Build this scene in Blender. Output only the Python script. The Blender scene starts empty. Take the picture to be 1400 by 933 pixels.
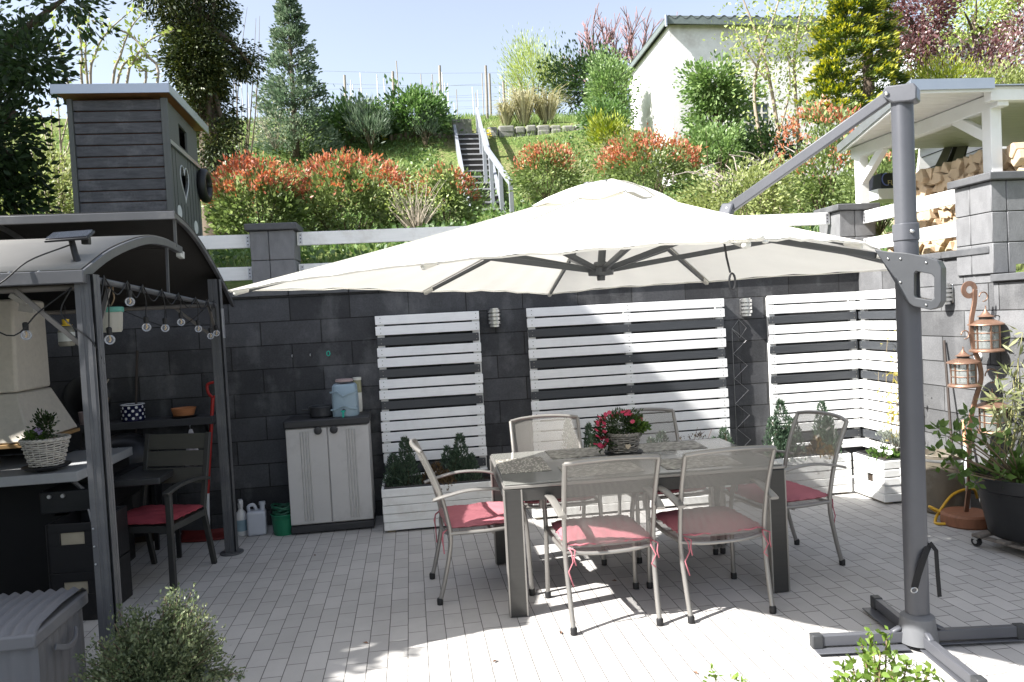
import bpy, bmesh, math, random
import numpy as np
from mathutils import Vector, Matrix, Euler

rnd = random.Random(7)
rng = np.random.default_rng(11)
scene = bpy.context.scene
COL = scene.collection
R = math.radians
PI = math.pi

# ------------------------------------------------------------------ camera (solved from the paving and the wall)
FPX = 1040.0
EYE = np.array([0.0, 0.0, 1.67])
_yaw, _roll = R(7.6), 0.0525
_pitch = math.atan((466.5 - (440 - _roll * 139)) / FPX)
_f = np.array([math.sin(_yaw) * math.cos(_pitch), math.cos(_yaw) * math.cos(_pitch), -math.sin(_pitch)])
_r0 = np.array([math.cos(_yaw), -math.sin(_yaw), 0.0])
_u0 = np.cross(_r0, _f)
CR = math.cos(_roll) * _r0 - math.sin(_roll) * _u0
CU = math.sin(_roll) * _r0 + math.cos(_roll) * _u0
CF = _f
def ray(px, py): return CR * (px - 700) / FPX + CU * (466.5 - py) / FPX + CF
def aty(px, py, y):
    d = ray(px, py); return EYE + d * y / d[1]
def atx(px, py, x):
    d = ray(px, py); return EYE + d * x / d[0]
def atz(px, py, z):
    d = ray(px, py); return EYE + d * (z - EYE[2]) / d[2]
def ppm(y, x=0.0):
    return FPX / (y * CF[1] + x * CF[0])

def ground_z(x, y):
    """height of the hillside behind the garden wall"""
    if y <= 16: z = 2.0 + 0.20 * max(0, y - 6.8)
    elif y <= 19.5: z = 3.84 + 0.72 * (y - 16)
    elif y <= 19.9: z = 6.36
    elif y <= 24.5: z = 6.66 + 0.31 * (y - 19.9)
    else: z = 8.09 + 0.20 * (y - 24.5)
    if x > 4.3:
        w = min(1, (x - 4.3) / 2.0) * max(0, min(1, (16 - y) / 5))
        z = z * (1 - w) + max(2.0, z - .7) * w
    if x < -4 and y > 9:
        z += 0.05 * min(6, -4 - x)
    return z + 0.06 * math.sin(x * 1.3 + y * .7) * (1 if y > 7.6 else 0) + 0.05 * math.sin(x * .6 - y * 1.1) * (1 if y > 7.6 else 0)
def on_hill(px, py, y0=7.0, y1=60):
    d = ray(px, py); y = y0
    while y < y1:
        p = EYE + d * y / d[1]
        if p[2] < ground_z(p[0], p[1]): return p
        y += 0.05
    return EYE + d * y1 / d[1]

# ------------------------------------------------------------------ objects
def tag(o, label=None, cat=None, group=None, kind=None):
    if label: o['label'] = label
    if cat: o['category'] = cat
    if group: o['group'] = group
    if kind: o['kind'] = kind
    return o
def thing(name, label, cat, loc=(0, 0, 0), rz=0.0, group=None):
    o = bpy.data.objects.new(name, None)
    o.empty_display_size = 0.1
    COL.objects.link(o)
    o.location = [float(c) for c in loc]; o.rotation_euler = (0, 0, rz)
    return tag(o, label, cat, group)
def kids(o): return [c for c in bpy.data.objects if c.parent == o]
def copy_tree(o, loc=None, rz=None, label=None, group=None, parent=None):
    c = o.copy(); COL.objects.link(c)
    if parent is not None: c.parent = parent
    for ch in kids(o): copy_tree(ch, parent=c)
    if loc is not None: c.location = [float(v) for v in loc]
    if rz is not None: c.rotation_euler = (0, 0, rz)
    if label: c['label'] = label
    if group: c['group'] = group
    return c
def origin_of(o):
    v = Vector((0, 0, 0))
    while o is not None:
        v += o.location; o = o.parent
    return v
def link_mesh(name, me, m, parent=None, world=False):
    o = bpy.data.objects.new(name, me); COL.objects.link(o)
    if m is not None: me.materials.append(m)
    if parent is not None:
        o.parent = parent
        if world:
            off = origin_of(parent)
            me.transform(Matrix.Translation(-off))
    elif world == 'center':
        pass
    return o

class MB:
    def __init__(s): s.v = []; s.f = []
    def add(s, vs, fs):
        n = len(s.v)
        s.v += [tuple(float(c) for c in v) for v in vs]
        s.f += [tuple(i + n for i in f) for f in fs]; return s
    def box(s, x0, x1, y0, y1, z0, z1):
        return s.add([(x0,y0,z0),(x1,y0,z0),(x1,y1,z0),(x0,y1,z0),(x0,y0,z1),(x1,y0,z1),(x1,y1,z1),(x0,y1,z1)],
                     [(0,3,2,1),(4,5,6,7),(0,1,5,4),(1,2,6,5),(2,3,7,6),(3,0,4,7)])
    def obox(s, c, size, rot=(0,0,0)):
        M = Euler(rot).to_matrix(); h = [d / 2 for d in size]; c = Vector([float(q) for q in c])
        pts = [c + M @ Vector((a*h[0], b*h[1], d*h[2])) for d in (-1,1) for a,b in ((-1,-1),(1,-1),(1,1),(-1,1))]
        return s.add(pts, [(0,3,2,1),(4,5,6,7),(0,1,5,4),(1,2,6,5),(2,3,7,6),(3,0,4,7)])
    def bar(s, p, q, w, h, up=(0,0,1)):
        p = Vector([float(a) for a in p]); q = Vector([float(a) for a in q]); d = (q - p).normalized(); up = Vector(up)
        if abs(d.dot(up)) > .98: up = Vector((0,1,0))
        a = d.cross(up).normalized(); b = a.cross(d).normalized()
        pts = []
        for e in (p, q):
            for i, j in ((-1,-1),(1,-1),(1,1),(-1,1)): pts.append(e + a*w/2*i + b*h/2*j)
        return s.add(pts, [(0,1,2,3),(7,6,5,4),(0,4,5,1),(1,5,6,2),(2,6,7,3),(3,7,4,0)])
    def sweep(s, path, prof, up=(0,0,1), caps=True, scale=None):
        """prof: list of (a,b) offsets, swept along path"""
        P = [Vector([float(a) for a in p]) for p in path]; n = len(prof); base = len(s.v); prev = None
        for i, p in enumerate(P):
            d = (P[min(i+1, len(P)-1)] - P[max(i-1, 0)]).normalized()
            if prev is None:
                u = Vector(up)
                if abs(d.dot(u)) > .95: u = Vector((1,0,0)) if abs(d.x) < .9 else Vector((0,1,0))
                a = d.cross(u).normalized()
            else:
                a = (prev - d * prev.dot(d)).normalized()
            prev = a; b = a.cross(d)
            k = scale[i] if scale is not None else 1
            for x, y in prof: s.v.append(tuple(p + a*x*k + b*y*k))
        for i in range(len(P)-1):
            for j in range(n):
                a0 = base+i*n+j; a1 = base+i*n+(j+1)%n
                s.f.append((a0, a1, a1+n, a0+n))
        if caps:
            s.f.append(tuple(base+j for j in range(n))[::-1]); s.f.append(tuple(base+(len(P)-1)*n+j for j in range(n)))
        return s
    def tube(s, path, r, n=8, caps=True):
        rs = r if isinstance(r, (list, tuple)) else [r]*len(path)
        return s.sweep(path, [(math.cos(2*PI*j/n), math.sin(2*PI*j/n)) for j in range(n)], caps=caps, scale=rs)
    def lathe(s, prof, c=(0,0,0), n=28, axis='z', cap=True):
        base = len(s.v); c = [float(q) for q in c]
        for r, z in prof:
            for j in range(n):
                a = 2*PI*j/n; x, y = r*math.cos(a), r*math.sin(a)
                if axis == 'z': s.v.append((c[0]+x, c[1]+y, c[2]+z))
                elif axis == 'y': s.v.append((c[0]+x, c[1]+z, c[2]+y))
                else: s.v.append((c[0]+z, c[1]+x, c[2]+y))
        for i in range(len(prof)-1):
            for j in range(n):
                a0 = base+i*n+j; a1 = base+i*n+(j+1)%n
                s.f.append((a0,a1,a1+n,a0+n))
        if cap:
            if prof[0][0] > 1e-5: s.f.append(tuple(base+j for j in range(n))[::-1])
            if prof[-1][0] > 1e-5: s.f.append(tuple(base+(len(prof)-1)*n+j for j in range(n)))
        return s
    def ball(s, c, r, n=12, sq=(1,1,1)):
        m = n//2
        prof = [(math.sin(PI*i/m), -math.cos(PI*i/m)) for i in range(m+1)]
        base = len(s.v)
        for pr, pz in prof:
            for j in range(n):
                a = 2*PI*j/n
                s.v.append((c[0]+r*sq[0]*pr*math.cos(a), c[1]+r*sq[1]*pr*math.sin(a), c[2]+r*sq[2]*pz))
        for i in range(m):
            for j in range(n):
                a0 = base+i*n+j; a1 = base+i*n+(j+1)%n
                s.f.append((a0,a1,a1+n,a0+n))
        return s
    def prism(s, poly, p0, ax, ay, thick):
        """2-D polygon in the plane p0 + ax*u + ay*v, extruded by the vector thick"""
        p0 = Vector([float(a) for a in p0]); ax = Vector(ax); ay = Vector(ay); t = Vector(thick); n = len(poly)
        a = [p0 + ax*u + ay*v for u, v in poly]; b = [q + t for q in a]
        fs = [tuple(range(n))[::-1], tuple(range(n, 2*n))] + [(i, (i+1)%n, n+(i+1)%n, n+i) for i in range(n)]
        return s.add(a + b, fs)
    def build(s, name, m, parent=None, bevel=0.0, seg=2, smooth=None, world=False, thick=0.0, sub=0):
        me = bpy.data.meshes.new(name); me.from_pydata(s.v, [], s.f); me.validate(); me.update()
        bm = bmesh.new(); bm.from_mesh(me)
        bmesh.ops.remove_doubles(bm, verts=bm.verts, dist=1e-6)
        bmesh.ops.recalc_face_normals(bm, faces=bm.faces); bm.to_mesh(me); bm.free()
        o = link_mesh(name, me, m, parent, world)
        if parent is None and world and len(me.vertices):     # own origin at the base
            co = np.array([v.co for v in me.vertices]); c = Vector(((co[:,0].min()+co[:,0].max())/2, (co[:,1].min()+co[:,1].max())/2, co[:,2].min()))
            me.transform(Matrix.Translation(-c)); o.location = c
        if sub:
            md = o.modifiers.new('sub', 'SUBSURF'); md.levels = sub; md.render_levels = sub
        if thick:
            md = o.modifiers.new('solid', 'SOLIDIFY'); md.thickness = thick; md.offset = 0
        if bevel:
            md = o.modifiers.new('bevel', 'BEVEL'); md.width = bevel; md.segments = seg; md.limit_method = 'ANGLE'; md.angle_limit = R(40)
            if smooth is None: smooth = 50
        if smooth:
            for p in me.polygons: p.use_smooth = True
            if smooth < 180: me.set_sharp_from_angle(angle=R(smooth))
        return o

def text(name, body, size, m, parent, loc, rot, extrude=0.001):
    cu = bpy.data.curves.new(name, 'FONT'); cu.body = body; cu.size = size; cu.extrude = extrude
    cu.align_x = 'CENTER'; cu.align_y = 'CENTER'; cu.materials.append(m)
    tmp = bpy.data.objects.new(name, cu); COL.objects.link(tmp); bpy.context.view_layer.update()
    me = bpy.data.meshes.new_from_object(tmp.evaluated_get(bpy.context.evaluated_depsgraph_get()))
    bpy.data.objects.remove(tmp); bpy.data.curves.remove(cu); me.name = name
    if not me.materials: me.materials.append(m)
    o = bpy.data.objects.new(name, me); COL.objects.link(o); o.parent = parent
    o.location = loc; o.rotation_euler = rot
    return o

# ------------------------------------------------------------------ materials
_M = {}
def nodes_of(name):
    m = bpy.data.materials.new(name); m.use_nodes = True
    nt = m.node_tree; b = nt.nodes['Principled BSDF']
    return m, nt, b
def N(nt, t, **kw):
    n = nt.nodes.new(t)
    for k, v in kw.items(): setattr(n, k, v)
    return n
def L(nt, a, b): nt.links.new(a, b)
def mathn(nt, op, a, b=None, c=None):
    n = N(nt, 'ShaderNodeMath', operation=op)
    for i, x in enumerate((a, b, c)):
        if x is None: continue
        if isinstance(x, (int, float)): n.inputs[i].default_value = x
        else: L(nt, x, n.inputs[i])
    return n.outputs[0]
def ramp(nt, fac, stops):
    r = N(nt, 'ShaderNodeValToRGB'); e = r.color_ramp.elements
    while len(e) > 1: e.remove(e[-1])
    for i, (p, c) in enumerate(stops):
        el = e[0] if i == 0 else e.new(p)
        el.position = p; el.color = (*c, 1) if len(c) == 3 else c
    L(nt, fac, r.inputs[0]); return r.outputs[0]
def scl(c, k): return tuple(min(1, max(0, x*k)) for x in c)
def mat(name, col, rough=.6, metal=0.0, var=.12, scale=14, stretch=(1,1,1), bump=.15, fine=120, dirt=None, dirt_scale=3, dirt_amt=.5, spec=.4, rvar=.1, coat=0):
    if name in _M: return _M[name]
    m, nt, b = nodes_of(name)
    tc = N(nt, 'ShaderNodeTexCoord'); mp = N(nt, 'ShaderNodeMapping'); mp.inputs['Scale'].default_value = stretch
    L(nt, tc.outputs['Object'], mp.inputs['Vector'])
    n1 = N(nt, 'ShaderNodeTexNoise'); n1.inputs['Scale'].default_value = scale; n1.inputs['Detail'].default_value = 6; n1.inputs['Roughness'].default_value = .65
    L(nt, mp.outputs[0], n1.inputs['Vector'])
    c = ramp(nt, n1.outputs['Fac'], [(.25, scl(col, 1-var)), (.5, col), (.78, scl(col, 1+var))])
    oi = N(nt, 'ShaderNodeObjectInfo')
    hs = N(nt, 'ShaderNodeHueSaturation'); L(nt, c, hs.inputs['Color'])
    L(nt, mathn(nt, 'MULTIPLY_ADD', oi.outputs['Random'], var*.6, 1 - var*.3), hs.inputs['Value'])
    c = hs.outputs[0]
    if dirt:
        n3 = N(nt, 'ShaderNodeTexNoise'); n3.inputs['Scale'].default_value = dirt_scale; n3.inputs['Detail'].default_value = 8; n3.inputs['Roughness'].default_value = .7
        L(nt, tc.outputs['Object'], n3.inputs['Vector'])
        f = ramp(nt, n3.outputs['Fac'], [(.5, (0,0,0)), (.72, (dirt_amt,)*3)])
        mx = N(nt, 'ShaderNodeMix', data_type='RGBA'); L(nt, f, mx.inputs[0]); L(nt, c, mx.inputs[6]); mx.inputs[7].default_value = (*dirt, 1)
        c = mx.outputs[2]
    L(nt, c, b.inputs['Base Color'])
    n2 = N(nt, 'ShaderNodeTexNoise'); n2.inputs['Scale'].default_value = fine; n2.inputs['Detail'].default_value = 3
    L(nt, mp.outputs[0], n2.inputs['Vector'])
    L(nt, mathn(nt, 'MULTIPLY_ADD', n1.outputs['Fac'], rvar*2, rough - rvar), b.inputs['Roughness'])
    b.inputs['Metallic'].default_value = metal; b.inputs['Specular IOR Level'].default_value = spec
    if coat: b.inputs['Coat Weight'].default_value = coat; b.inputs['Coat Roughness'].default_value = .15
    if bump:
        bp = N(nt, 'ShaderNodeBump'); bp.inputs['Strength'].default_value = bump; bp.inputs['Distance'].default_value = .004
        ad = mathn(nt, 'ADD', n2.outputs['Fac'], n1.outputs['Fac']); L(nt, ad, bp.inputs['Height']); L(nt, bp.outputs[0], b.inputs['Normal'])
    _M[name] = m; return m
def leafmat(name, cols, trans=.3, rough=.45, spec=.35):
    """leaf colours vary from leaf to leaf"""
    if name in _M: return _M[name]
    m, nt, b = nodes_of(name)
    g = N(nt, 'ShaderNodeNewGeometry')
    tc = N(nt, 'ShaderNodeTexCoord'); nz = N(nt, 'ShaderNodeTexNoise'); nz.inputs['Scale'].default_value = 2.2; nz.inputs['Detail'].default_value = 2
    L(nt, tc.outputs['Object'], nz.inputs['Vector'])
    f = mathn(nt, 'ADD', mathn(nt, 'MULTIPLY', g.outputs['Random Per Island'], .65), mathn(nt, 'MULTIPLY_ADD', nz.outputs['Fac'], .9, -.27))
    k = len(cols); c = ramp(nt, f, [(i/(k-1)*.9+.05, cc) for i, cc in enumerate(cols)])
    L(nt, c, b.inputs['Base Color']); b.inputs['Roughness'].default_value = rough; b.inputs['Specular IOR Level'].default_value = spec
    tr = N(nt, 'ShaderNodeBsdfTranslucent'); hs = N(nt, 'ShaderNodeHueSaturation'); hs.inputs['Saturation'].default_value = 1.15; hs.inputs['Value'].default_value = 1.3
    L(nt, c, hs.inputs['Color']); L(nt, hs.outputs[0], tr.inputs['Color'])
    mx = N(nt, 'ShaderNodeMixShader'); mx.inputs[0].default_value = trans
    L(nt, b.outputs[0], mx.inputs[1]); L(nt, tr.outputs[0], mx.inputs[2])
    out = nt.nodes['Material Output']; L(nt, mx.outputs[0], out.inputs['Surface'])
    _M[name] = m; return m
def glassmat(name, col=(.9,.95,.95), alpha=.25, rough=.05):
    """clear thin plastic or glass: partly seen through, partly mirror"""
    if name in _M: return _M[name]
    m, nt, b = nodes_of(name)
    b.inputs['Base Color'].default_value = (*col, 1); b.inputs['Roughness'].default_value = rough; b.inputs['Specular IOR Level'].default_value = .6
    t = N(nt, 'ShaderNodeBsdfTransparent'); t.inputs[0].default_value = (*[.6+.4*c for c in col], 1)
    mx = N(nt, 'ShaderNodeMixShader'); fr = N(nt, 'ShaderNodeFresnel'); fr.inputs[0].default_value = 1.4
    L(nt, mathn(nt, 'ADD', fr.outputs[0], alpha), mx.inputs[0])
    L(nt, t.outputs[0], mx.inputs[1]); L(nt, b.outputs[0], mx.inputs[2]); L(nt, mx.outputs[0], nt.nodes['Material Output'].inputs['Surface'])
    _M[name] = m; return m

def paver_mat():
    m, nt, b = nodes_of('concrete_paving')
    g = N(nt, 'ShaderNodeNewGeometry'); sp = N(nt, 'ShaderNodeSeparateXYZ'); L(nt, g.outputs['Position'], sp.inputs[0])
    wob = N(nt, 'ShaderNodeTexNoise'); wob.inputs['Scale'].default_value = 9; L(nt, g.outputs['Position'], wob.inputs['Vector'])
    wv = mathn(nt, 'MULTIPLY_ADD', wob.outputs['Fac'], .004, -.002)
    u = mathn(nt, 'DIVIDE', mathn(nt, 'ADD', sp.outputs['X'], wv), .1)
    colm = mathn(nt, 'FLOOR', u); fu = mathn(nt, 'FRACT', u)
    wn = N(nt, 'ShaderNodeTexWhiteNoise', noise_dimensions='1D'); L(nt, colm, wn.inputs['W'])
    par = mathn(nt, 'MULTIPLY', mathn(nt, 'FRACT', mathn(nt, 'MULTIPLY', colm, .5)), 1.0)
    off = mathn(nt, 'ADD', par, mathn(nt, 'MULTIPLY', wn.outputs['Value'], .38))
    v = mathn(nt, 'ADD', mathn(nt, 'DIVIDE', mathn(nt, 'ADD', sp.outputs['Y'], wv), .2), off)
    rowv = mathn(nt, 'FLOOR', v); fv = mathn(nt, 'FRACT', v)
    du = mathn(nt, 'MULTIPLY', mathn(nt, 'MINIMUM', fu, mathn(nt, 'SUBTRACT', 1, fu)), .1)
    dv = mathn(nt, 'MULTIPLY', mathn(nt, 'MINIMUM', fv, mathn(nt, 'SUBTRACT', 1, fv)), .2)
    def joint(d, w0, w1):
        mr = N(nt, 'ShaderNodeMapRange', interpolation_type='SMOOTHSTEP'); L(nt, d, mr.inputs[0]); mr.inputs[1].default_value = w0; mr.inputs[2].default_value = w1
        mr.inputs[3].default_value = 1; mr.inputs[4].default_value = 0; return mr.outputs[0]
    ju = mathn(nt, 'MULTIPLY', joint(du, .0008, .0030), .92); jv = mathn(nt, 'MULTIPLY', joint(dv, .0012, .0038), .8)
    j = mathn(nt, 'MAXIMUM', ju, jv)
    cx = N(nt, 'ShaderNodeCombineXYZ'); L(nt, colm, cx.inputs[0]); L(nt, rowv, cx.inputs[1])
    wp = N(nt, 'ShaderNodeTexWhiteNoise', noise_dimensions='2D'); L(nt, cx.outputs[0], wp.inputs['Vector'])
    n1 = N(nt, 'ShaderNodeTexNoise'); n1.inputs['Scale'].default_value = 1.3; n1.inputs['Detail'].default_value = 8; n1.inputs['Roughness'].default_value = .7; L(nt, g.outputs['Position'], n1.inputs['Vector'])
    n2 = N(nt, 'ShaderNodeTexNoise'); n2.inputs['Scale'].default_value = 260; n2.inputs['Detail'].default_value = 2; L(nt, g.outputs['Position'], n2.inputs['Vector'])
    base = ramp(nt, n1.outputs['Fac'], [(.28, (.37,.357,.343)), (.5, (.435,.422,.406)), (.75, (.48,.466,.45))])
    hs = N(nt, 'ShaderNodeHueSaturation'); L(nt, base, hs.inputs['Color'])
    val = mathn(nt, 'ADD', mathn(nt, 'MULTIPLY_ADD', wp.outputs['Value'], .16, .86), mathn(nt, 'MULTIPLY_ADD', n2.outputs['Fac'], .30, -.10))
    L(nt, val, hs.inputs['Value'])
    mx = N(nt, 'ShaderNodeMix', data_type='RGBA'); L(nt, j, mx.inputs[0]); L(nt, hs.outputs[0], mx.inputs[6]); mx.inputs[7].default_value = (.07,.065,.06,1)
    L(nt, mx.outputs[2], b.inputs['Base Color']); b.inputs['Roughness'].default_value = .85; b.inputs['Specular IOR Level'].default_value = .25
    bp = N(nt, 'ShaderNodeBump'); bp.inputs['Strength'].default_value = .6; bp.inputs['Distance'].default_value = .003
    L(nt, mathn(nt, 'ADD', mathn(nt, 'MULTIPLY', j, -1), mathn(nt, 'MULTIPLY', n2.outputs['Fac'], .35)), bp.inputs['Height']); L(nt, bp.outputs[0], b.inputs['Normal'])
    return m
def block_mat(name, ax, base=(.078,.08,.086), bw=.5, bh=.2, offs=.0):
    """split-faced anthracite blocks with joints; ax: which world axis runs along the wall"""
    m, nt, b = nodes_of(name)
    g = N(nt, 'ShaderNodeNewGeometry'); sp = N(nt, 'ShaderNodeSeparateXYZ'); L(nt, g.outputs['Position'], sp.inputs[0])
    cx = N(nt, 'ShaderNodeCombineXYZ'); L(nt, mathn(nt, 'ADD', sp.outputs[ax], 10+offs), cx.inputs[0]); L(nt, mathn(nt, 'ADD', sp.outputs['Z'], .07), cx.inputs[1])
    br = N(nt, 'ShaderNodeTexBrick', offset=.5, offset_frequency=2, squash=1.0)
    L(nt, cx.outputs[0], br.inputs['Vector'])
    br.inputs['Scale'].default_value = 1; br.inputs['Brick Width'].default_value = bw; br.inputs['Row Height'].default_value = bh
    br.inputs['Mortar Size'].default_value = .0052; br.inputs['Mortar Smooth'].default_value = .5; br.inputs['Bias'].default_value = 0
    br.inputs['Color1'].default_value = (*scl(base, .62), 1); br.inputs['Color2'].default_value = (*scl(base, 1.42), 1); br.inputs['Mortar'].default_value = (.018,.018,.018,1)
    n1 = N(nt, 'ShaderNodeTexNoise'); n1.inputs['Scale'].default_value = 3.2; n1.inputs['Detail'].default_value = 9; n1.inputs['Roughness'].default_value = .72; L(nt, g.outputs['Position'], n1.inputs['Vector'])
    n2 = N(nt, 'ShaderNodeTexNoise'); n2.inputs['Scale'].default_value = 90; n2.inputs['Detail'].default_value = 4; L(nt, g.outputs['Position'], n2.inputs['Vector'])
    mp = N(nt, 'ShaderNodeMapping'); mp.inputs['Scale'].default_value = (7,7,1.2); L(nt, g.outputs['Position'], mp.inputs['Vector'])
    n3 = N(nt, 'ShaderNodeTexNoise'); n3.inputs['Scale'].default_value = 1; n3.inputs['Detail'].default_value = 5; L(nt, mp.outputs[0], n3.inputs['Vector'])
    hs = N(nt, 'ShaderNodeHueSaturation'); L(nt, br.outputs['Color'], hs.inputs['Color'])
    L(nt, mathn(nt, 'ADD', mathn(nt, 'MULTIPLY_ADD', n1.outputs['Fac'], 1.1, .2), mathn(nt, 'MULTIPLY_ADD', n2.outputs['Fac'], .6, -.1)), hs.inputs['Value'])
    f = ramp(nt, mathn(nt, 'MULTIPLY', n1.outputs['Fac'], n3.outputs['Fac']), [(.27, (0,0,0)), (.48, (.36,.36,.36))])
    mx = N(nt, 'ShaderNodeMix', data_type='RGBA'); L(nt, f, mx.inputs[0]); L(nt, hs.outputs[0], mx.inputs[6]); mx.inputs[7].default_value = (.25,.25,.25,1)
    L(nt, mx.outputs[2], b.inputs['Base Color']); b.inputs['Roughness'].default_value = .8; b.inputs['Specular IOR Level'].default_value = .3
    bp = N(nt, 'ShaderNodeBump'); bp.inputs['Strength'].default_value = .7; bp.inputs['Distance'].default_value = .008
    L(nt, mathn(nt, 'ADD', mathn(nt, 'MULTIPLY', br.outputs['Fac'], -1.2), mathn(nt, 'MULTIPLY', n2.outputs['Fac'], .3)), bp.inputs['Height']); L(nt, bp.outputs[0], b.inputs['Normal'])
    return m
def sling_mat():
    """woven textilene: small open holes in a grey weave"""
    m, nt, b = nodes_of('textilene_mesh')
    tc = N(nt, 'ShaderNodeTexCoord'); sp = N(nt, 'ShaderNodeSeparateXYZ'); L(nt, tc.outputs['UV'], sp.inputs[0])
    k = 2*PI/.0125
    a = mathn(nt, 'SINE', mathn(nt, 'MULTIPLY', mathn(nt, 'ADD', sp.outputs['X'], sp.outputs['Y']), k)); c = mathn(nt, 'SINE', mathn(nt, 'MULTIPLY', mathn(nt, 'SUBTRACT', sp.outputs['X'], sp.outputs['Y']), k))
    h = mathn(nt, 'MULTIPLY', a, c)
    mr = N(nt, 'ShaderNodeMapRange'); L(nt, h, mr.inputs[0]); mr.inputs[1].default_value = -.05; mr.inputs[2].default_value = .16; mr.inputs[3].default_value = 1; mr.inputs[4].default_value = .0
    b.inputs['Base Color'].default_value = (.26,.25,.232,1); b.inputs['Roughness'].default_value = .55
    t = N(nt, 'ShaderNodeBsdfTransparent'); mx = N(nt, 'ShaderNodeMixShader')
    tl = N(nt, 'ShaderNodeBsdfTranslucent'); tl.inputs[0].default_value = (.36,.345,.32,1); m2 = N(nt, 'ShaderNodeMixShader'); m2.inputs[0].default_value = .2
    L(nt, b.outputs[0], m2.inputs[1]); L(nt, tl.outputs[0], m2.inputs[2])
    L(nt, mr.outputs[0], mx.inputs[0]); L(nt, t.outputs[0], mx.inputs[1]); L(nt, m2.outputs[0], mx.inputs[2]); L(nt, mx.outputs[0], nt.nodes['Material Output'].inputs['Surface'])
    return m
def fabric_mat(name, col, trans=.25, rough=.85, weave=900):
    if name in _M: return _M[name]
    m = mat(name, col, rough, var=.05, scale=5, bump=.12, fine=weave, spec=.15)
    nt = m.node_tree; b = nt.nodes['Principled BSDF']
    tl = N(nt, 'ShaderNodeBsdfTranslucent'); tl.inputs[0].default_value = (*col, 1); mx = N(nt, 'ShaderNodeMixShader'); mx.inputs[0].default_value = trans
    L(nt, b.outputs[0], mx.inputs[1]); L(nt, tl.outputs[0], mx.inputs[2]); L(nt, mx.outputs[0], nt.nodes['Material Output'].inputs['Surface'])
    return m

# ------------------------------------------------------------------ foliage
def leaves(name, pts, dirs, size, m, parent=None, asp=.5, fold=.25, world=True, jitter=.35):
    """one small folded face per leaf"""
    n = len(pts); pts = np.asarray(pts, float); d = np.asarray(dirs, float) + rng.normal(0, jitter, (n, 3))
    d /= np.linalg.norm(d, axis=1, keepdims=True) + 1e-9
    s = rng.normal(0, 1, (n, 3)); s -= d * (s * d).sum(1, keepdims=True); s /= np.linalg.norm(s, axis=1, keepdims=True) + 1e-9
    nn = np.cross(d, s); sz = (np.asarray(size) * rng.uniform(.6, 1.3, n))[:, None]
    w = sz * asp * .5; mid = pts + d * sz * .5 + nn * sz * fold * .3
    V = np.stack([pts, mid + s * w - nn*sz*fold*.3, pts + d * sz, mid - s * w - nn*sz*fold*.3], 1).reshape(-1, 3)
    me = bpy.data.meshes.new(name); me.vertices.add(4*n); me.vertices.foreach_set('co', V.astype(np.float32).ravel())
    me.loops.add(4*n); me.loops.foreach_set('vertex_index', np.arange(4*n, dtype=np.int32))
    me.polygons.add(n); me.polygons.foreach_set('loop_start', np.arange(0, 4*n, 4, dtype=np.int32)); me.polygons.foreach_set('loop_total', np.full(n, 4, np.int32))
    me.update(calc_edges=True); me.validate()
    return link_mesh(name, me, m, parent, world)
def unit(n):
    v = rng.normal(0, 1, (n, 3)); return v / np.linalg.norm(v, axis=1, keepdims=True)
def clumps(n, c, rad, nc, cr, inner=.35, low=-1.0, squash=1.0, lumpy=1):
    """leaf positions gathered in clumps spread through an ellipsoid"""
    c = np.asarray(c, float); rad = np.asarray(rad, float)
    u = unit(nc*3); u = u[u[:, 2] > low][:nc]; ph = rng.uniform(0, 6.28, 4); az = np.arctan2(u[:,1], u[:,0])
    lump = (1 + .16*np.sin(2*az+ph[0]) + .13*np.sin(3*az+4*u[:,2]+ph[1]) + .10*np.sin(7*az-5*u[:,2]+ph[2]))[:, None]
    if lumpy <= 0: lump = 1.0
    cen = u * lump * (inner + (1-inner) * rng.uniform(0, 1, (len(u), 1)) ** .6)
    k = rng.integers(0, len(cen), n); sz = rng.uniform(.6, 1.3, len(cen))
    off = np.clip(rng.normal(0, 1, (n, 3)), -1.7, 1.7) * cr * sz[k][:, None]; off[:, 2] *= squash
    p = c + cen[k] * rad + off
    out = (p - c) / rad; out /= np.linalg.norm(out, axis=1, keepdims=True) + 1e-9
    return p, out, c + cen * rad
def stems(name, base, tips, r, m, parent, n=5, sag=.1, rtip=.3, world=True):
    mb = MB(); base = np.asarray(base, float)
    for t in tips:
        t = np.asarray(t, float); mid = base*.5 + t*.5 + np.array([rnd.uniform(-sag, sag), rnd.uniform(-sag, sag), rnd.uniform(0, sag)])
        path = [tuple((1-s)**2*base + 2*s*(1-s)*mid + s*s*t) for s in (0, .25, .5, .75, 1)]
        mb.tube(path, [r*(1-(1-rtip)*s) for s in (0, .25, .5, .75, 1)], n=n)
    return mb.build(name, m, parent, smooth=180, world=world)
# ================================================================== world, light, camera
w = bpy.data.worlds.new("World"); scene.world = w; w.use_nodes = True
SUN_EL, SUN_AZ = R(44.5), R(13.5)          # the light travels towards +x, a little +y, down
sky = w.node_tree.nodes.new('ShaderNodeTexSky'); sky.sky_type = 'NISHITA'; sky.sun_disc = False
sky.sun_elevation = SUN_EL; sky.sun_rotation = math.atan2(-math.cos(SUN_AZ), -math.sin(SUN_AZ)); sky.air_density = 1.0; sky.dust_density = 2.0; sky.ozone_density = 1.2; sky.altitude = 150
bgn = w.node_tree.nodes['Background']; bgn.inputs['Strength'].default_value = 0.098
hsw = w.node_tree.nodes.new('ShaderNodeHueSaturation'); hsw.inputs['Saturation'].default_value = .60
w.node_tree.links.new(sky.outputs[0], hsw.inputs['Color']); w.node_tree.links.new(hsw.outputs[0], bgn.inputs['Color'])
ld = bpy.data.lights.new('sun', 'SUN'); ld.energy = 5.0; ld.angle = R(.53); ld.color = (1, .975, .935)
lo = bpy.data.objects.new('sun', ld); COL.objects.link(lo)
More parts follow.
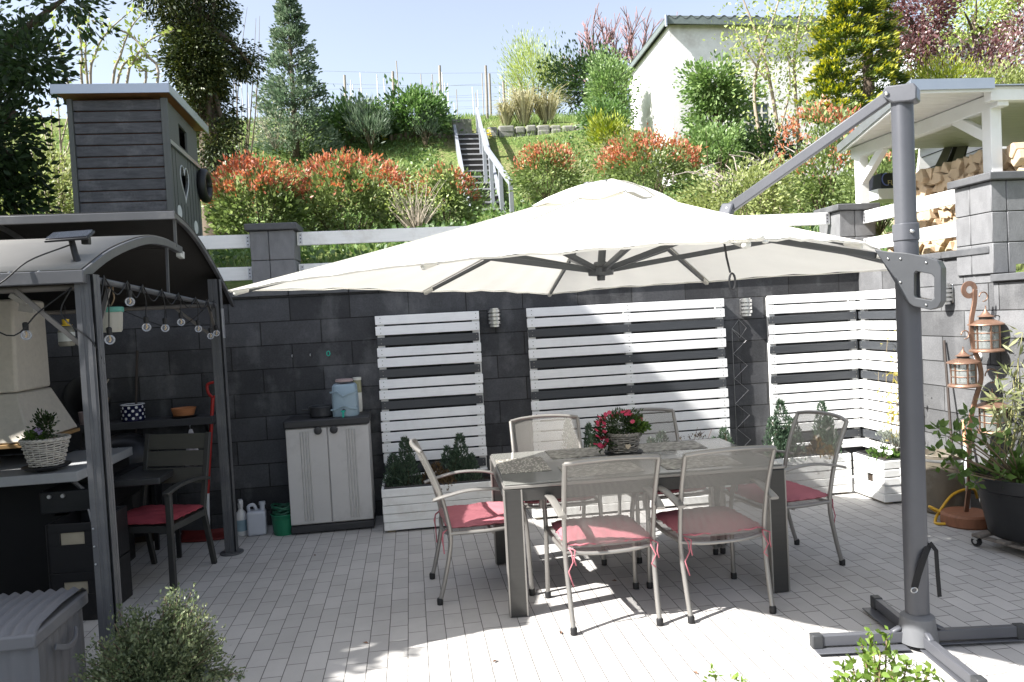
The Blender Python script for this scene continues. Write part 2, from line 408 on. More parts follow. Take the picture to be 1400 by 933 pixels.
sd = Vector((math.cos(SUN_EL)*math.cos(SUN_AZ), math.cos(SUN_EL)*math.sin(SUN_AZ), -math.sin(SUN_EL)))
lo.rotation_euler = sd.to_track_quat('-Z', 'Y').to_euler(); lo.location = (-8, -3, 12)
cd = bpy.data.cameras.new('camera'); cam = bpy.data.objects.new('camera', cd); COL.objects.link(cam); scene.camera = cam
cd.sensor_width = 36; cd.lens = FPX / 1400 * 36; cd.clip_end = 600; cd.clip_start = .05
Mx = Matrix.Identity(4)
for i in range(3): Mx[i][0], Mx[i][1], Mx[i][2], Mx[i][3] = CR[i], CU[i], -CF[i], EYE[i]
cam.matrix_world = Mx
vs = scene.view_settings; vs.view_transform = 'Standard'; vs.look = 'None'; vs.exposure = 1.58; vs.gamma = 1; vs.use_curve_mapping = False
scene.cycles.max_bounces = 8; scene.cycles.transparent_max_bounces = 24; scene.cycles.caustics_reflective = False; scene.cycles.caustics_refractive = False
scene.cycles.sample_clamp_indirect = 6

# ================================================================== materials
white_wood = mat('white_painted_wood', (.79,.79,.77), .55, var=.06, scale=5, stretch=(1,1,9), bump=.12, fine=60, dirt=(.38,.33,.26), dirt_scale=5, dirt_amt=.35)
white_slat = mat('white_slat_paint', (.84,.84,.835), .5, var=.06, scale=4, stretch=(1,6,20), bump=.1, fine=50, dirt=(.45,.44,.42), dirt_scale=7, dirt_amt=.2)
dark_slat = mat('anthracite_slat_paint', (.05,.054,.06), .45, var=.15, scale=5, stretch=(1,6,20), bump=.15, fine=60)
coping_m = mat('concrete_coping', (.085,.087,.092), .75, var=.2, scale=9, bump=.25, dirt=(.2,.2,.2), dirt_amt=.4)
pillar_m = mat('concrete_block', (.165,.166,.171), .82, var=.22, scale=6, stretch=(2,2,1), bump=.5, fine=90, dirt=(.24,.24,.24), dirt_scale=4, dirt_amt=.35)
grey_metal = mat('grey_powder_coat', (.078,.081,.092), .42, .0, var=.12, scale=3, bump=.04, spec=.45)
alu = mat('champagne_aluminium', (.29,.278,.26), .38, .55, var=.05, scale=5, bump=.03)
black_plastic = mat('black_plastic', (.014,.014,.015), .5, var=.2, bump=.05)
steel = mat('brushed_steel', (.58,.58,.57), .3, .95, var=.06, scale=8, stretch=(1,1,30), bump=.05)
soil_m = mat('potting_soil', (.035,.024,.016), .95, var=.5, scale=60, bump=1)
bark_m = mat('tree_bark', (.10,.075,.055), .9, var=.35, scale=10, stretch=(1,1,.25), bump=.9, fine=40)
paletwig_m = mat('pale_twig_bark', (.34,.29,.23), .8, var=.25, scale=12, bump=.4)
greentwig_m = mat('brown_green_stem', (.11,.085,.05), .75, var=.3, scale=20, bump=.3)
copper_m = mat('aged_copper', (.31,.185,.13), .42, .65, var=.3, scale=14, bump=.2, dirt=(.16,.12,.09), dirt_scale=9, dirt_amt=.6)

# ================================================================== ground
WY, WX, WZ = 6.66, 4.20, 2.0            # face of the back wall, face of the right wall, wall height
def sheet(name, x0, x1, y0, y1, z, m, kind='structure'):
    mb = MB(); mb.add([(x0,y0,z),(x1,y0,z),(x1,y1,z),(x0,y1,z)], [(0,1,2,3)])
    o = mb.build(name, m); tag(o, kind=kind); return o
sheet('patio_paving', -7.5, WX+.02, -6, WY+.02, 0.0, paver_mat())

def hill_mat():
    m, nt, b = nodes_of('hillside_turf')
    g = N(nt, 'ShaderNodeNewGeometry')
    n1 = N(nt, 'ShaderNodeTexNoise'); n1.inputs['Scale'].default_value = .9; n1.inputs['Detail'].default_value = 9; n1.inputs['Roughness'].default_value = .72; L(nt, g.outputs['Position'], n1.inputs['Vector'])
    n2 = N(nt, 'ShaderNodeTexNoise'); n2.inputs['Scale'].default_value = 14; n2.inputs['Detail'].default_value = 6; L(nt, g.outputs['Position'], n2.inputs['Vector'])
    f = mathn(nt, 'ADD', mathn(nt, 'MULTIPLY', n1.outputs['Fac'], .7), mathn(nt, 'MULTIPLY', n2.outputs['Fac'], .4))
    c = ramp(nt, f, [(.35, (.06,.085,.025)), (.5, (.10,.15,.04)), (.6, (.15,.17,.06)), (.72, (.27,.22,.13))])
    L(nt, c, b.inputs['Base Color']); b.inputs['Roughness'].default_value = .95; b.inputs['Specular IOR Level'].default_value = .1
    bp = N(nt, 'ShaderNodeBump'); bp.inputs['Distance'].default_value = .08; L(nt, n2.outputs['Fac'], bp.inputs['Height']); L(nt, bp.outputs[0], b.inputs['Normal'])
    return m
def make_hill():
    xs = [-60,-45,-32,-24,-18,-14] + list(np.arange(-12, 4.01, .5)) + [4.3, 4.36] + list(np.arange(4.6, 20, .6)) + [24, 30, 40, 60]
    ys = [-12,-6,-2,2,4.4,4.95,5.0,6,6.72,6.84] + list(np.arange(7.2, 16, .4)) + list(np.arange(16, 20.2, .25)) + list(np.arange(20.6, 30, .8)) + [34, 42, 55, 80, 130, 220]
    v, f = [], []
    for y in ys:
        for x in xs:
            if y >= 6.84: z = ground_z(x, min(y, 60))
            elif x >= 4.36 and y >= 5.0: z = 2.0
            elif x >= 4.36: z = 1.76
            else: z = -0.06
            v.append((x, y, z))
    nx = len(xs)
    for j in range(len(ys)-1):
        for i in range(nx-1): f.append((j*nx+i, j*nx+i+1, (j+1)*nx+i+1, (j+1)*nx+i))
    o = MB().add(v, f).build('hillside_ground', hill_mat(), smooth=40); tag(o, kind='structure')
make_hill()

# ================================================================== walls
def wall(name, label, m, x0, x1, y0, y1, z1, cop, loc, cop_over=.03, along='x'):
    t = thing(name, label, 'wall', loc)
    MB().box(x0, x1, y0, y1, -.05, z1-.055).build('block_courses', m, t, world=True)
    mb = MB(); a0, a1 = (x0, x1) if along == 'x' else (y0, y1); s = a0
    while s < a1 - .02:
        e = min(a1, s+.5)
        if along == 'x': mb.box(s+.003, e-.003, y0-cop_over, y1+.03, z1-.053, z1)
        else: mb.box(x0-cop_over, x1+.03, s+.003, e-.003, z1-.053, z1)
        s += .5
    mb.build('coping', coping_m, t, bevel=.006, world=True); return t
wall('retaining_wall', 'long dark grey block wall behind the table and the slatted screens', block_mat('anthracite_blocks_shaded', 'X', base=(.055,.056,.06)), -8, 4.5, WY, WY+.24, WZ, True, (0, WY, 0))  # shaded copy of the block colour, base darkened for the wall in shade
wall('retaining_wall', 'sunlit grey block wall at the side behind the copper lanterns', block_mat('anthracite_blocks_sunlit', 'Y', base=(.125,.126,.13), offs=.2), WX, WX+.24, 5.0, WY-.002, WZ-.003, True, (WX, 5.8, 0), along='y')  # sunlit copy of the same blocks, sun brightness put into the base
wall('retaining_wall', 'low grey block wall running forward below the tall block pillar', block_mat('anthracite_blocks_low_sunlit', 'Y', base=(.125,.126,.13), offs=.3), WX, WX+.24, -3, 4.998, 1.79, True, (WX, 2, 0), along='y')  # takes the lighter sunlit block base too

def pillar(label, x0, x1, y0, y1, z0, z1, split=.42):
    t = thing('block_pillar', label, 'pillar', ((x0+x1)/2, (y0+y1)/2, z0))
    mb = MB(); rows = max(2, round((z1-z0-.06)/.2)); h = (z1-.06-z0)/rows
    mb2 = MB().box(x0+.015, x1-.015, y0+.015, y1-.015, z0, z1-.05)
    for r in range(rows):
        za, zb = z0+r*h+.002, z0+(r+1)*h-.002; xs = x0+(x1-x0)*split; ys = y0+(y1-y0)*(1-split)
        mb.box(x0, xs-.002, y0, ys-.002, za, zb); mb.box(xs+.002, x1, y0, ys-.002, za, zb); mb.box(x0, xs-.002, ys+.002, y1, za, zb); mb.box(xs+.002, x1, ys+.002, y1, za, zb)
    mb.build('blocks', pillar_m, t, bevel=.005, seg=1, world=True); mb2.build('core', black_plastic, t, world=True)
    MB().box(x0-.035, x1+.035, y0-.035, y1+.035, z1-.058, z1).build('cap', coping_m, t, bevel=.008, world=True)
    return t
pillar('grey block pillar on the wall beside the red tipped hedge', -1.29, -.93, WY, WY+.36, WZ, 2.56)
pillar('grey block pillar on the corner of the walls under the white shelter', 4.02, 4.38, WY-.02, WY+.34, WZ, 2.55)
pillar('tallest grey block pillar beside the stacked firewood', WX-.02, WX+.27, 4.97, 5.34, 1.795, 2.52)

# white rails between the pillars
def rail(label, p, q, h=.115, th=.035):
    t = thing('fence_rail', label, 'fence rail', ((p[0]+q[0])/2, (p[1]+q[1])/2, p[2]-h/2), group='white rails along the walls')
    MB().bar(p, q, th, h).build('board', white_wood, t, bevel=.004, world=True)
    pv, qv = Vector(p), Vector(q); d = (qv-pv).normalized(); n = d.cross(Vector((0,0,1)))
    mb = MB(); k = MB()
    for e, s in ((pv, 1), (qv, -1)):
        c = e + d*s*.03 + n*(th/2+.002)
        mb.bar(c - Vector((0,0,h*.4)), c + Vector((0,0,h*.4)), .003, .03, up=tuple(d))
        for zz in (-.03, 0, .03): k.ball(c + Vector((0,0,zz)) + n*.003, .006, 8)
    mb.build('end_plate', mat('zinc_plate', (.5,.5,.52), .4, .7), t, world=True)
    k.build('screw', black_plastic, t, world=True, smooth=180)
rail('upper white board rail left of the hedge pillar', (-4.4, 6.80, 2.455), (-1.30, 6.80, 2.43))
rail('lower white board rail left of the hedge pillar', (-4.4, 6.80, 2.18), (-1.30, 6.80, 2.155))
rail('upper white board rail running behind the parasol top', (-.92, 6.80, 2.435), (4.01, 6.80, 2.44))
rail('lower white board rail half hidden behind the parasol', (-.92, 6.80, 2.16), (4.01, 6.80, 2.165))
rail('upper white board rail in front of the firewood stack', (4.27, 6.64, 2.42), (4.27, 5.35, 2.42))
rail('lower white board rail in front of the firewood stack', (4.27, 6.64, 2.165), (4.27, 5.35, 2.165))

# ================================================================== slatted screens
PATTERN = 'WWDWWDWWDWWWWWDW'
def screen(label, length, loc, rz, battens):
    t = thing('slatted_screen', label, 'privacy screen', loc, rz, 'slatted screens on the walls')
    wm = MB(); z = 1.732; sm = MB()
    for c in PATTERN:
        j = rnd.uniform(-.003, .003); e = rnd.uniform(-.004, .004)
        if c == 'W': wm.box(0+e, length+e, -.022, 0, z-.0765+j*.3, z+j*.3)
        else: MB().box(.006+e, length-.012+e, -.0185, -.001, z-.074, z-.004).build('dark_slat', dark_slat, t, bevel=.003, seg=1)
        for x in battens:
            for dz in (.02, .056): sm.box(x-.0035, x+.0035, -.0235 if c == 'W' else -.0198, -.018, z-dz-.0035, z-dz+.0035)
        z -= .0915
    wm.build('white_slats', white_slat, t, bevel=.003, seg=1); sm.build('screws', mat('dull_screw', (.3,.28,.25), .5, .6), t)
    for x in battens: MB().box(x-.03, x+.03, .001, .04, z+.06, 1.72).build('batten', white_wood, t)
    return t
screen('narrow slatted screen beside the plastic cabinet', .893, (-.287, WY-.045, 0), 0, (.04, .86))
screen('widest slatted screen with a diagonal shadow behind the table', 1.818, (1.025, WY-.045, 0), 0, (.04, .91, 1.775))
screen('sunlit slatted screen left of the wall corner', .885, (3.258, WY-.045, 0), 0, (.04, .845))
screen('sunlit slatted screen on the side wall behind the parasol mast', .80, (WX-.045, WY-.07, 0), -PI/2, (.04, .76))

# wire trellis on the wall between the screens
t = thing('wire_trellis', 'thin zigzag wire trellis on the block wall between two screens', 'trellis', (2.98, WY-.02, .3))
mb = MB()
for s in (0,):
    pts = []; 
    for i in range(11): pts.append((2.93 + .13*((i+s) % 2), WY-.012-.006*s, .30 + .115*i))
    mb.tube(pts, .0022, 5)
mb.tube([(2.925, WY-.015, .28), (2.925, WY-.015, 1.45), (2.995, WY-.015, 1.53), (3.065, WY-.015, 1.45), (2.995, WY-.015, 1.36), (2.925, WY-.015, 1.45)], .002, 5)
mb.build('wire', mat('galvanised_wire', (.4,.4,.4), .4, .8), t, world=True)

# ================================================================== wall lamps
def wall_lamp():
    t = thing('wall_lamp', 'steel cylinder wall lamp beside the narrow slatted screen', 'wall lamp', (.737, WY, 1.585), 0, 'round steel wall lamps')
    MB().lathe([(.036,.012),(.036,.158)], (0,-.055,0), 20).build('diffuser', mat('frosted_glass', (.75,.75,.72), .4), t, smooth=40)
    mb = MB()
    for i in range(4):
        z = .028 + .033*i; mb.lathe([(.040,z),(.055,z),(.055,z+.022),(.040,z+.022)], (0,-.055,0), 24, cap=False)
    mb.build('louvre_ring', steel, t, smooth=40)
    MB().lathe([(.0,.163),(.044,.163),(.044,.15),(.037,.148)], (0,-.055,0), 24).lathe([(.037,.02),(.044,.018),(.044,.0),(0,.0)], (0,-.055,0), 24).build('cap', steel, t, smooth=40)
    MB().box(-.035,.035,-.012,0,.01,.155).build('backplate', steel, t, bevel=.003)
    return t
wl = wall_lamp()
copy_tree(wl, (3.05, WY, 1.56), label='sunlit steel cylinder wall lamp above the wire trellis')
copy_tree(wl, (WX, 5.44, 1.585), rz=-PI/2, label='steel cylinder wall lamp beside the mast handle and copper lanterns')
# ================================================================== cantilever parasol
canvas = fabric_mat('cream_canvas', (.80,.785,.725), .22)
PB = np.array([2.31, 3.29, 0.0])                      # foot of the mast
K_N, K_L, K_F, K_R = aty(1026, 327, 2.22), aty(312, 398, 4.2), aty(750, 402, 6.15), aty(1266, 367, 4.2)
cen = (K_N + K_L + K_F + K_R) / 4; zE = cen[2]
APEX = aty(830, 243, cen[1]); APEX = np.array([APEX[0], cen[1], APEX[2] - .045])
t = thing('cantilever_parasol', 'large cream cantilever parasol with grey mast shading the dining table', 'parasol', tuple(PB))
ends = [K_N, (K_N+K_R)/2, K_R, (K_R+K_F)/2, K_F, (K_F+K_L)/2, K_L, (K_L+K_N)/2]
for i, dz in ((1,.07),(3,.012),(5,.01),(7,.035)): ends[i] = ends[i] + np.array([0, 0, dz])
def canopy_pt(k, s, r):
    """k rib, s 0..1 to the next rib, r 0..1 from the apex"""
    a, b = ends[k], ends[(k+1) % 8]; e = a*(1-s) + b*s
    inward = 4*s*(1-s)
    e = e + (cen - e) * .02 * inward; e[2] = e[2] + .012*inward
    p = APEX*(1-r) + e*r
    p[2] += -.045*inward*math.sin(PI*min(1, r*1.0))*.8 - .012*math.sin(PI*r)
    p[2] += r*inward*(.004*math.sin(s*31+k*2.3+r*5) + .003*math.sin(r*23+s*12+k)) + .003*math.sin(r*9+k)*inward
    return p
mb = MB(); NS, NR = 20, 22
r0 = .10
for k in range(8):
    V = []
    for j in range(NR+1):
        r = r0 + (1-r0)*j/NR
        for i in range(NS+1): V.append(canopy_pt(k, i/NS, r))
    mb.add(V, [(j*(NS+1)+i, j*(NS+1)+i+1, (j+1)*(NS+1)+i+1, (j+1)*(NS+1)+i) for j in range(NR) for i in range(NS)])
can = mb.build('canopy', canvas, t, smooth=35, world=True)
mb = MB()                                              # wind vent on top
for k in range(8):
    V = []
    for j in range(6):
        r = .0 + .21*j/5
        for i in range(7):
            p = canopy_pt(k, i/6, r); p[2] += .022 + .022*math.sin(PI*min(1, j/5*1.05)) + .012*math.sin(i/6*PI)*j/5 - (.012 if j == 5 else 0) + .01*math.sin(k*2.1+i); V.append(p)
    mb.add(V, [(j*7+i, j*7+i+1, (j+1)*7+i+1, (j+1)*7+i) for j in range(5) for i in range(6)])
mb.build('vent_cover', canvas, t, smooth=50, world=True)
sm_ = MB()
for k in range(8):
    path = [canopy_pt(k, 0, r0+(1-r0)*j/12)+np.array([0,0,.002]) for j in range(13)]; sm_.sweep(path, [(-.007,-.002),(.007,-.002),(.007,.002),(-.007,.002)])
sm_.build('seam_tape', fabric_mat('seam_canvas', (.70,.68,.62), .1), can, world=True)
mb = MB()                                              # hem round the edge
for k in range(8):
    V = []
    for i in range(11):
        p = canopy_pt(k, i/10, 1.0); q = canopy_pt(k, i/10, .985); V += [p + np.array([0,0,-.002]), p + np.array([0,0,-.010]) + (q-p)*.25]
    mb.add(V, [(2*i, 2*i+1, 2*i+3, 2*i+2) for i in range(10)])
mb.build('hem', canvas, can, smooth=60, world=True)
rib_m = mat('dark_grey_rib', (.085,.09,.095), .4, .2, var=.05, bump=0)
HUB = np.array([cen[0], cen[1], aty(815, 372, cen[1])[2]])
for k in range(8):
    rb = MB(); a = canopy_pt(k, 0, .06) - np.array([0,0,.03]); b = canopy_pt(k, 0, .985) - np.array([0,0,.022])
    m1 = canopy_pt(k, 0, .52) - np.array([0,0,.03])
    rb.bar(a, m1, .018, .026).bar(m1, b, .016, .022)
    ro = rb.build('rib', rib_m, t, bevel=.003, world=True)
    st = MB(); d = (m1 - HUB); st.bar(HUB + d*.04, m1 - np.array([0,0,.012]), .02, .03); st.build('strut', rib_m, ro, bevel=.003, world=True)
    pk = MB(); d2 = (b-a)/np.linalg.norm(b-a); pk.bar(b - d2*.08, b + d2*.006, .03, .026); pk.build('rib_pocket', canvas, can, bevel=.01, world=True)
mb = MB().lathe([(.0,-.05),(.022,-.05),(.024,-.025),(.07,-.02),(.075,.02),(.045,.03),(.035,.055),(0,.055)], tuple(HUB), 24)
mb.build('hub', rib_m, t, smooth=40, world=True)
MB().tube([tuple(HUB), tuple(APEX + np.array([0,0,.03]))], .022, 14).build('centre_pole', rib_m, t, smooth=40, world=True)
MB().lathe([(0,.03),(.03,.03),(.035,.015),(.03,0),(0,0)], tuple(APEX + np.array([-.09,.06,.0])), 20).build('top_cap', grey_metal, t, smooth=40, world=True)
# closing strap and its loop
sp_ = aty(990, 331, 2.35)
mb = MB(); mb.sweep([sp_, sp_+np.array([.006,0,-.05]), sp_+np.array([.016,0,-.10])], [(-.006,-.001),(.006,-.001),(.006,.001),(-.006,.001)])
ring = [(sp_[0]+.022+.010*math.cos(a), sp_[1], sp_[2]-.128+.026*math.sin(a)) for a in np.linspace(0, 2*PI, 17)]
mb.tube(ring, .0035, 6); mb.build('closing_strap', black_plastic, can, world=True)
rag = aty(1012, 326, 2.27); mb = MB()
for i in range(7):
    u = i/6; mb.ball((rag[0]-.05+.13*u, rag[1]+.01*math.sin(i*2.), rag[2]-.008+.01*math.sin(i*1.7)), .010+.004*math.sin(i*3.), 8, (1.7,1,.8))
mb.build('gathered_corner', canvas, can, smooth=180, world=True)

# mast, crossed base, slide with handle, upper arm
prof = [(.05*math.copysign(abs(math.cos(a))**.7, math.cos(a)), .044*math.copysign(abs(math.sin(a))**.7, math.sin(a))) for a in np.linspace(0, 2*PI, 28, endpoint=False)]
top = np.array([2.325, 3.29, 2.60]); joint = PB + (top-PB)*(1.93/2.6)
mast = MB().sweep([PB + np.array([0,0,.06]), joint], prof, up=(0,1,0)).build('mast', grey_metal, t, smooth=50, world=True)
MB().sweep([joint, top], [(a*.9, b*.9) for a, b in prof], up=(0,1,0)).build('upper_mast', grey_metal, t, smooth=50, world=True)
MB().sweep([joint + np.array([0,0,-.005]), joint + np.array([0,0,.075])], [(a*1.09, b*1.09) for a, b in prof], up=(0,1,0)).build('mast_collar', grey_metal, mast, bevel=.004, world=True)
ed = np.array([-.707, .707, 0.0]); nd = np.array([-.707, -.707, 0.0])     # direction of the arm, side that faces the seats
def bolt(mbx, p, n, r=.009):
    n = Vector(n); mbx.ball(Vector([float(c) for c in p]) , r, 10)
bl = MB(); bolt(bl, joint + np.array([-.005,-.05,.035]), nd, .011)
# top fitting
def plate(poly_px, off, th, holes=None):
    pts = []
    c0 = PB + nd*off
    for px, py in poly_px:
        d = ray(px, py); s = ((c0-EYE) @ nd) / (d @ nd); q = EYE + d*s - PB
        pts.append((q @ ed, q[2]))
    return pts, c0
poly, c0 = plate([(1206,126),(1210,118),(1249,113),(1253,118),(1253,135),(1246,138),(1220,140),(1207,133)], .05, .1)
MB().prism(poly, tuple(c0), tuple(ed), (0,0,1), tuple(-nd*.10)).build('top_fitting', grey_metal, t, bevel=.006, world=True)
d = ray(1212,128); bolt(bl, EYE + d*(((PB+nd*.055)-EYE) @ nd)/(d @ nd), nd, .010)
# slide body with the loop handle
outer = [(1195,341),(1214,344),(1240,346),(1266,351),(1282,356),(1287,366),(1287,412),(1282,421),(1272,424),(1249,419),(1240,413),(1232,402),(1217,376),(1206,358)]
inner = [(1250,374),(1252,371),(1273,375),(1277,379),(1277,407),(1273,411),(1252,407),(1250,404)]
def loop_plate(off, th, name):
    po, c0 = plate(outer, off, th); pi_, _ = plate(inner, off, th)
    bm = bmesh.new()
    ax, t3 = Vector(ed), Vector(-nd*th)
    f = lambda uv: bm.verts.new(Vector(c0) + ax*uv[0] + Vector((0,0,uv[1])))
    vo = [f(q) for q in po]; vi = [f(q) for q in pi_]
    eo = [bm.edges.new((vo[i], vo[(i+1)%len(vo)])) for i in range(len(vo))] + [bm.edges.new((vi[i], vi[(i+1)%len(vi)])) for i in range(len(vi))]
    bmesh.ops.triangle_fill(bm, use_beauty=True, edges=eo)
    g = bmesh.ops.extrude_face_region(bm, geom=bm.faces[:]); bmesh.ops.translate(bm, vec=t3, verts=[e for e in g['geom'] if isinstance(e, bmesh.types.BMVert)])
    bmesh.ops.recalc_face_normals(bm, faces=bm.faces)
    me = bpy.data.meshes.new(name); bm.to_mesh(me); bm.free()
    o = link_mesh(name, me, mat('slide_plastic', (.055,.058,.063), .4, var=.05, bump=.03), t, True)
    md = o.modifiers.new('bevel', 'BEVEL'); md.width = .004; md.segments = 2; md.limit_method = 'ANGLE'; md.angle_limit = R(40)
    return o
sl = loop_plate(.075, .15, 'slide_handle')
bs = MB()
for px, py in ((1214,354),(1231,354),(1266,359),(1231,386),(1266,417)):
    d = ray(px, py); s = ((PB+nd*.077-EYE) @ nd)/(d @ nd); bs.ball(EYE + d*s, .0055, 8)
bs.build('screw', steel, sl, smooth=180, world=True)
armA = PB + ed*.12 + np.array([0,0,1.865]); armB = APEX + np.array([0,0,-.16])
MB().bar(armA, armB, .036, .034).build('main_arm', rib_m, t, bevel=.008, world=True)
d = ray(997, 286); s_ = ((PB-EYE) @ nd)/(d @ nd); pv = EYE + d*s_
d = ray(1215, 132); strutB = EYE + d*(((PB-EYE) @ nd)/(d @ nd))
MB().bar(pv, strutB, .036, .052).build('tension_arm', grey_metal, t, bevel=.006, world=True)
fr = (pv-armA) @ (armB-armA)/((armB-armA) @ (armB-armA)); onarm = armA + (armB-armA)*fr
MB().bar(onarm, pv + np.array([0,0,.02]), .046, .07, up=tuple(ed)).build('pivot_bracket', grey_metal, t, bevel=.01, world=True)
bolt(bl, pv + nd*.03, nd, .012)
bl.build('bolt', steel, t, smooth=180, world=True)
# base
MB().lathe([(0,.165),(.055,.165),(.075,.15),(.085,.06),(.088,.03),(0,.03)], (PB[0],PB[1],0), 28).build('base_collar', mat('base_plastic', (.13,.134,.142), .5, var=.06, bump=.05), t, smooth=40, world=True)
ra = math.atan2(-.08, .55)
for q in range(4):
    a = ra + q*PI/2; dx = np.array([math.cos(a), math.sin(a), 0]); dn = np.array([-dx[1], dx[0], 0])
    c, e = PB + dx*.07, PB + dx*(.50 if q != 1 else .44)
    leg = MB().bar(c + np.array([0,0,.055]), e + np.array([0,0,.055]), .035, .05).bar(c + np.array([0,0,.018])+dn*.02, e + np.array([0,0,.018])+dn*.02, .10, .006).build('base_leg', grey_metal, t, bevel=.004, world=True)
    MB().bar(e + np.array([0,0,.052]) - dx*.045, e + np.array([0,0,.052])+dx*.008, .046, .066).build('end_cap', mat('dark_cap', (.04,.042,.045), .5), leg, bevel=.006, world=True)
    MB().bar(PB + dx*.08 + np.array([0,0,.10]), PB + dx*.125 + np.array([0,0,.075]), .03, .02).build('wing_bolt', grey_metal, leg, bevel=.008, world=True)
# black strap tied round the mast
z0 = .44
mb = MB(); q = PB + np.array([.052,-.03,z0+.06])
mb.sweep([q + np.array([.0,.0,.0]), q + np.array([-.05,-.03,-.05]), q + np.array([-.085,-.032,-.13]), q + np.array([-.105,-.032,-.19])], [(-.018,-.002),(.018,-.002),(.018,.002),(-.018,.002)], up=(0,1,0))
mb.sweep([q + np.array([.0,-.005,.005]), q + np.array([.02,-.02,-.03]), q + np.array([.024,-.02,-.14]), q + np.array([.03,-.02,-.25])], [(-.010,-.0015),(.010,-.0015),(.010,.0015),(-.010,.0015)], up=(0,1,0))
st = thing('webbing_strap', 'black webbing strap hanging round the lower parasol mast', 'strap', tuple(PB + np.array([.03,-.06,.3])))
mb.build('webbing', mat('black_webbing', (.012,.012,.013), .9, fine=400, bump=.4), st, world=True)
rg = [tuple(q + np.array([-.108+.016*math.cos(a), -.034, -.20+.012*math.sin(a)])) for a in np.linspace(0, 2*PI, 13)]
MB().tube(rg, .0025, 6).build('ring', steel, st, world=True)
# ================================================================== dining table
gun = mat('gunmetal_table', (.055,.054,.052), .35, .4, var=.08, scale=6, stretch=(1,1,12), bump=.04)
tx, ty, trz = 1.285, 4.60, R(-1.6)
t = thing('dining_table', 'grey metal dining table with a glass top under the parasol', 'table', (tx, ty, 0), trz)
TL, TW, TH = 1.62, .98, .745
for sx in (-1, 1):
    for sy in (-1, 1):
        lg = MB().box(sx*(TL/2)-(.10 if sx > 0 else 0), sx*(TL/2)+(.10 if sx < 0 else 0), sy*(TW/2)-(.05 if sy > 0 else 0), sy*(TW/2)+(.05 if sy < 0 else 0), 0.004, TH-.03).build('leg', gun, t, bevel=.004)
        x0 = sx*(TL/2)-(.10 if sx > 0 else 0); x1 = x0+.10; yf = -TW/2 if sy < 0 else TW/2-.05
        MB().box(x0-.0025, x0+.006, yf-.003, yf+.053, .006, TH-.032).box(x1-.006, x1+.0025, yf-.003, yf+.053, .006, TH-.032).build('edge_trim', alu, lg, bevel=.001)
fm = MB().box(-TL/2+.1, TL/2-.1, -TW/2+.004, -TW/2+.034, TH-.10, TH-.028).box(-TL/2+.1, TL/2-.1, TW/2-.034, TW/2-.004, TH-.10, TH-.028)
fm.box(-TL/2+.004, -TL/2+.034, -TW/2+.05, TW/2-.05, TH-.10, TH-.028).box(TL/2-.034, TL/2-.004, -TW/2+.05, TW/2-.05, TH-.10, TH-.028)
fm.build('apron', gun, t, bevel=.003)
MB().box(-TL/2, TL/2, -TW/2, TW/2, TH-.027, TH-.010).build('top_frame', alu, t, bevel=.003)
MB().box(-TL/2+.008, TL/2-.008, -TW/2+.008, TW/2-.008, TH-.0085, TH).build('glass_top', mat('grey_table_glass', (.20,.20,.185), .12, var=.03, bump=0, spec=.6, rvar=.03), t, bevel=.002)
TM = Matrix.Translation((tx, ty, 0)) @ Matrix.Rotation(trz, 4, 'Z')
def on_table(x, y, z=TH): return TM @ Vector((x, y, z))

# placemats
def matmat():
    m, nt, b = nodes_of('woven_placemat')
    tc = N(nt, 'ShaderNodeTexCoord'); mp = N(nt, 'ShaderNodeMapping'); mp.inputs['Scale'].default_value = (1,2.6,1); L(nt, tc.outputs['Object'], mp.inputs[0])
    n = N(nt, 'ShaderNodeTexVoronoi'); n.inputs['Scale'].default_value = 28; L(nt, mp.outputs[0], n.inputs['Vector'])
    wn = N(nt, 'ShaderNodeTexNoise'); wn.inputs['Scale'].default_value = 30; L(nt, mp.outputs[0], wn.inputs['Vector'])
    c = ramp(nt, mathn(nt, 'ADD', mathn(nt, 'MULTIPLY', n.outputs['Distance'], .8), mathn(nt, 'MULTIPLY', wn.outputs['Fac'], .4)), [(.2, (.55,.53,.47)), (.45, (.42,.40,.35)), (.62, (.17,.16,.14))])
    L(nt, c, b.inputs['Base Color']); b.inputs['Roughness'].default_value = .6; return m
pm = matmat()
def placemat(x, y, rz, label):
    p = on_table(x, y, TH+.0005)
    t = thing('placemat', label, 'placemat', p, trz+rz, 'grey patterned placemats')
    MB().box(-.225,.225,-.15,.15,0,.003).build('mat', pm, t, bevel=.001)
placemat(-.215, -.27, R(2), 'patterned placemat in front of the front left mesh chair')
placemat(.37, -.27, R(-1), 'patterned placemat at the front right mesh chair')
placemat(-.21, .30, R(1), 'patterned placemat at the far side left of the flower basket')
placemat(.37, .30, R(-2), 'patterned placemat at the far side right of the flower basket')
placemat(-.645, .02, R(90), 'darker placemat at the left end of the table')

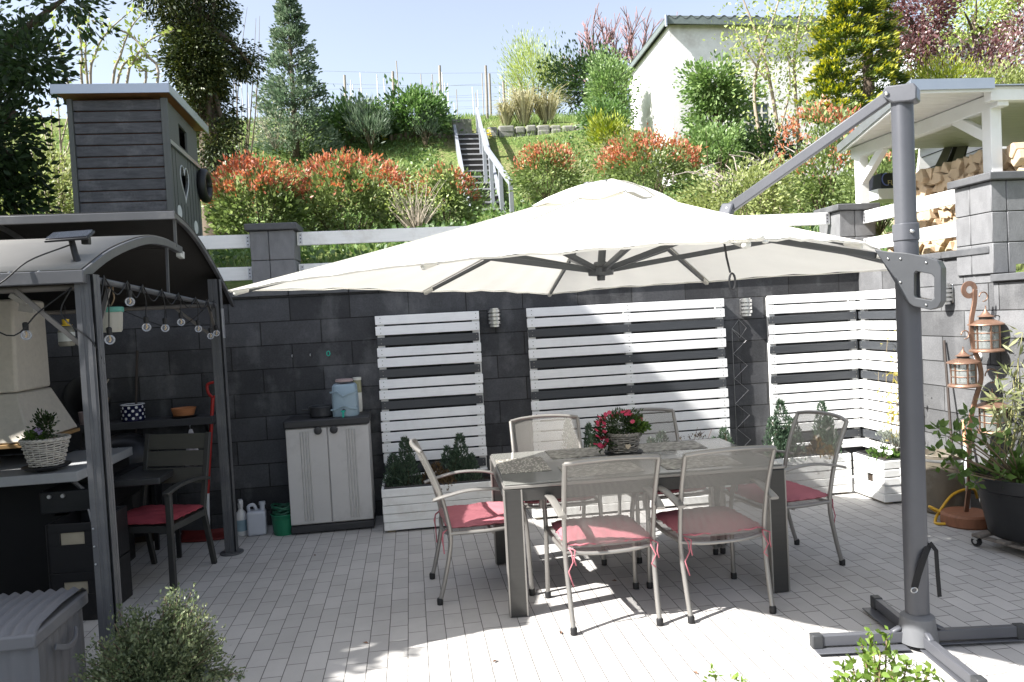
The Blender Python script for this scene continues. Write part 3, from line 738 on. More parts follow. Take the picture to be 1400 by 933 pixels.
# ================================================================== stacking chairs of aluminium and mesh
SL = sling_mat()
def uv_grid(name, rows, m, parent):
    """rows: list of rows of points; uv measured in metres"""
    nr, nc = len(rows), len(rows[0]); v = [p for r in rows for p in r]
    f = [(j*nc+i, j*nc+i+1, (j+1)*nc+i+1, (j+1)*nc+i) for j in range(nr-1) for i in range(nc-1)]
    me = bpy.data.meshes.new(name); me.from_pydata([tuple(map(float, p)) for p in v], [], f)
    uv = me.uv_layers.new(name='UVMap'); vl = [0.0]
    for j in range(1, nr): vl.append(vl[-1] + (Vector(rows[j][nc//2]) - Vector(rows[j-1][nc//2])).length)
    for lp in me.loops:
        j, i = divmod(lp.vertex_index, nc); uv.data[lp.index].uv = (v[lp.vertex_index][0], vl[j])
    for p in me.polygons: p.use_smooth = True
    return link_mesh(name, me, m, parent)
def bez(pts, n=20):
    """Catmull-Rom through the points"""
    P = [Vector(p) for p in pts]; P = [P[0]*2-P[1]] + P + [P[-1]*2-P[-2]]; out = []
    k = len(P)-3
    for i in range(n+1):
        s = i/n*k; j = min(int(s), k-1); u = s-j; a, b, c, d = P[j:j+4]
        out.append(.5*((2*b) + (c-a)*u + (2*a-5*b+4*c-d)*u*u + (-a+3*b-3*c+d)*u**3))
    return out
cush_red = mat('rose_red_cushion', (.43,.155,.18), .9, var=.12, scale=7, bump=.35, fine=350, spec=.12)
def cushion(parent, name='cushion', z=.43, y0=0.0, w=.47, d=.45, m=None, h=.05, seed=1):
    n = 18; top = []; v = []
    rr = random.Random(seed)
    for s in (1, -1):
        for j in range(n+1):
            for i in range(n+1):
                a, b = i/n*2-1, j/n*2-1
                e = max(0, 1-abs(a)**6)**.5 * max(0, 1-abs(b)**6)**.5
                puck = (.005*math.sin(a*9+seed)*math.sin(b*7) + .003*math.sin(a*21+b*13)) * (1 if s > 0 else 0)
                edge = 1 + .012*math.sin(a*17+seed)*(abs(b) > .95) + .012*math.sin(b*19)*(abs(a) > .95)
                v.append((a*w/2*edge, y0+b*d/2*edge, z+h/2 + s*(h/2*e*(.75+.25*(1-a*a)*(1-b*b))) + puck*e))
    f = []; k = (n+1)**2
    for j in range(n):
        for i in range(n):
            q = (j*(n+1)+i, j*(n+1)+i+1, (j+1)*(n+1)+i+1, (j+1)*(n+1)+i); f.append(q); f.append(tuple(x+k for x in q[::-1]))
    o = MB().add(v, f).build(name, m or cush_red, parent, smooth=70)
    p = MB(); hw, hd = w/2, d/2; pp = []
    for i in range(73):
        a = i/72*2*PI; c, s = math.cos(a), math.sin(a); rad = 1/max(abs(c), abs(s)); rad = min(rad, 1.28)
        pp.append((c*rad*hw*(1+.01*math.sin(i*2.9+seed)), y0+s*rad*hd*(1+.012*math.sin(i*2.3)), z+h/2+.004*math.sin(i*1.9+seed)))
    p.tube(pp, .005, 6, caps=False); p.build('piping', m or cush_red, o, smooth=180)
    q = MB()
    for sx in (-1, 1):
        x = sx*(w/2-.01); y = y0-d/2+.005
        q.tube([(x,y,z+.02),(x-.01*sx,y-.03,z+.0),(x+.015,y-.035,z-.05),(x-.01,y-.03,z-.10),(x+.012,y-.03,z-.15+.03*sx)], .004, 6)
        q.tube([(x,y,z+.02),(x+.03,y-.03,z+.01),(x+.02,y-.04,z-.03),(x+.03,y-.035,z-.07)], .004, 6)
    q.build('tie', m or cush_red, o, smooth=180)
    return o
def mesh_chair(name='garden_armchair'):
    t = thing(name, 'front left mesh armchair with its back to the camera', 'chair', (0,0,0), 0, 'mesh armchairs round the dining table')
    tube_r = .0135; rear = {}
    for sx in (-1, 1):
        path = bez([(sx*.232,-.285,.012),(sx*.235,-.245,.16),(sx*.24,-.205,.36),(sx*.242,-.215,.50),(sx*.245,-.262,.70),(sx*.248,-.345,.905)], 26)
        rear[sx] = path; low = [p for p in path if p.z < .46]; up = [p for p in path if p.z > .425]
        lg = MB().tube(low, tube_r, 10).build('leg', alu, t, smooth=60)
        MB().lathe([(0,0),(.018,0),(.019,.03),(.0155,.038)], (sx*.232,-.285,0.001), 14).build('foot', black_plastic, lg, smooth=50)
        MB().tube(up, tube_r*.95, 10).build('back_frame', alu, t, smooth=60)
        fp = bez([(sx*.268,.262,.012),(sx*.265,.258,.2),(sx*.262,.25,.42),(sx*.268,.225,.55),(sx*.275,.165,.625)], 20)
        lf = MB().tube(fp, tube_r, 10).build('leg', alu, t, smooth=60)
        MB().lathe([(0,0),(.018,0),(.019,.03),(.0155,.038)], (sx*.268,.262,0.001), 14).build('foot', black_plastic, lf, smooth=50)
        ap = bez([(sx*.278,.235,.545),(sx*.278,.185,.622),(sx*.279,.08,.660),(sx*.276,-.08,.668),(sx*.268,-.22,.645),(sx*.262,-.30,.625)], 22)
        prof = [(.023*math.copysign(abs(math.cos(a))**.6, math.cos(a)), .008*math.copysign(abs(math.sin(a))**.6, math.sin(a))) for a in np.linspace(0, 2*PI, 16, endpoint=False)]
        MB().sweep(ap, prof).build('armrest', alu, t, smooth=60)
    topbar = bez([(-.248,-.345,.905),(-.15,-.372,.918),(0,-.385,.924),(.15,-.372,.918),(.248,-.345,.905)], 18)
    MB().tube(topbar, .0125, 10).build('top_rail', alu, t, smooth=60)
    sf = MB(); ring = [(-.243,-.21,.415),(-.255,.0,.412),(-.258,.235,.42),(.258,.235,.42),(.255,.0,.412),(.243,-.21,.415)]
    sf.tube(ring[:3], .012, 8).tube(ring[3:], .012, 8).tube([ring[2],(-.15,.25,.415),(.15,.25,.415),ring[3]], .012, 8)
    sf.tube(bez([(-.243,-.205,.412),(-.1,-.225,.398),(.1,-.225,.398),(.243,-.205,.412)], 12), .011, 8).tube([(-.24,.05,.395),(.24,.05,.395)], .009, 8)
    sf.build('seat_frame', alu, t, smooth=60)
    rows = []
    for p in [q for q in rear[1] if q.z > .43]:
        u = (p.z-.43)/.48; row = []
        for i in range(13):
            a = i/12*2-1; bow = (1-a*a)*(.02+.02*u)
            row.append((a*(p.x-.006), p.y-bow, p.z+.016*u*(1-a*a)))
        rows.append(row)
    uv_grid('back_sling', rows, SL, t)
    uv_grid('seat_sling', [[(a*.245, y, .418-.012*(1-a*a)) for a in np.linspace(-1,1,9)] for y in np.linspace(-.21,.24,8)], SL, t)
    return t
base = mesh_chair()
def put_cushion(ch, seed): cushion(ch, 'seat_cushion', .418, .015, .46, .46, seed=seed)
seats = [((.988, 4.122), R(0), 'front left mesh armchair with its back to the camera'),
         ((1.612, 4.115), R(1.5), 'front right mesh armchair with its back to the camera'),
         ((.355, 4.70), R(-90+4), 'mesh armchair at the left end of the table, seen from the side'),
         ((2.297, 4.62), R(90+7), 'mesh armchair at the right end of the table facing left'),
         ((.925, 5.125), R(180-2), 'far left mesh armchair facing the camera, partly in sun'),
         ((1.675, 5.10), R(180+2), 'far right mesh armchair facing the camera behind the flower basket')]
cush0 = cushion(base, 'seat_cushion', .418, .015, .47, .47, h=.062, seed=3)
for i, ((x, y), rz, lab) in enumerate(seats):
    if i == 0: base.location = (x, y, 0); base.rotation_euler = (0,0,rz); base['label'] = lab
    else: copy_tree(base, (x, y, 0), rz, lab)

# ================================================================== wicker
wick_white = mat('white_wicker', (.50,.47,.42), .7, var=.3, scale=40, bump=.3)
wick_grey = mat('grey_wicker', (.27,.25,.22), .75, var=.35, scale=40, bump=.3)
def wicker(parent, r0, r1, h, m, rows=11, n=20, sq=1.0, name='basket'):
    mb = MB()
    for k in range(rows):
        u = (k+.5)/rows; r = r0+(r1-r0)*u; z = h*u; pts = []
        for i in range(n*4+1):
            a = i/(n*4)*2*PI; w = math.cos(a*n/2 + (PI if k % 2 else 0))*.006
            pts.append(((r+w)*math.cos(a), (r+w)*math.sin(a)*sq, z+.002*math.sin(3*a+k)))
        mb.tube(pts, h/rows*.42, 5, caps=False)
    for i in range(n):
        a = (i+.5)/n*2*PI; mb.tube([(r0*math.cos(a), r0*math.sin(a)*sq, 0), (r1*math.cos(a), r1*math.sin(a)*sq, h)], .004, 5)
    for s in (0, 1):
        pts = [((r1+.004*math.cos(a*14+s*PI))*math.cos(a), (r1+.004*math.cos(a*14+s*PI))*math.sin(a)*sq, h+.006*math.sin(a*14+s*PI)) for a in np.linspace(0, 2*PI, 113)]
        mb.tube(pts, .008, 5, caps=False)
    b = mb.build(name, m, parent, smooth=180)
    MB().lathe([(0,.0),(r0*.96,.0),(r0+(r1-r0)*.8-.012,h*.8),(0,h*.82)], (0,0,.004), 24).build('soil', soil_m, parent)
    return b
leaf_green = leafmat('fresh_green_leaf', [(.045,.085,.02),(.08,.15,.03),(.14,.22,.05)])
leaf_dark = leafmat('dark_green_leaf', [(.018,.034,.012),(.035,.062,.02),(.06,.095,.03)])
def flower(mbx, p, r, n=7):
    q = unit(1)[0]*.4 + np.array([0,-.5,.6]); q /= np.linalg.norm(q); a = np.cross(q, [0,0,1.]); a /= np.linalg.norm(a); b = np.cross(q, a)
    for i in range(n):
        th = 2*PI*i/n; d = a*math.cos(th)+b*math.sin(th); s = np.cross(q, d); p = np.asarray(p)
        mbx.add([p, p+d*r*.6+s*r*.4+q*r*.15, p+d*r+q*r*.3, p+d*r*.6-s*r*.4+q*r*.15], [(0,1,2,3)])
    return mbx
# flower basket on the table
bp_ = on_table(.02, .10)
t = thing('flower_basket', 'grey wicker basket of deep pink flowers in the middle of the table', 'flower basket', bp_, trz)
MB().lathe([(0,.012),(.115,.012),(.125,.026),(.12,.03),(0,.022)], (0,0,0), 28).build('tray', black_plastic, t, smooth=40)
for a in (0.4, 2.5, 4.6): MB().ball((.09*math.cos(a), .09*math.sin(a), .007), .007, 8).build('tray_foot', black_plastic, t)
bk = wicker(t, .085, .108, .115, wick_grey, rows=9, n=16); bk.location.z = .028
for c in [o for o in kids(t) if o.name.startswith('soil')]: c.location.z = .028
hp = [(.02+.10*math.cos(a), -.02, .14+.09*math.sin(a)) for a in np.linspace(.0, PI, 15)]
MB().tube([(.105,.0,.13),(.10,-.01,.19),(.07,-.03,.205),(.045,-.05,.17)], .005, 6).build('handle', wick_grey, t, smooth=180)
MB().prism([(0,-.018),(.016,0),(.017,.01),(.009,.017),(0,.011),(-.009,.017),(-.017,.01),(-.016,0)], (-.0,-.116,.075), (1,0,0), (0,0,1), (0,-.004,0)).build('wooden_heart', mat('pale_wood', (.55,.45,.33), .7), t, bevel=.001)
p, o_, _ = clumps(1500, (-.02,0,.20), (.14,.10,.075), 26, .025); p2, o2, _ = clumps(500, (-.13,-.03,.12), (.06,.05,.08), 12, .02)
leaves('leaf', np.vstack([p,p2]), np.vstack([o_,o2])+[0,0,.2], .026, leaf_dark, t, .35, world=False)
p3, o3, _ = clumps(260, (.085,-.02,.19), (.04,.05,.03), 8, .014); leaves('leaf', p3, o3+[0,0,.4], .035, leaf_green, t, .55, world=False)
fl = MB()
for i in range(26):
    a = rnd.uniform(0, 2*PI); e = rnd.uniform(.1, 1.2); fl and flower(fl, (-.03+.15*math.cos(a)*math.cos(e), -.02+.11*math.sin(a)*math.cos(e), .205+.085*math.sin(e)), .017)
for i in range(14): flower(fl, (-.15+rnd.uniform(-.05,.03), -.06+rnd.uniform(-.04,.04), .10+rnd.uniform(-.04,.10)), .017)
fl.build('blossom', leafmat('deep_pink_petal', [(.50,.03,.09),(.62,.06,.14),(.66,.14,.22)], .3), t)
# ================================================================== white plank planters
def planter(name, label, x0, x1, y0, y1, h=.335, rows=5, broken=False):
    t = thing(name, label, 'planter', ((x0+x1)/2, (y0+y1)/2, 0), 0, 'white plank planters along the walls')
    mb = MB(); bh = h/rows
    for r in range(rows):
        z0, z1 = .018+r*bh, .018+(r+1)*bh-.0035; o = rnd.uniform(-.004, .004)
        if broken and r in (2, 3):
            mb.box(x0+o, x0+.16+.05*r, y0+o, y0+.02+o, z0, z1-.004); mb.obox(((x0+x1)/2+.06, y0+.005, (z0+z1)/2+.004), (x1-x0-.16, .018, bh*.8), (.1, R(2), R(1)))
        else: mb.box(x0+o, x1+o, y0+o, y0+.02+o, z0, z1)
        mb.box(x0+o, x1+o, y1-.02, y1, z0, z1)
        if broken and r in (2,):
            mb.box(x0-.001+o, x0+.02+o, y0+.022, y0+.15, z0, z1); mb.box(x0-.001+o, x0+.02+o, y0+.24, y1-.022, z0, z1)
        else: mb.box(x0-.001+o, x0+.02+o, y0+.022, y1-.022, z0, z1)
        mb.box(x1-.02, x1, y0+.022, y1-.022, z0, z1)
    mb.build('plank_side', white_wood, t, bevel=.0045, world=True)
    for xa in (x0+.03, x1-.09): MB().box(xa, xa+.06, y0+.03, y1-.03, .0, .02).build('foot', mat('raw_batten', (.30,.24,.15), .8), t, world=True)
    MB().box(x0+.022, x1-.022, y0+.022, y1-.022, .03, h-.03).build('soil', soil_m, t, world=True)
    lb = MB(); 
    lb.box(x0+.02, x1-.02, y0+.021, y0+.027, h-.04, h+.028).box(x0+.02, x1-.02, y1-.027, y1-.021, h-.04, h+.028).box(x0+.021, x0+.027, y0+.03, y1-.03, h-.04, h+.028).box(x1-.027, x1-.021, y0+.03, y1-.03, h-.04, h+.028)
    lb.build('liner', mat('dark_liner', (.05,.05,.052), .6), t, world=True)
    return t
planter('plank_planter', 'weathered white plank planter beside the plastic cabinet, holding two dwarf conifers', -.292, .628, 6.08, 6.52)
planter('plank_planter', 'white plank planter behind the left half of the table', .915, 1.84, 6.08, 6.52)
planter('plank_planter', 'white plank planter behind the right half of the table', 1.90, 2.82, 6.08, 6.52)
planter('plank_planter', 'white plank planter behind the chair at the right end of the table', 2.93, 3.675, 6.03, 6.47)
planter('plank_planter', 'broken white plank planter in the wall corner with silvery plants', 3.70, 4.15, 5.62, 6.05, broken=True)

conif = leafmat('blue_green_conifer', [(.035,.062,.042),(.07,.11,.068),(.12,.165,.105)], .2)
conif_b = leafmat('grey_green_conifer', [(.03,.055,.035),(.06,.10,.06),(.11,.16,.10)], .2)
dead = leafmat('dry_brown_foliage', [(.06,.035,.018),(.11,.07,.035),(.17,.12,.06)], .15)
dry_twig = mat('dry_twig', (.10,.06,.035), .8)
def dwarf_conifer(label, x, y, z, h, r, m=conif, n=1500, spires=5, name='dwarf_conifer', group='dwarf conifers in the planters'):
    t = thing(name, label, 'dwarf conifer', (x, y, z), 0, group)
    P, D = [], []; tips = []
    for k in range(spires):
        a = rnd.uniform(0, 2*PI); rr = 0 if k == 0 else r*rnd.uniform(.35, .75); hh = h if k == 0 else h*rnd.uniform(.5, .85)
        cx, cy = x+rr*math.cos(a), y+rr*math.sin(a); m_ = n//spires if k else n//spires*2
        s = rng.uniform(0, 1, m_)**.85; ang = rng.uniform(0, 2*PI, m_); rad = (1-s)**.75*r*(.62 if k else .75)*np.sqrt(rng.uniform(.15, 1, m_))+.006
        P.append(np.stack([cx+rad*np.cos(ang), cy+rad*np.sin(ang), z+s*hh], 1)); D.append(np.stack([np.cos(ang)*.5, np.sin(ang)*.5, np.full(m_, 1.0)], 1))
        tips.append((cx, cy, z+hh*.92))
    leaves('foliage', np.vstack(P), np.vstack(D), .032, m, t, .32)
    stems('stem', (x, y, z), tips, .007, greentwig_m, t)
    return t
dwarf_conifer('taller left dwarf conifer in the planter beside the cabinet', -.09, 6.28, .31, .40, .17, n=2600)
dwarf_conifer('right dwarf conifer in the planter beside the cabinet', .36, 6.28, .31, .40, .15, n=2400)
dwarf_conifer('brown tinged dead conifer between the two green ones beside the cabinet', .15, 6.2, .30, .20, .15, m=dead, n=900)
dwarf_conifer('slim conifer behind the far left mesh chair', 1.27, 6.26, .31, .46, .10, n=1300, spires=3)
dwarf_conifer('small conifer just left of the table flower basket', 1.46, 6.3, .31, .40, .10, n=1100, spires=3)
dwarf_conifer('slim conifer behind the flower basket blossoms', 1.68, 6.25, .31, .42, .09, n=1000, spires=4)
dwarf_conifer('bushy conifer seen through the far right chair mesh', 2.08, 6.25, .31, .30, .16, m=conif_b, n=1700, spires=6)
dwarf_conifer('round dark conifer at the right end of the middle planters', 2.66, 6.3, .31, .28, .15, n=1700, spires=7)
dwarf_conifer('large silvery conifer behind the right hand mesh chair', 3.14, 6.2, .31, .50, .19, m=conif_b, n=3000, spires=6)
dwarf_conifer('conifer with brown lower twigs beside the wall corner', 3.53, 6.22, .31, .46, .17, m=conif_b, n=2200, spires=6)
dwarf_conifer('orange brown dry shrub at the foot of the corner conifer', 3.42, 6.12, .31, .17, .14, m=leafmat('rusty_foliage', [(.12,.07,.02),(.2,.12,.035),(.16,.15,.05)]), n=900)
# red-stemmed dry shoots
t = thing('dry_shoots', 'bare reddish dry shoots rising from the planter behind the table', 'dry plant', (2.38, 6.28, .31), 0)
stems('stem', (2.38, 6.28, .3), [(2.38+rnd.uniform(-.2,.2), 6.28+rnd.uniform(-.06,.06), .31+rnd.uniform(.15,.32)) for _ in range(11)], .004, mat('reddish_twig', (.16,.07,.05), .7), t)
p, o_, _ = clumps(140, (2.38,6.28,.48), (.2,.06,.1), 14, .02); leaves('dry_leaf', p, o_+[0,0,.6], .022, dead, t, .4)
# silver plant, daisies and a thin climber in the corner planter
silver = leafmat('silver_leaf', [(.14,.16,.13),(.22,.24,.20),(.32,.34,.30)], .2)
t = thing('silver_herb', 'silvery grey herb in the broken corner planter', 'herb', (3.95, 5.82, .32))
p, o_, cc = clumps(1500, (3.95,5.82,.42), (.17,.14,.11), 30, .022, low=-.3); leaves('foliage', p, o_+[0,0,.8], .03, silver, t, .22)
stems('stem', (3.95,5.82,.31), cc[:14], .003, greentwig_m, t)
t = thing('daisy_plant', 'small green plant with white flowers at the edge of the corner planter', 'flowers', (3.79, 5.76, .32))
p, o_, cc = clumps(420, (3.79,5.76,.36), (.09,.09,.05), 14, .02, low=-.2); leaves('foliage', p, o_+[0,0,.5], .035, leaf_green, t, .5)
fl = MB()
for i in range(9): flower(fl, (3.77+rnd.uniform(-.08,.08), 5.73+rnd.uniform(-.07,.05), .42+rnd.uniform(-.03,.04)), .022, 9)
fl.build('white_flower', leafmat('white_petal', [(.75,.75,.72),(.8,.8,.78)], .2), t, world=True)
t = thing('young_climber', 'thin climbing plant with small yellow leaves before the sunlit side screen', 'climbing plant', (4.0, 5.95, .33))
tips = [(4.08+rnd.uniform(-.05,.05), 5.78+.1*i, rnd.uniform(1.0, 1.45)) for i in range(5)]
stems('stem', (4.02,5.95,.32), tips, .004, mat('tan_stem', (.25,.19,.10), .8), t, sag=.12)
P = []
for tp in tips:
    for _ in range(34):
        s = rnd.uniform(.15, 1); P.append(np.array((4.02,5.95,.32))*(1-s)+np.array(tp)*s+np.array([rnd.gauss(0,.03),rnd.gauss(0,.04),rnd.gauss(0,.03)]))
leaves('leaf', np.array(P), unit(len(P))+[-.3,-.3,.3], .04, leafmat('yellow_leaf', [(.30,.27,.07),(.42,.36,.10),(.5,.45,.16)], .4), t, .5)

# ================================================================== plastic cabinet and what stands on it
cab_l = mat('light_grey_plastic', (.50,.485,.47), .5, var=.05, scale=3, bump=.05, dirt=(.26,.25,.23), dirt_scale=4, dirt_amt=.4)
cab_d = mat('dark_grey_plastic', (.032,.032,.034), .5, var=.1, bump=.06)
cx0, cx1, cy0, cy1 = -1.035, -.375, 6.25, 6.61
t = thing('plastic_cabinet', 'light grey plastic garden cabinet with dark lid beside the planter', 'cabinet', ((cx0+cx1)/2, (cy0+cy1)/2, 0))
MB().box(cx0+.004, cx1-.004, cy0+.024, cy1, .075, .86).build('body', cab_l, t, bevel=.006, world=True)
for i in (0, 1):
    a0 = cx0 + i*(cx1-cx0)/2 + .004; a1 = a0 + (cx1-cx0)/2 - .008
    dr = MB().box(a0, a1, cy0+.004, cy0+.022, .085, .855)
    do = dr.build('door', cab_l, t, bevel=.004, world=True); rb = MB()
    mid = a0 + (a1-a0)*(.46 if i == 0 else .56)
    for k in range(4):
        x = mid + (k-1.5)*.021; rb.tube([(x, cy0+.004, .11), (x, cy0+.004, .83)], .0062, 8)
    rb.build('ribs', mat('shade_grey_plastic', (.41,.40,.385), .5), do, smooth=60, world=True)
    xk = (cx0+cx1)/2 + (-.07 if i == 0 else .055)
    MB().lathe([(.012,0),(.03,-.008),(.032,-.02),(.02,-.026),(0,-.026)], (xk, cy0+.002, .835), 20, axis='y').build('knob', cab_d, do, smooth=50, world=True)
MB().box(cx0-.008, cx1+.008, cy0-.01, cy1+.004, .862, .925).build('lid', cab_d, t, bevel=.012, world=True)
MB().box(cx0, cx1, cy0+.006, cy1, .012, .072).build('plinth', cab_d, t, bevel=.008, world=True)
z = .926
t = thing('water_dispenser', 'pale blue plastic water dispenser with green tap on the cabinet', 'water dispenser', (-.56, 6.40, z), R(-4))
blue = mat('pale_blue_plastic', (.27,.36,.42), .35, var=.06, bump=.05)
mb = MB(); ring = [(.105*math.copysign(abs(math.cos(a))**.55, math.cos(a)), .10*math.copysign(abs(math.sin(a))**.55, math.sin(a))) for a in np.linspace(0, 2*PI, 28, endpoint=False)]
mb.sweep([(0,0,0),(0,0,.02),(0,0,.14),(0,0,.245),(0,0,.262)], ring, up=(0,1,0), scale=[.97,1,.99,.93,.80]); mb.build('body', blue, t, smooth=50)
for zz, s in ((.20, -1), (.085, 1)):
    MB().sweep([(-.108,-.085,zz+.0),(-.05,-.105,zz-.012*s-.004),(0,-.108,zz-.034*s if s > 0 else zz-.034),(.05,-.105,zz-.012),(.108,-.085,zz)][:5] if s < 0 else [(-.108,-.085,zz-.03),(-.05,-.105,zz-.015),(0,-.108,zz+.008),(.05,-.105,zz-.015),(.108,-.085,zz-.03)], [(-.004,-.007),(.004,-.007),(.004,.007),(-.004,.007)]).build('moulded_rib', blue, t, bevel=.002)
MB().lathe([(.0,.27),(.068,.27),(.072,.265),(.072,.25)], (0,0,.03), 28).build('screw_lid', mat('pinkish_grey_plastic', (.34,.26,.25), .5), t, smooth=40)
tp = MB().lathe([(.0,-.04),(.012,-.04),(.014,0)], (0,-.10,.05), 14, axis='y').build('tap', cab_d, t, smooth=50)
MB().box(-.008,.008,-.155,-.14,.0,.055).box(-.018,.018,-.153,-.142,.042,.056).build('tap_lever', mat('turquoise_plastic', (.02,.36,.27), .4), tp, bevel=.003)
t = thing('cooking_pot', 'small dark grey pot on the cabinet beside the water dispenser', 'pot', (-.755, 6.42, z))
MB().lathe([(0,.0),(.085,.0),(.098,.012),(.102,.075),(.108,.085),(.106,.09),(.098,.085),(.094,.02),(0,.012)], (0,0,0), 28).build('pot_body', mat('dark_enamel', (.045,.047,.052), .35), t, smooth=40)
MB().box(-.165,-.10,-.012,.012,.055,.068).build('handle', cab_d, t, bevel=.004)
t = thing('rain_gauge', 'yellowed rain gauge tube on a white holder behind the dispenser', 'rain gauge', (-.47, 6.60, z))
MB().lathe([(.033,.27),(.033,.165)], (0,0,0), 20).build('tube', glassmat('yellowed_clear_plastic', (.62,.60,.38), .45), t, smooth=50)
MB().lathe([(0,.295),(.036,.293),(.037,.272),(.034,.27)], (0,0,0), 20).lathe([(.03,.165),(.034,.16),(.034,.05),(.03,0),(0,0)], (0,0,0), 20).build('holder', mat('off_white_plastic', (.62,.61,.55), .5), t, smooth=50)
# three small things hung on the wall above
t = thing('wall_hook', 'turquoise ring hook on the dark wall above the water dispenser', 'hook', (-.70, WY-.004, 1.435))
MB().tube([(-.70+.013*math.cos(a), WY-.012, 1.435+.02*math.sin(a)) for a in np.linspace(0, 2*PI, 17)], .005, 6).build('ring', mat('turquoise_plastic', (.02,.36,.27), .4), t, world=True, smooth=180)
for xx, lab in ((-.85, 'small metal hook in a pale patch on the dark wall'), (-1.0, 'small green wall plug hook on the dark wall')):
    t = thing('wall_hook', lab, 'hook', (xx, WY-.004, 1.43)); MB().tube([(xx,WY,1.44),(xx,WY-.025,1.44),(xx,WY-.03,1.43),(xx,WY-.028,1.42)], .004, 6).build('hook_wire', steel, t, world=True, smooth=180)

# ================================================================== bottles at the foot of the wall
bx = atz(327, 733, 0); t = thing('spray_bottle', 'white spray bottle standing between the gazebo post and a canister', 'spray bottle', (bx[0]+.02, 6.42, 0), R(200))
wp = mat('white_plastic', (.66,.66,.66), .4, var=.03)
MB().lathe([(0,0),(.042,0),(.045,.008),(.045,.15),(.038,.185),(.02,.205),(.016,.225)], (0,0,0), 24).build('bottle', wp, t, smooth=40)
MB().lathe([(.020,.222),(.022,.26),(.02,.265)], (0,0,0), 18).box(-.016,.016,-.025,.045,.262,.292).box(-.008,.008,.03,.045,.225,.262).build('spray_head', wp, t, bevel=.004)
MB().lathe([(.0457,.04),(.0457,.13)], (0,0,0), 24, cap=False).build('label_sticker', mat('blue_sticker', (.25,.36,.42), .4), t, smooth=60)
bx = atz(350, 732, 0); t = thing('canister', 'translucent white canister beside the spray bottle', 'canister', (bx[0]+.01, 6.40, 0), R(6))
cm = mat('milky_plastic', (.48,.50,.55), .35, var=.05)
MB().box(-.075,.075,-.06,.06,0,.20).build('body', cm, t, bevel=.02, seg=3)
MB().tube(bez([(-.055,0,.19),(-.06,0,.235),(-.02,0,.245),(.0,0,.20)], 10), .014, 10).build('handle', cm, t, smooth=180)
MB().lathe([(.02,.0),(.02,.05),(.026,.05),(.026,.075),(0,.077)], (.048,0,.19), 18).build('screw_cap', cm, t, smooth=40)
bx = atz(383, 735, 0); t = thing('watering_can', 'green bucket heaped with a coiled hose beside the cabinet', 'bucket', (bx[0]+.02, 6.36, 0))
gp = mat('green_plastic', (.012,.15,.075), .4, var=.15)
MB().lathe([(0,0),(.085,0),(.10,.16),(.105,.165),(.10,.17),(.09,.03),(0,.02)], (0,0,0), 26).build('bucket_body', gp, t, smooth=40)
mb = MB()
for k in range(5): mb.tube([(.085*math.cos(a)*(1+.08*math.sin(3*a+k)), .075*math.sin(a), .17+.015*k+.012*math.sin(2*a+k*2)) for a in np.linspace(0, 2*PI, 33)], .009, 6)
mb.build('coiled_hose', mat('dark_green_hose', (.02,.10,.06), .4, var=.5, scale=30), t, smooth=180)
t['label'] = 'green bucket heaped with a coiled hose beside the cabinet'; t.name = 'hose_bucket'

# ================================================================== right-hand corner: barrel, sticks, hose, lanterns, big pot
t = thing('metal_tub', 'tall weathered tub half hidden behind the parasol mast', 'tub', (3.98, 5.32, 0))
mb = MB().lathe([(0,0),(.13,0),(.15,.02),(.165,.44),(.17,.45),(.16,.455),(.15,.40),(0,.39)], (0,0,0), 28)
mb.build('tub_body', mat('weathered_tub', (.15,.13,.10), .6, var=.3, scale=6, stretch=(1,1,.3), dirt=(.4,.38,.34)), t, smooth=40)
MB().lathe([(.1668,.405),(.169,.415),(.1672,.425)], (0,0,0), 28, cap=False).build('band', steel, t, smooth=60)
t = thing('paint_stick', 'paint spattered stick leaning on the wall behind the mast', 'stick', (3.98, 5.02, 0))
MB().tube([(3.965, 5.02, .005), (4.09, 5.2, .52)], .014, 8).build('shaft', mat('spattered_paint', (.45,.47,.48), .6, var=.4, scale=12, dirt=(.12,.25,.3), dirt_scale=8), t, world=True, smooth=60)
MB().tube([(4.09, 5.2, .522), (4.13, 5.26, .70)], .012, 8).build('handle_end', mat('orange_grip', (.55,.28,.15), .6), t, world=True, smooth=60)
t = thing('garden_hoe', 'thin dark tool handle leaning in the wall corner beside the mast', 'tool handle', (4.06, 5.30, 0))
MB().tube([(4.02, 5.22, .0), (4.175, 5.50, 1.30)], .010, 8).build('handle', mat('dark_handle', (.04,.03,.025), .6), t, world=True, smooth=60)
t = thing('garden_hose', 'yellow garden hose looped on the ground beside the lantern stand', 'hose', (3.85, 5.1, 0))
pts = bez([(4.16,5.18,.12),(4.10,5.15,.20),(3.95,5.16,.17),(3.80,5.12,.06),(3.72,5.06,.012),(3.70,5.0,.012),(3.76,4.98,.02),(3.79,5.06,.06),(3.74,5.14,.10),(3.82,5.16,.05),(3.98,5.14,.03),(4.15,5.1,.02)], 60)
MB().tube(pts, .0105, 8).build('hose_tube', mat('yellow_hose', (.58,.34,.03), .4, var=.1), t, world=True, smooth=180)

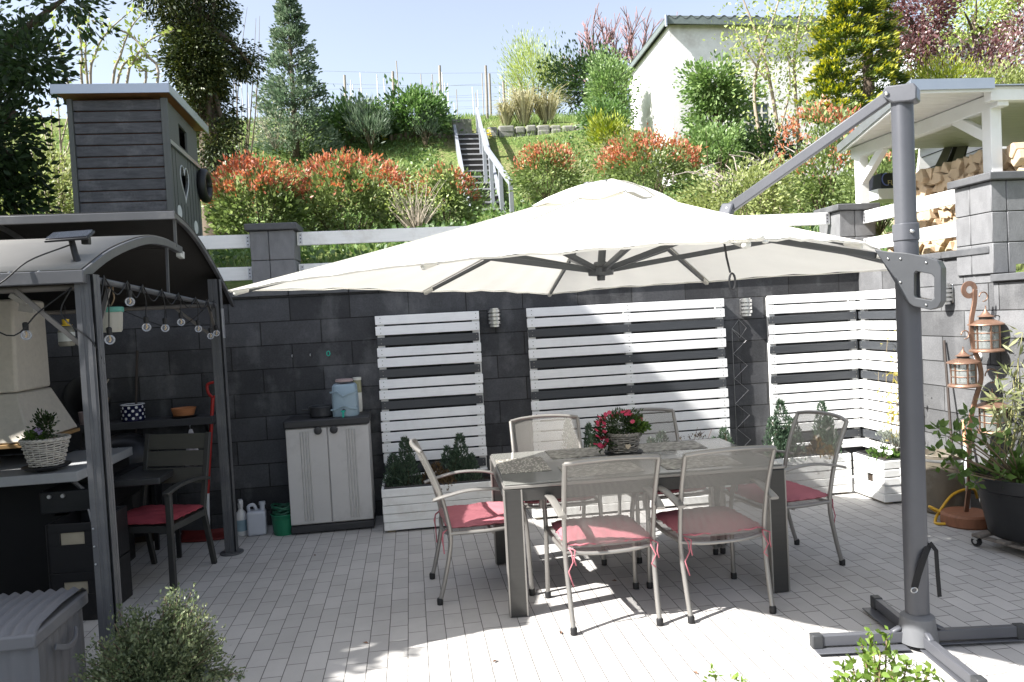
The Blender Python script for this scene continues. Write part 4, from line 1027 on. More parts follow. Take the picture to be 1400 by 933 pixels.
LX, LY = 3.90, 4.97
t = thing('lantern_stand', 'curved copper lantern stand on a round wooden base by the side wall', 'lantern stand', (LX, LY, 0))
MB().lathe([(0,0),(.155,0),(.165,.01),(.165,.075),(.15,.09),(0,.09)], (LX,LY,0), 32).build('wooden_base', mat('reddish_brown_wood', (.23,.10,.055), .6, var=.3, scale=8, stretch=(1,6,1)), t, smooth=40, world=True)
def lp(px, py): return aty(px, py, LY)
path = [lp(*q) for q in ((1323,704),(1325,660),(1325,620),(1326,580),(1333,548),(1341,520),(1339,498),(1330,470),(1328,440),(1332,415),(1333,396))]
path = [np.array([LX, LY, .09])] + path[1:]
mp_ = bez(path, 60)
MB().sweep(mp_, [(-.018,-.006),(.018,-.006),(.018,.006),(-.018,.006)], up=(0,1,0)).build('curved_post', copper_m, t, bevel=.003, world=True)
c0 = mp_[-1]; curl = [(c0.x - .045 + .045*math.cos(a), LY, c0.z + .045*math.sin(a)) for a in np.linspace(0, 1.75*PI, 26)]
MB().sweep(curl, [(-.018,-.004),(.018,-.004),(.018,.004),(-.018,.004)], up=(0,1,0)).build('curl', copper_m, t, world=True)
def hook(px, py, r):
    c = lp(px, py); MB().tube([(c[0]+r*math.cos(a), LY-.01, c[2]+r*math.sin(a)) for a in np.linspace(PI*1.0, -PI*.55, 20)], .0045, 6).build('hook', copper_m, t, smooth=180, world=True)
hook(1343, 406, .033); hook(1318, 458, .030); hook(1354, 514, .05)
lant_glass = glassmat('lantern_glass', (.62,.66,.64), .22, .08)
def lantern(label, px, ytop, ybot, wpx, dy):
    c = aty(px, ybot, LY+dy); s = ppm(LY+dy, c[0]); h = (ybot-ytop)/s; r = wpx/2/s
    t = thing('copper_lantern', label, 'lantern', tuple(c), 0, 'copper lanterns on the stand')
    MB().lathe([(0,.0),(r*.98,.0),(r,.008),(r*.92,.02),(r*.74,.024),(0,.026)], (0,0,0), 28).build('base', copper_m, t, smooth=40)
    gh = h*.50
    MB().lathe([(r*.70,.026),(r*.70,.02+gh)], (0,0,0), 24, cap=False).build('glass', lant_glass, t, smooth=60)
    mb = MB()
    for i in range(6):
        a = 2*PI*i/6+.2; mb.bar((r*.74*math.cos(a), r*.74*math.sin(a), .022), (r*.74*math.cos(a), r*.74*math.sin(a), .024+gh), .012, .006)
    for zz in (.36, .68): mb.tube([(r*.735*math.cos(a), r*.735*math.sin(a), .024+gh*zz) for a in np.linspace(0, 2*PI, 25)], .0028, 5)
    mb.build('cage', copper_m, t, smooth=30)
    z0 = .022+gh
    MB().lathe([(r*.78,z0),(r*1.04,z0+.006),(r*1.02,z0+.014),(r*.55,z0+h*.12),(r*.42,z0+h*.135)], (0,0,0), 28).lathe([(r*.40,z0+h*.19),(r*.50,z0+h*.195),(r*.30,z0+h*.235),(r*.14,z0+h*.30),(.004,h*.93)], (0,0,0), 24).build('roof', copper_m, t, smooth=40)
    MB().lathe([(r*.38,z0+h*.13),(r*.38,z0+h*.19)], (0,0,0), 20, cap=False).build('vent_collar', mat('dark_vent', (.03,.025,.02), .6), t, smooth=60)
    MB().tube([(0,.0,h*.92),(0.004,0,h*.96),(0,0,h)], .004, 6).build('hanger', copper_m, t)
    MB().tube(bez([(r*.95,0,z0+.01),(r*1.15,0,z0+h*.10),(r*.9,0,z0+h*.2),(r*.45,0,z0+h*.19)], 12), .004, 6).build('side_hook', mat('dark_vent', (.03,.025,.02), .6), t, smooth=180)
    return t
lantern('upper copper lantern hanging right of the curved post', 1349, 418, 481, 43, -.02)
lantern('lower left copper lantern hanging beside the curved post', 1318, 474, 529, 40, .02)
lantern('lowest copper lantern half hidden by bamboo leaves', 1358, 531, 592, 42, -.02)
t = thing('wall_thermometer', 'small round white gauge fixed to the wall left of the lanterns', 'gauge', (WX-.003, 5.16, 1.19))
MB().lathe([(0,-.022),(.028,-.022),(.034,-.012),(.034,0)], (0,0,0), 20, axis='x').build('body', wp, t, smooth=50)
MB().lathe([(0,-.0245),(.022,-.0245),(.022,-.0225)], (0,0,0), 20, axis='x').build('dial', mat('grey_dial', (.12,.12,.13), .3), t, smooth=50)

# big black pot on a dolly
px_, py_ = 4.02, 4.40
PX, PY = 3.86, 4.36
t = thing('plant_dolly', 'wheeled plant dolly under the big black pot', 'plant dolly', (PX, PY, 0), R(12))
MB().obox((0,-.17,.085), (.52,.06,.02)).obox((0,.17,.085), (.52,.06,.02)).obox((0,0,.085), (.52,.06,.02)).obox((-.2,0,.068), (.05,.46,.014)).obox((.2,0,.068), (.05,.46,.014)).build('slat_frame', mat('weathered_grey_wood', (.17,.15,.13), .8, var=.3), t, bevel=.004)
for sx in (-1, 1):
    for sy in (-1, 1):
        wv_ = MB().lathe([(.012,-.014),(.03,-.014),(.032,-.008),(.032,.008),(.03,.014),(.012,.014)], (sx*.215, sy*.2, .034), 20, axis='x').build('wheel', black_plastic, t, smooth=50)
        MB().lathe([(0,-.016),(.014,-.016),(.014,.016),(0,.016)], (sx*.215, sy*.2, .034), 14, axis='x').build('hub', steel, wv_, smooth=50)
        MB().box(sx*.215-.02, sx*.215+.02, sy*.2-.02, sy*.2+.02, .05, .062).build('caster_fork', steel, t)
t = thing('flower_pot', 'big black plastic pot holding the hydrangea on a dolly', 'plant pot', (PX, PY, .097))
MB().lathe([(0,0),(.215,0),(.225,.012),(.285,.30),(.30,.305),(.315,.315),(.318,.39),(.308,.395),(.295,.385),(.285,.34),(0,.33)], (0,0,0), 44).build('pot_body', mat('matt_black_pot', (.016,.0165,.018), .45, var=.2, bump=.1), t, smooth=40)
MB().lathe([(0,.335),(.287,.342)], (0,0,0), 30, cap=False).build('soil', soil_m, t)
t = thing('hydrangea', 'young hydrangea shrub with fresh leaf clusters in the black pot', 'shrub', (PX, PY, .45))
tipsH = []
for (px, py) in ((1283,586),(1296,598),(1305,590),(1318,585),(1325,567),(1300,622),(1281,617),(1322,628),(1347,610),(1352,640),(1340,590),(1375,600),(1395,625),(1335,660),(1310,645),(1370,650),(1392,655),(1288,640),(1362,625),(1330,605)):
    tipsH.append(aty(px, py, PY+rnd.uniform(-.22,.20)))
stems('stem', (PX-.05, PY, .42), tipsH, .006, mat('hydrangea_stem', (.16,.12,.07), .7), t, sag=.06, rtip=.5)
P, D = [], []
for tp in tipsH:
    k = rnd.randint(9, 15); u = unit(k); P.append(np.array(tp) + u*.012); D.append(u + [0,0,.35])
p, o_, _ = clumps(330, (PX, PY, .50), (.27,.27,.06), 20, .03, low=-.2); P.append(p); D.append(o_+[0,0,.5])
leaves('leaf', np.vstack(P), np.vstack(D), .062, leafmat('hydrangea_leaf', [(.05,.09,.02),(.09,.155,.035),(.17,.25,.07)], .3), t, .55)
bm_ = leafmat('bamboo_leaf', [(.10,.13,.05),(.20,.22,.10),(.36,.36,.19)], .35)
t = thing('bamboo_plant', 'pale green bamboo leaning in from the right edge beside the lanterns', 'bamboo', (4.02, 4.55, 0))
MB().lathe([(0,0),(.10,0),(.12,.30),(.125,.31),(.0,.29)], (4.03, 4.78, 0), 24).build('pot', black_plastic, t, world=True, smooth=40)
tipsB = [aty(px, py, 4.72+rnd.uniform(-.2,.1)) for px, py in ((1398,455),(1392,490),(1385,520),(1372,545),(1395,545),(1380,565),(1396,580),(1368,560),(1405,520),(1410,560),(1398,600),(1376,590))]
stems('cane', (4.03, 4.78, .28), tipsB, .006, mat('bamboo_cane', (.25,.24,.10), .5), t, sag=.1)
P, D = [], []
for tp in tipsB:
    k = 26; u = unit(k); P.append(np.array(tp)+u*.06*rng.uniform(.2,1.6,(k,1))); D.append(u*.7+[0,-.1,-.15])
leaves('leaf', np.vstack(P), np.vstack(D), .105, bm_, t, .16, jitter=.2)
# ================================================================== grill gazebo with a two-tier arched roof
GX0, GX1 = -3.45, -1.42
gz_m = mat('gazebo_grey_frame', (.095,.097,.104), .42, .25, var=.1, scale=4, bump=.05, dirt=(.25,.24,.22), dirt_scale=4, dirt_amt=.3)
gz_rail = mat('weathered_tube', (.17,.155,.14), .5, .3, var=.2, scale=8, bump=.1)
skin_m = mat('dusty_roof_panel', (.235,.222,.20), .55, var=.08, scale=4, bump=.1)
underside_m = mat('dark_underside_shade', (.016,.014,.012), .7, var=.15)  # added dark sheets; shade put into the colour against bounced light
t = thing('grill_gazebo', 'grey metal grill gazebo with a two tier arched roof', 'gazebo', ((GX0+GX1)/2, 4.8, 0))
low = bez([(0,3.58,1.955),(0,3.93,2.083),(0,4.41,2.195),(0,4.78,2.222),(0,5.10,2.205)], 16)
upp = bez([(0,4.87,2.40),(0,5.2,2.35),(0,5.55,2.245),(0,6.0,2.055),(0,6.34,1.875)], 16)
def roofsheet(prof, x0, x1, dz, nm, m):
    mb = MB(); V = []
    for p in prof: V += [(x0, p.y, p.z+dz), (x1, p.y, p.z+dz)]
    mb.add(V, [(2*i, 2*i+1, 2*i+3, 2*i+2) for i in range(len(prof)-1)])
    return mb.build(nm, m, t, smooth=60, world=True, thick=.004)
roofsheet(low, GX0, GX1, .022, 'roof_panel', skin_m); roofsheet(low, GX0, GX1, .012, 'underside_shade_sheet', underside_m)
roofsheet(upp, GX0, GX1+.04, .020, 'roof_panel', mat('dark_roof_panel', (.05,.047,.045), .5, var=.1)); roofsheet(upp, GX0, GX1+.04, .010, 'underside_shade_sheet', underside_m)
sq = [(-.016,-.022),(.016,-.022),(.016,.022),(-.016,.022)]
for x in (GX0, (GX0+GX1)/2, GX1):
    MB().sweep([(x, p.y, p.z-.006) for p in low], sq).build('arched_rafter', gz_m, t, bevel=.003, world=True)
    MB().sweep([(x+(.03 if x == GX1 else 0), p.y, p.z-.006) for p in upp], [(-.012,-.012),(.012,-.012),(.012,.016),(-.012,.016)]).build('arched_rafter', gz_m, t, bevel=.003, world=True)
MB().box(GX0-.02, GX1+.05, 4.855, 4.875, 2.365, 2.415).build('ridge_fascia', gz_m, t, bevel=.004, world=True)
eo = MB().box(GX0-.02, GX1+.02, 3.555, 3.59, 1.915, 1.972).build('eave_beam', gz_m, t, bevel=.004, world=True)
sc = MB()
for x in (-3.2,-2.6,-2.1,-1.72,-1.6): sc.bar((x, 3.57, 1.962), (x+.02, 3.56, 1.975), .006, .006)
sc.build('rivet', steel, eo, world=True)
MB().tube([(GX0, 3.66, 1.90), (GX1, 3.66, 1.905)], .016, 10).build('cross_rail', gz_rail, t, world=True, smooth=60)
MB().tube([(GX0, 5.9, 1.87), (GX1, 5.9, 1.87)], .016, 10).build('cross_rail', gz_rail, t, world=True, smooth=60)
for x in (GX0, GX1): MB().tube([(x, 3.68, 1.94), (x, 5.88, 1.868)], .0155, 10).build('side_rail', gz_m, t, world=True, smooth=60)
MB().bar((GX1, 4.80, 1.895), (GX1, 4.83, 2.205), .014, .014).bar((GX1+.01, 4.98, 2.21), (GX1+.02, 4.95, 2.38), .016, .016).build('roof_strut', gz_m, t, world=True)
MB().bar((GX1, 5.06, 2.18), (GX1, 5.14, 2.17), .03, .045).build('rafter_cap', mat('pale_cap', (.45,.46,.44), .5), t, bevel=.003, world=True)
fl_prof = []
for i in range(4):
    a = i*PI/2
    for u, v in ((-.9,1),(-.35,1),(-.3,.92),(.0,.92),(.05,1),(.45,1),(.5,.92),(.7,.92),(.75,1)):
        fl_prof.append((.042*(u*math.cos(a)-v*math.sin(a)), .042*(u*math.sin(a)+v*math.cos(a))))
for x in (GX0, GX1):
    for y, zt in ((3.64, 1.955), (5.92, 2.06)):
        p = MB().sweep([(x, y, .012), (x, y, zt)], fl_prof, up=(0,1,0)).build('post', gz_m, t, world=True)
        MB().lathe([(0,.0),(.085,.0),(.085,.012),(.05,.016),(0,.016)], (x, y, .0), 24).build('base_plate', gz_m, p, world=True, smooth=40)
        sg = 1 if y < 4.5 else -1
        br = MB().bar((x, y+.02*sg, 1.62), (x, y+.24*sg, 1.90), .02, .012)
        sx = 1 if x == GX0 else -1
        br.bar((x+.02*sx, y, 1.62), (x+.30*sx, y, 1.90 if y < 4.5 else 1.87), .012, .02)
        br.build('corner_brace', gz_rail, t, world=True)
sc = MB()
for z in (.82,.74,.66): sc.ball((GX1-.03, 3.595, z), .005, 8)
sc.build('bolt', steel, t, world=True)
MB().box(GX1+.035, GX1+.05, 5.90, 5.94, 1.62, 1.84).build('perforated_plate', mat('zinc_plate', (.5,.5,.52), .4, .7), t, world=True)

# string of bulbs on the side rail
cable = mat('black_cable', (.012,.012,.012), .6)
t = thing('string_lights', 'black cable string of round clear bulbs hung under the gazebo rail', 'string lights', (GX1, 4.8, 1.7))
bulbs = [(4.097,1.846),(4.317,1.714),(4.633,1.707),(4.949,1.741),(5.329,1.696),(5.632,1.642),(3.801,1.659),(5.80,1.66)]
bulbs.sort(); cb = MB(); x = GX1+.02
prev = (3.68, 1.93)
for y, z in bulbs:
    ry = y-.02; rz_ = 1.94-.033*(y-3.68)+.02
    mid = ((prev[0]+ry)/2, min(prev[1], rz_)-.07)
    cb.tube(bez([(x, prev[0], prev[1]), (x, mid[0], mid[1]), (x, ry, rz_)], 10), .0035, 5)
    cb.tube([(x, ry+.004*math.sin(a), rz_-.02+.024*math.cos(a)) for a in np.linspace(0, 2*PI, 9)], .004, 5)
    cb.tube(bez([(x, ry, rz_), (x+.006, (ry+y)/2+.01, (z+.06+rz_)/2), (x, y, z+.055)], 8), .003, 5); prev = (ry, rz_)
cb.tube(bez([(x, 5.8, 1.90), (x-.3, 5.85, 1.72), (x-.7, 5.85, 1.88)], 14), .003, 5)
cb.tube(bez([(GX1-.05, 3.6, 1.90), (-1.62, 3.62, 1.80), (-1.75, 3.62, 1.70), (-1.95, 3.62, 1.86)], 16), .0035, 5)
cb.tube(bez([(GX1-.05, 3.6, 1.90), (-1.52, 3.60, 1.78), (-1.40, 3.59, 1.66), (-1.38, 3.66, 1.55)], 14), .0035, 5)
cb.build('cable', cable, t, world=True, smooth=180)
bulb_g = glassmat('clear_bulb_plastic', (.8,.82,.85), .13, .06)
for y, z in bulbs + [(3.75, 1.70)]:
    xx = x if (y, z) != (3.75, 1.70) else -1.74
    b = MB().ball((xx, y, z), .0235, 18).build('bulb', bulb_g, t, world=True, smooth=180)
    MB().lathe([(.012,.022),(.013,.055),(.006,.06)], (xx, y, z), 12).build('bulb_socket', cable, b, world=True, smooth=50)
    MB().tube([(xx, y, z+.02), (xx+.004, y, z), (xx-.003, y, z-.01)], .004, 6).build('filament', mat('amber_led', (.55,.35,.12), .4), b, world=True)

# solar panel on the roof edge and its cable
t = thing('solar_panel', 'small black solar panel on a stalk at the gazebo roof edge', 'solar panel', (-1.5, 3.7, 2.02))
MB().obox((-1.51, 3.72, 2.145), (.17,.125,.012), (R(20), R(-3), R(6))).build('panel', mat('solar_cells', (.012,.013,.018), .2, var=.1, spec=.7), t, bevel=.003, world=True)
MB().obox((-1.51, 3.722, 2.139), (.18,.135,.012), (R(20), R(-3), R(6))).obox((-1.45, 3.74, 2.12), (.035,.03,.035)).build('panel_frame', black_plastic, t, bevel=.004, world=True)
MB().tube([(-1.475, 3.70, 2.015), (-1.49, 3.71, 2.06), (-1.505, 3.715, 2.135)], [.016,.014,.013], 12).build('stalk', black_plastic, t, world=True, smooth=60)
MB().tube(bez([(-1.50,3.70,2.10),(-1.62,3.56,2.02),(-1.72,3.53,1.93),(-1.85,3.52,1.86),(-1.98,3.55,1.80),(-2.0,3.62,1.70)], 24), .0038, 6).build('lead', cable, t, world=True, smooth=180)
# hanging jar and wasp trap
t = thing('hanging_feeder', 'clear tub with a green lid hung by string under the gazebo', 'hanging feeder', (-1.46, 4.0, 1.69))
MB().lathe([(0,.0),(.042,.0),(.048,.01),(.055,.105)], (-1.46,4.0,1.695), 22).build('tub', glassmat('cloudy_plastic', (.62,.60,.52), .42, .2), t, world=True, smooth=40)
MB().lathe([(.057,.098),(.060,.10),(.060,.122),(.05,.126),(0,.126)], (-1.46,4.0,1.695), 22).build('lid', mat('sea_green_plastic', (.06,.22,.17), .4), t, world=True, smooth=40)
mb = MB()
for s in (-1, 1): mb.tube(bez([(-1.46,4.0,1.82),(-1.46+.02*s,4.0,1.86),(-1.455+.012*s,4.0,1.90),(-1.44,4.0,1.945)], 10), .004, 5)
mb.build('string', mat('jute_string', (.22,.16,.10), .9), t, world=True, smooth=180)
t = thing('wasp_trap', 'jar with a yellow cap hung under the gazebo beside the chimney', 'wasp trap', (-2.09, 5.0, 1.62))
MB().lathe([(0,.0),(.04,.0),(.046,.012),(.046,.09),(.035,.115),(.02,.125)], (-2.09,5.0,1.63), 20).build('jar', glassmat('smoky_jar', (.28,.27,.22), .6), t, world=True, smooth=40)
MB().lathe([(.0468,.03),(.0468,.085)], (-2.09,5.0,1.63), 20, cap=False).build('paper_label', mat('label_paper', (.5,.52,.5), .7), t, world=True, smooth=60)
MB().lathe([(.036,.125),(.036,.132),(.018,.135),(.02,.165),(.0,.167)], (-2.09,5.0,1.63), 20).build('yellow_cap', mat('yellow_plastic', (.62,.42,.02), .4), t, world=True, smooth=40)
MB().tube([(-2.09,5.0,1.797),(-2.088,5.0,1.88)], .002, 5).build('wire', cable, t, world=True)

# ================================================================== masonry barbecue
stone = mat('pale_cast_stone', (.54,.50,.43), .85, var=.1, scale=30, bump=.35, fine=160)
t = thing('masonry_barbecue', 'pale cast stone barbecue with tall chimney hood and grey slab shelf', 'barbecue', (-2.8, 5.45, 0))
mb = MB()
def frust(mb, x0,x1,y0,y1,z0, X0,X1,Y0,Y1,z1):
    mb.add([(x0,y0,z0),(x1,y0,z0),(x1,y1,z0),(x0,y1,z0),(X0,Y0,z1),(X1,Y0,z1),(X1,Y1,z1),(X0,Y1,z1)], [(0,3,2,1),(4,5,6,7),(0,1,5,4),(1,2,6,5),(2,3,7,6),(3,0,4,7)])
frust(mb, -3.28,-2.615,5.46,5.95,1.335, -3.26,-2.61,5.48,5.93,1.96); mb.build('chimney', stone, t, bevel=.02, world=True)
mb = MB(); frust(mb, -3.42,-2.47,5.27,6.0,1.02, -3.28,-2.615,5.46,5.95,1.33); mb.build('hood', stone, t, bevel=.012, world=True)
MB().box(-3.44,-2.46,5.25,6.0,.99,1.015).build('wood_strip', mat('golden_wood', (.34,.21,.09), .6), t, bevel=.003, world=True)
MB().box(-3.4,-2.15,5.36,6.05,0,.78).box(-3.4,-3.3,5.40,6.05,.86,.985).box(-2.55,-2.47,5.45,6.05,.86,.985).box(-3.3,-2.55,5.95,6.05,.86,.985).build('firebox', mat('near_black_masonry', (.005,.005,.005), .8, var=.4), t, world=True)  # opening, sides and pier below the slab all near black
MB().box(-3.45,-2.085,5.0,5.95,.79,.852).build('slab_shelf', mat('grey_concrete_slab', (.30,.305,.31), .6, var=.12, scale=10, bump=.15), t, bevel=.006, world=True)
MB().bar((-2.14,5.06,.785), (-2.06,5.30,.56), .018, .018).build('shelf_bracket', gz_m, t, world=True)
MB().obox((-2.55,5.43,1.95), (.12,.03,.035), (0,R(35),0)).obox((-2.50,5.43,1.89), (.10,.03,.05), (0,R(12),0)).build('batten_end', mat('pale_batten', (.5,.48,.44), .7), t, bevel=.004, world=True)
# herb basket
t = thing('herb_basket', 'white wicker basket with a violet and dark herb on the stone shelf', 'plant basket', (-2.31, 5.12, .853), R(6))
MB().lathe([(0,.02),(.12,.02),(.14,.034),(.138,.038),(.06,.028),(.055,.0),(0,.0)], (0,0,0), 26).build('saucer', black_plastic, t, smooth=40)
bk = wicker(t, .088, .132, .165, wick_white, rows=12, n=18); bk.location.z = .036
for c in [o for o in kids(t) if o.name.startswith('soil')]: c.location.z = .036
p, o_, cc = clumps(700, (.01,.0,.28), (.05,.045,.075), 22, .018); leaves('herb_foliage', p, o_+[0,0,.5], .024, leaf_dark, t, .45, world=False)
p, o_, cc = clumps(180, (-.05,-.03,.205), (.055,.05,.02), 10, .015, low=-.2); leaves('leaf', p, o_+[0,0,.6], .03, leaf_green, t, .5, world=False)
fl = MB(); flower(fl, (-.02,-.06,.265), .022, 5); flower(fl, (-.005,-.055,.25), .02, 5); flower(fl, (-.035,-.05,.255), .018, 5)
fl.build('violet', leafmat('violet_petal', [(.38,.22,.55),(.5,.38,.62),(.6,.5,.65)], .3), t)

# ================================================================== what stands under the gazebo roof
dk = mat('dark_grill_steel', (.018,.019,.02), .45, .3, var=.2, bump=.05)
t = thing('gas_grill', 'dark steel grill cart with folded side table behind the front gazebo post', 'grill', (-2.1, 5.5, 0))
MB().box(-2.36,-2.0,5.10,5.34,.58,.72).build('control_box', dk, t, bevel=.008, world=True)
MB().box(-2.06,-1.74,5.42,5.98,.655,.70).build('side_table', mat('dark_table_sheet', (.055,.056,.058), .35, .4), t, bevel=.006, world=True)
MB().box(-2.40,-2.08,5.36,6.3,.50,.70).build('fire_box', dk, t, bevel=.01, world=True)
for x, y in ((-2.34,5.5),(-2.34,6.2),(-1.80,5.93),(-2.04,6.2)): MB().box(x-.015,x+.015,y-.015,y+.015,0,.6).build('leg', dk, t, world=True)
MB().tube(bez([(-2.06,5.06,.60),(-2.0,4.98,.45),(-1.93,4.9,.28)], 12), .006, 6).build('gas_hose', mat('grey_hose', (.25,.25,.25), .5), t, world=True)
for x in (-2.30,-2.22): MB().lathe([(0,-.01),(.012,-.01),(.014,0)], (x,5.10,.69), 12, axis='y').build('control_knob', steel, t, world=True)
t = thing('smoker', 'black barrel smoker with a silver name badge under the wall shelf', 'smoker', (-2.28, 6.33, 0))
MB().lathe([(0,.12),(.20,.12),(.24,.18),(.25,.5),(.25,.72),(.20,.84),(.08,.90),(0,.905)], (-2.28,6.33,0), 32).build('barrel', mat('black_enamel', (.008,.008,.009), .35, var=.2), t, world=True, smooth=50)
bd = MB().prism([(-.085,-.035),(.085,-.012),(.085,.03),(.045,.052),(.02,.045),(-.005,.055),(-.05,.02),(-.085,.012)], (-2.275,6.072,.785), (1,0,0), (0,0,1), (0,-.004,0)).build('name_badge', mat('silver_badge', (.42,.42,.43), .35, .5), t, world=True)
text('badge_lettering', 'Kingstone', .036, black_plastic, bd, (-2.275+2.28, 6.066-6.33, .787), (PI/2, R(-7), 0)).location = (.005, -.266, .787)
for a in (.5, 2.6, 4.7): MB().tube([(-2.28+.2*math.cos(a),6.33+.2*math.sin(a),0),(-2.28+.2*math.cos(a),6.33+.2*math.sin(a),.2)], .012, 6).build('leg', dk, t, world=True)
cratem = mat('black_crate', (.008,.008,.009), .5, var=.2)
def crate(label, z):
    t = thing('drinks_crate', label, 'crate', (-2.03, 4.97, z), R(-4), 'black crates under the gazebo')
    mb = MB(); w_, d_, h_ = .30, .40, .29
    for sx in (-1, 1): mb.box(sx*w_/2-.012 if sx > 0 else sx*w_/2, sx*w_/2 if sx > 0 else sx*w_/2+.012, -d_/2, d_/2, 0, h_)
    mb.box(-w_/2+.012, w_/2-.012, d_/2-.012, d_/2, 0, h_)
    mb.box(-w_/2+.012, w_/2-.012, -d_/2, -d_/2+.012, 0, .16).box(-w_/2+.012, -.07, -d_/2, -d_/2+.012, .16, .24).box(.07, w_/2-.012, -d_/2, -d_/2+.012, .16, .24).box(-w_/2+.012, w_/2-.012, -d_/2, -d_/2+.012, .24, h_)
    mb.build('crate_body', cratem, t, bevel=.004)
    MB().box(-.068,.068,-.19,-.185,.162,.238).build('handle_opening', mat('cream_card', (.34,.30,.22), .7), t)
crate('black drinks crate standing on the paving behind the storage box', .0); crate('upper black drinks crate with a cream coloured handle opening', .295)
# shelf on the wall
shz = .985
t = thing('wall_shelf', 'dark plank shelf on the wall under the gazebo', 'shelf', (-2.15, 6.52, .91))
MB().box(-2.72,-1.62,6.42,WY-.002,.925,.985).build('plank', mat('dark_plank', (.045,.045,.048), .7, var=.2, scale=6, stretch=(1,8,8), bump=.2), t, bevel=.004, world=True)
for x in (-2.6,-1.7): MB().bar((x,6.64,.80),(x,6.48,.92),.02,.02).build('bracket', dk, t, world=True)
t = thing('enamel_pot', 'dark blue enamel pot with white polka dots on the wall shelf', 'pot', (-2.262, 6.52, shz))
MB().lathe([(0,.0),(.080,.0),(.086,.006),(.088,.128),(.09,.132)], (0,0,0), 30).build('pot_body', mat('dark_blue_enamel', (.008,.010,.045), .2, var=.05), t, smooth=40)
MB().lathe([(.088,.128),(.093,.131),(.088,.136),(.082,.13),(.08,.02),(0,.015)], (0,0,0), 30).build('rim', mat('white_enamel', (.7,.7,.7), .25), t, smooth=50)
dots = MB()
for r_, zz in enumerate((.025,.055,.085,.112)):
    for k in range(10):
        a = 2*PI*(k+.5*(r_ % 2))/10; c = Vector((.0885*math.cos(a), .0885*math.sin(a), zz)); tn = Vector((-math.sin(a), math.cos(a), 0)); n_ = Vector((math.cos(a), math.sin(a), 0))
        ctr = len(dots.v); q = [c+n_*.0008 + tn*.011*math.cos(b)+Vector((0,0,.011*math.sin(b))) - n_*(.0007*math.cos(b)**2) for b in np.linspace(0, 2*PI, 14, endpoint=False)]
        dots.add(q, [tuple(range(14))])
dots.build('polka_dots', mat('white_enamel', (.7,.7,.7), .25), t)
t = thing('clay_bowl', 'orange clay bowl on a dark saucer at the right of the wall shelf', 'bowl', (-1.87, 6.52, shz))
MB().lathe([(0,.015),(.078,.018),(.095,.07),(.098,.078),(.09,.076),(.07,.03),(0,.028)], (0,0,0), 28).build('bowl', mat('orange_clay', (.42,.17,.07), .7, var=.25, scale=12, stretch=(1,1,5)), t, smooth=40)
MB().lathe([(0,0),(.08,0),(.10,.012),(.0,.014)], (0,0,0), 26).build('saucer', black_plastic, t, smooth=40)
t = thing('cup', 'pale pink cup on the wall shelf beside the post', 'cup', (-2.60, 6.50, shz))
MB().lathe([(0,0),(.055,0),(.062,.02),(.068,.10),(.064,.10),(.055,.02),(0,.015)], (0,0,0), 24).build('cup_body', mat('pinkish_ceramic', (.36,.27,.27), .3), t, smooth=40)
t = thing('nest_box', 'small tilted wooden box with a stick on the wall shelf', 'wooden box', (-2.55, 6.58, shz+.10))
MB().obox((-2.56,6.58,1.13), (.14,.10,.13), (0,R(14),0)).build('box_body', mat('box_wood', (.28,.19,.11), .75, var=.2), t, bevel=.004, world=True)
MB().tube([(-2.55,6.58,1.18),(-2.46,6.6,1.33)], .006, 6).build('stick', mat('pale_stick', (.4,.36,.3), .8), t, world=True)
t['label'] = 'small tilted wooden box with a stick on the wall shelf'
t = thing('wok', 'black round pan standing on edge at the left of the wall shelf', 'pan', (-2.70, 6.60, shz))
MB().lathe([(0,0),(.10,.01),(.17,.03),(.19,.05),(.185,.052),(.1,.02),(0,.008)], (-2.66,6.60,shz+.19), 30, axis='y').build('pan', mat('black_enamel', (.008,.008,.009), .35), t, world=True, smooth=50)
t = thing('hand_towel', 'white cloth hung from a hook under the wall shelf', 'towel', (-1.80, 6.44, .62))
V = []; 
for j in range(9):
    for i in range(9):
        a = i/8*2-1; w_ = .012+.055*(j/8)**.8; V.append((-1.80+a*w_, 6.43+.012*math.sin(a*7+j*.3)*(j/8), .895-.30*j/8))
MB().add(V, [(j*9+i, j*9+i+1, (j+1)*9+i+1, (j+1)*9+i) for j in range(8) for i in range(8)]).build('cloth', fabric_mat('white_towel', (.62,.58,.60), .15), t, thick=.004, world=True, smooth=180)
MB().tube([(-1.80,6.43,.93),(-1.80,6.41,.92),(-1.80,6.42,.895)], .004, 6).build('hook', steel, t, world=True)
t = thing('snow_shovel', 'red handled snow shovel leaning on the wall behind the rear post', 'shovel', (-1.70, 6.45, 0))
redp = mat('red_plastic', (.34,.014,.011), .4, var=.1)
MB().tube([(-1.705,6.44,.36),(-1.635,6.52,1.13)], .014, 10).build('shaft', redp, t, world=True, smooth=60)
MB().tube([(-1.715,6.425,.06),(-1.705,6.44,.36)], .0145, 10).build('white_sleeve', wp, t, world=True, smooth=60)
MB().tube(bez([(-1.635,6.52,1.13),(-1.67,6.53,1.17),(-1.675,6.54,1.24),(-1.61,6.54,1.255),(-1.565,6.54,1.24),(-1.575,6.53,1.17),(-1.635,6.52,1.13)], 30), .012, 8).build('grip', redp, t, world=True, smooth=180)
bl_ = MB(); V = []
for j in range(7):
    for i in range(13):
        a = i/12*2-1; V.append((-1.72+a*.22, 6.30+.05*a*a+.14*(1-(1-j/6)**2), .008+.03*j/6+.025*(j/6)**3))
bl_.add(V, [(j*13+i, j*13+i+1, (j+1)*13+i+1, (j+1)*13+i) for j in range(6) for i in range(12)]); bl_.build('blade', mat('dull_red_blade', (.11,.012,.01), .6), t, world=True, smooth=180, thick=.006)
t = thing('broom', 'long dark broom handle leaning on the wall under the gazebo', 'broom', (-2.26, 6.6, 0))
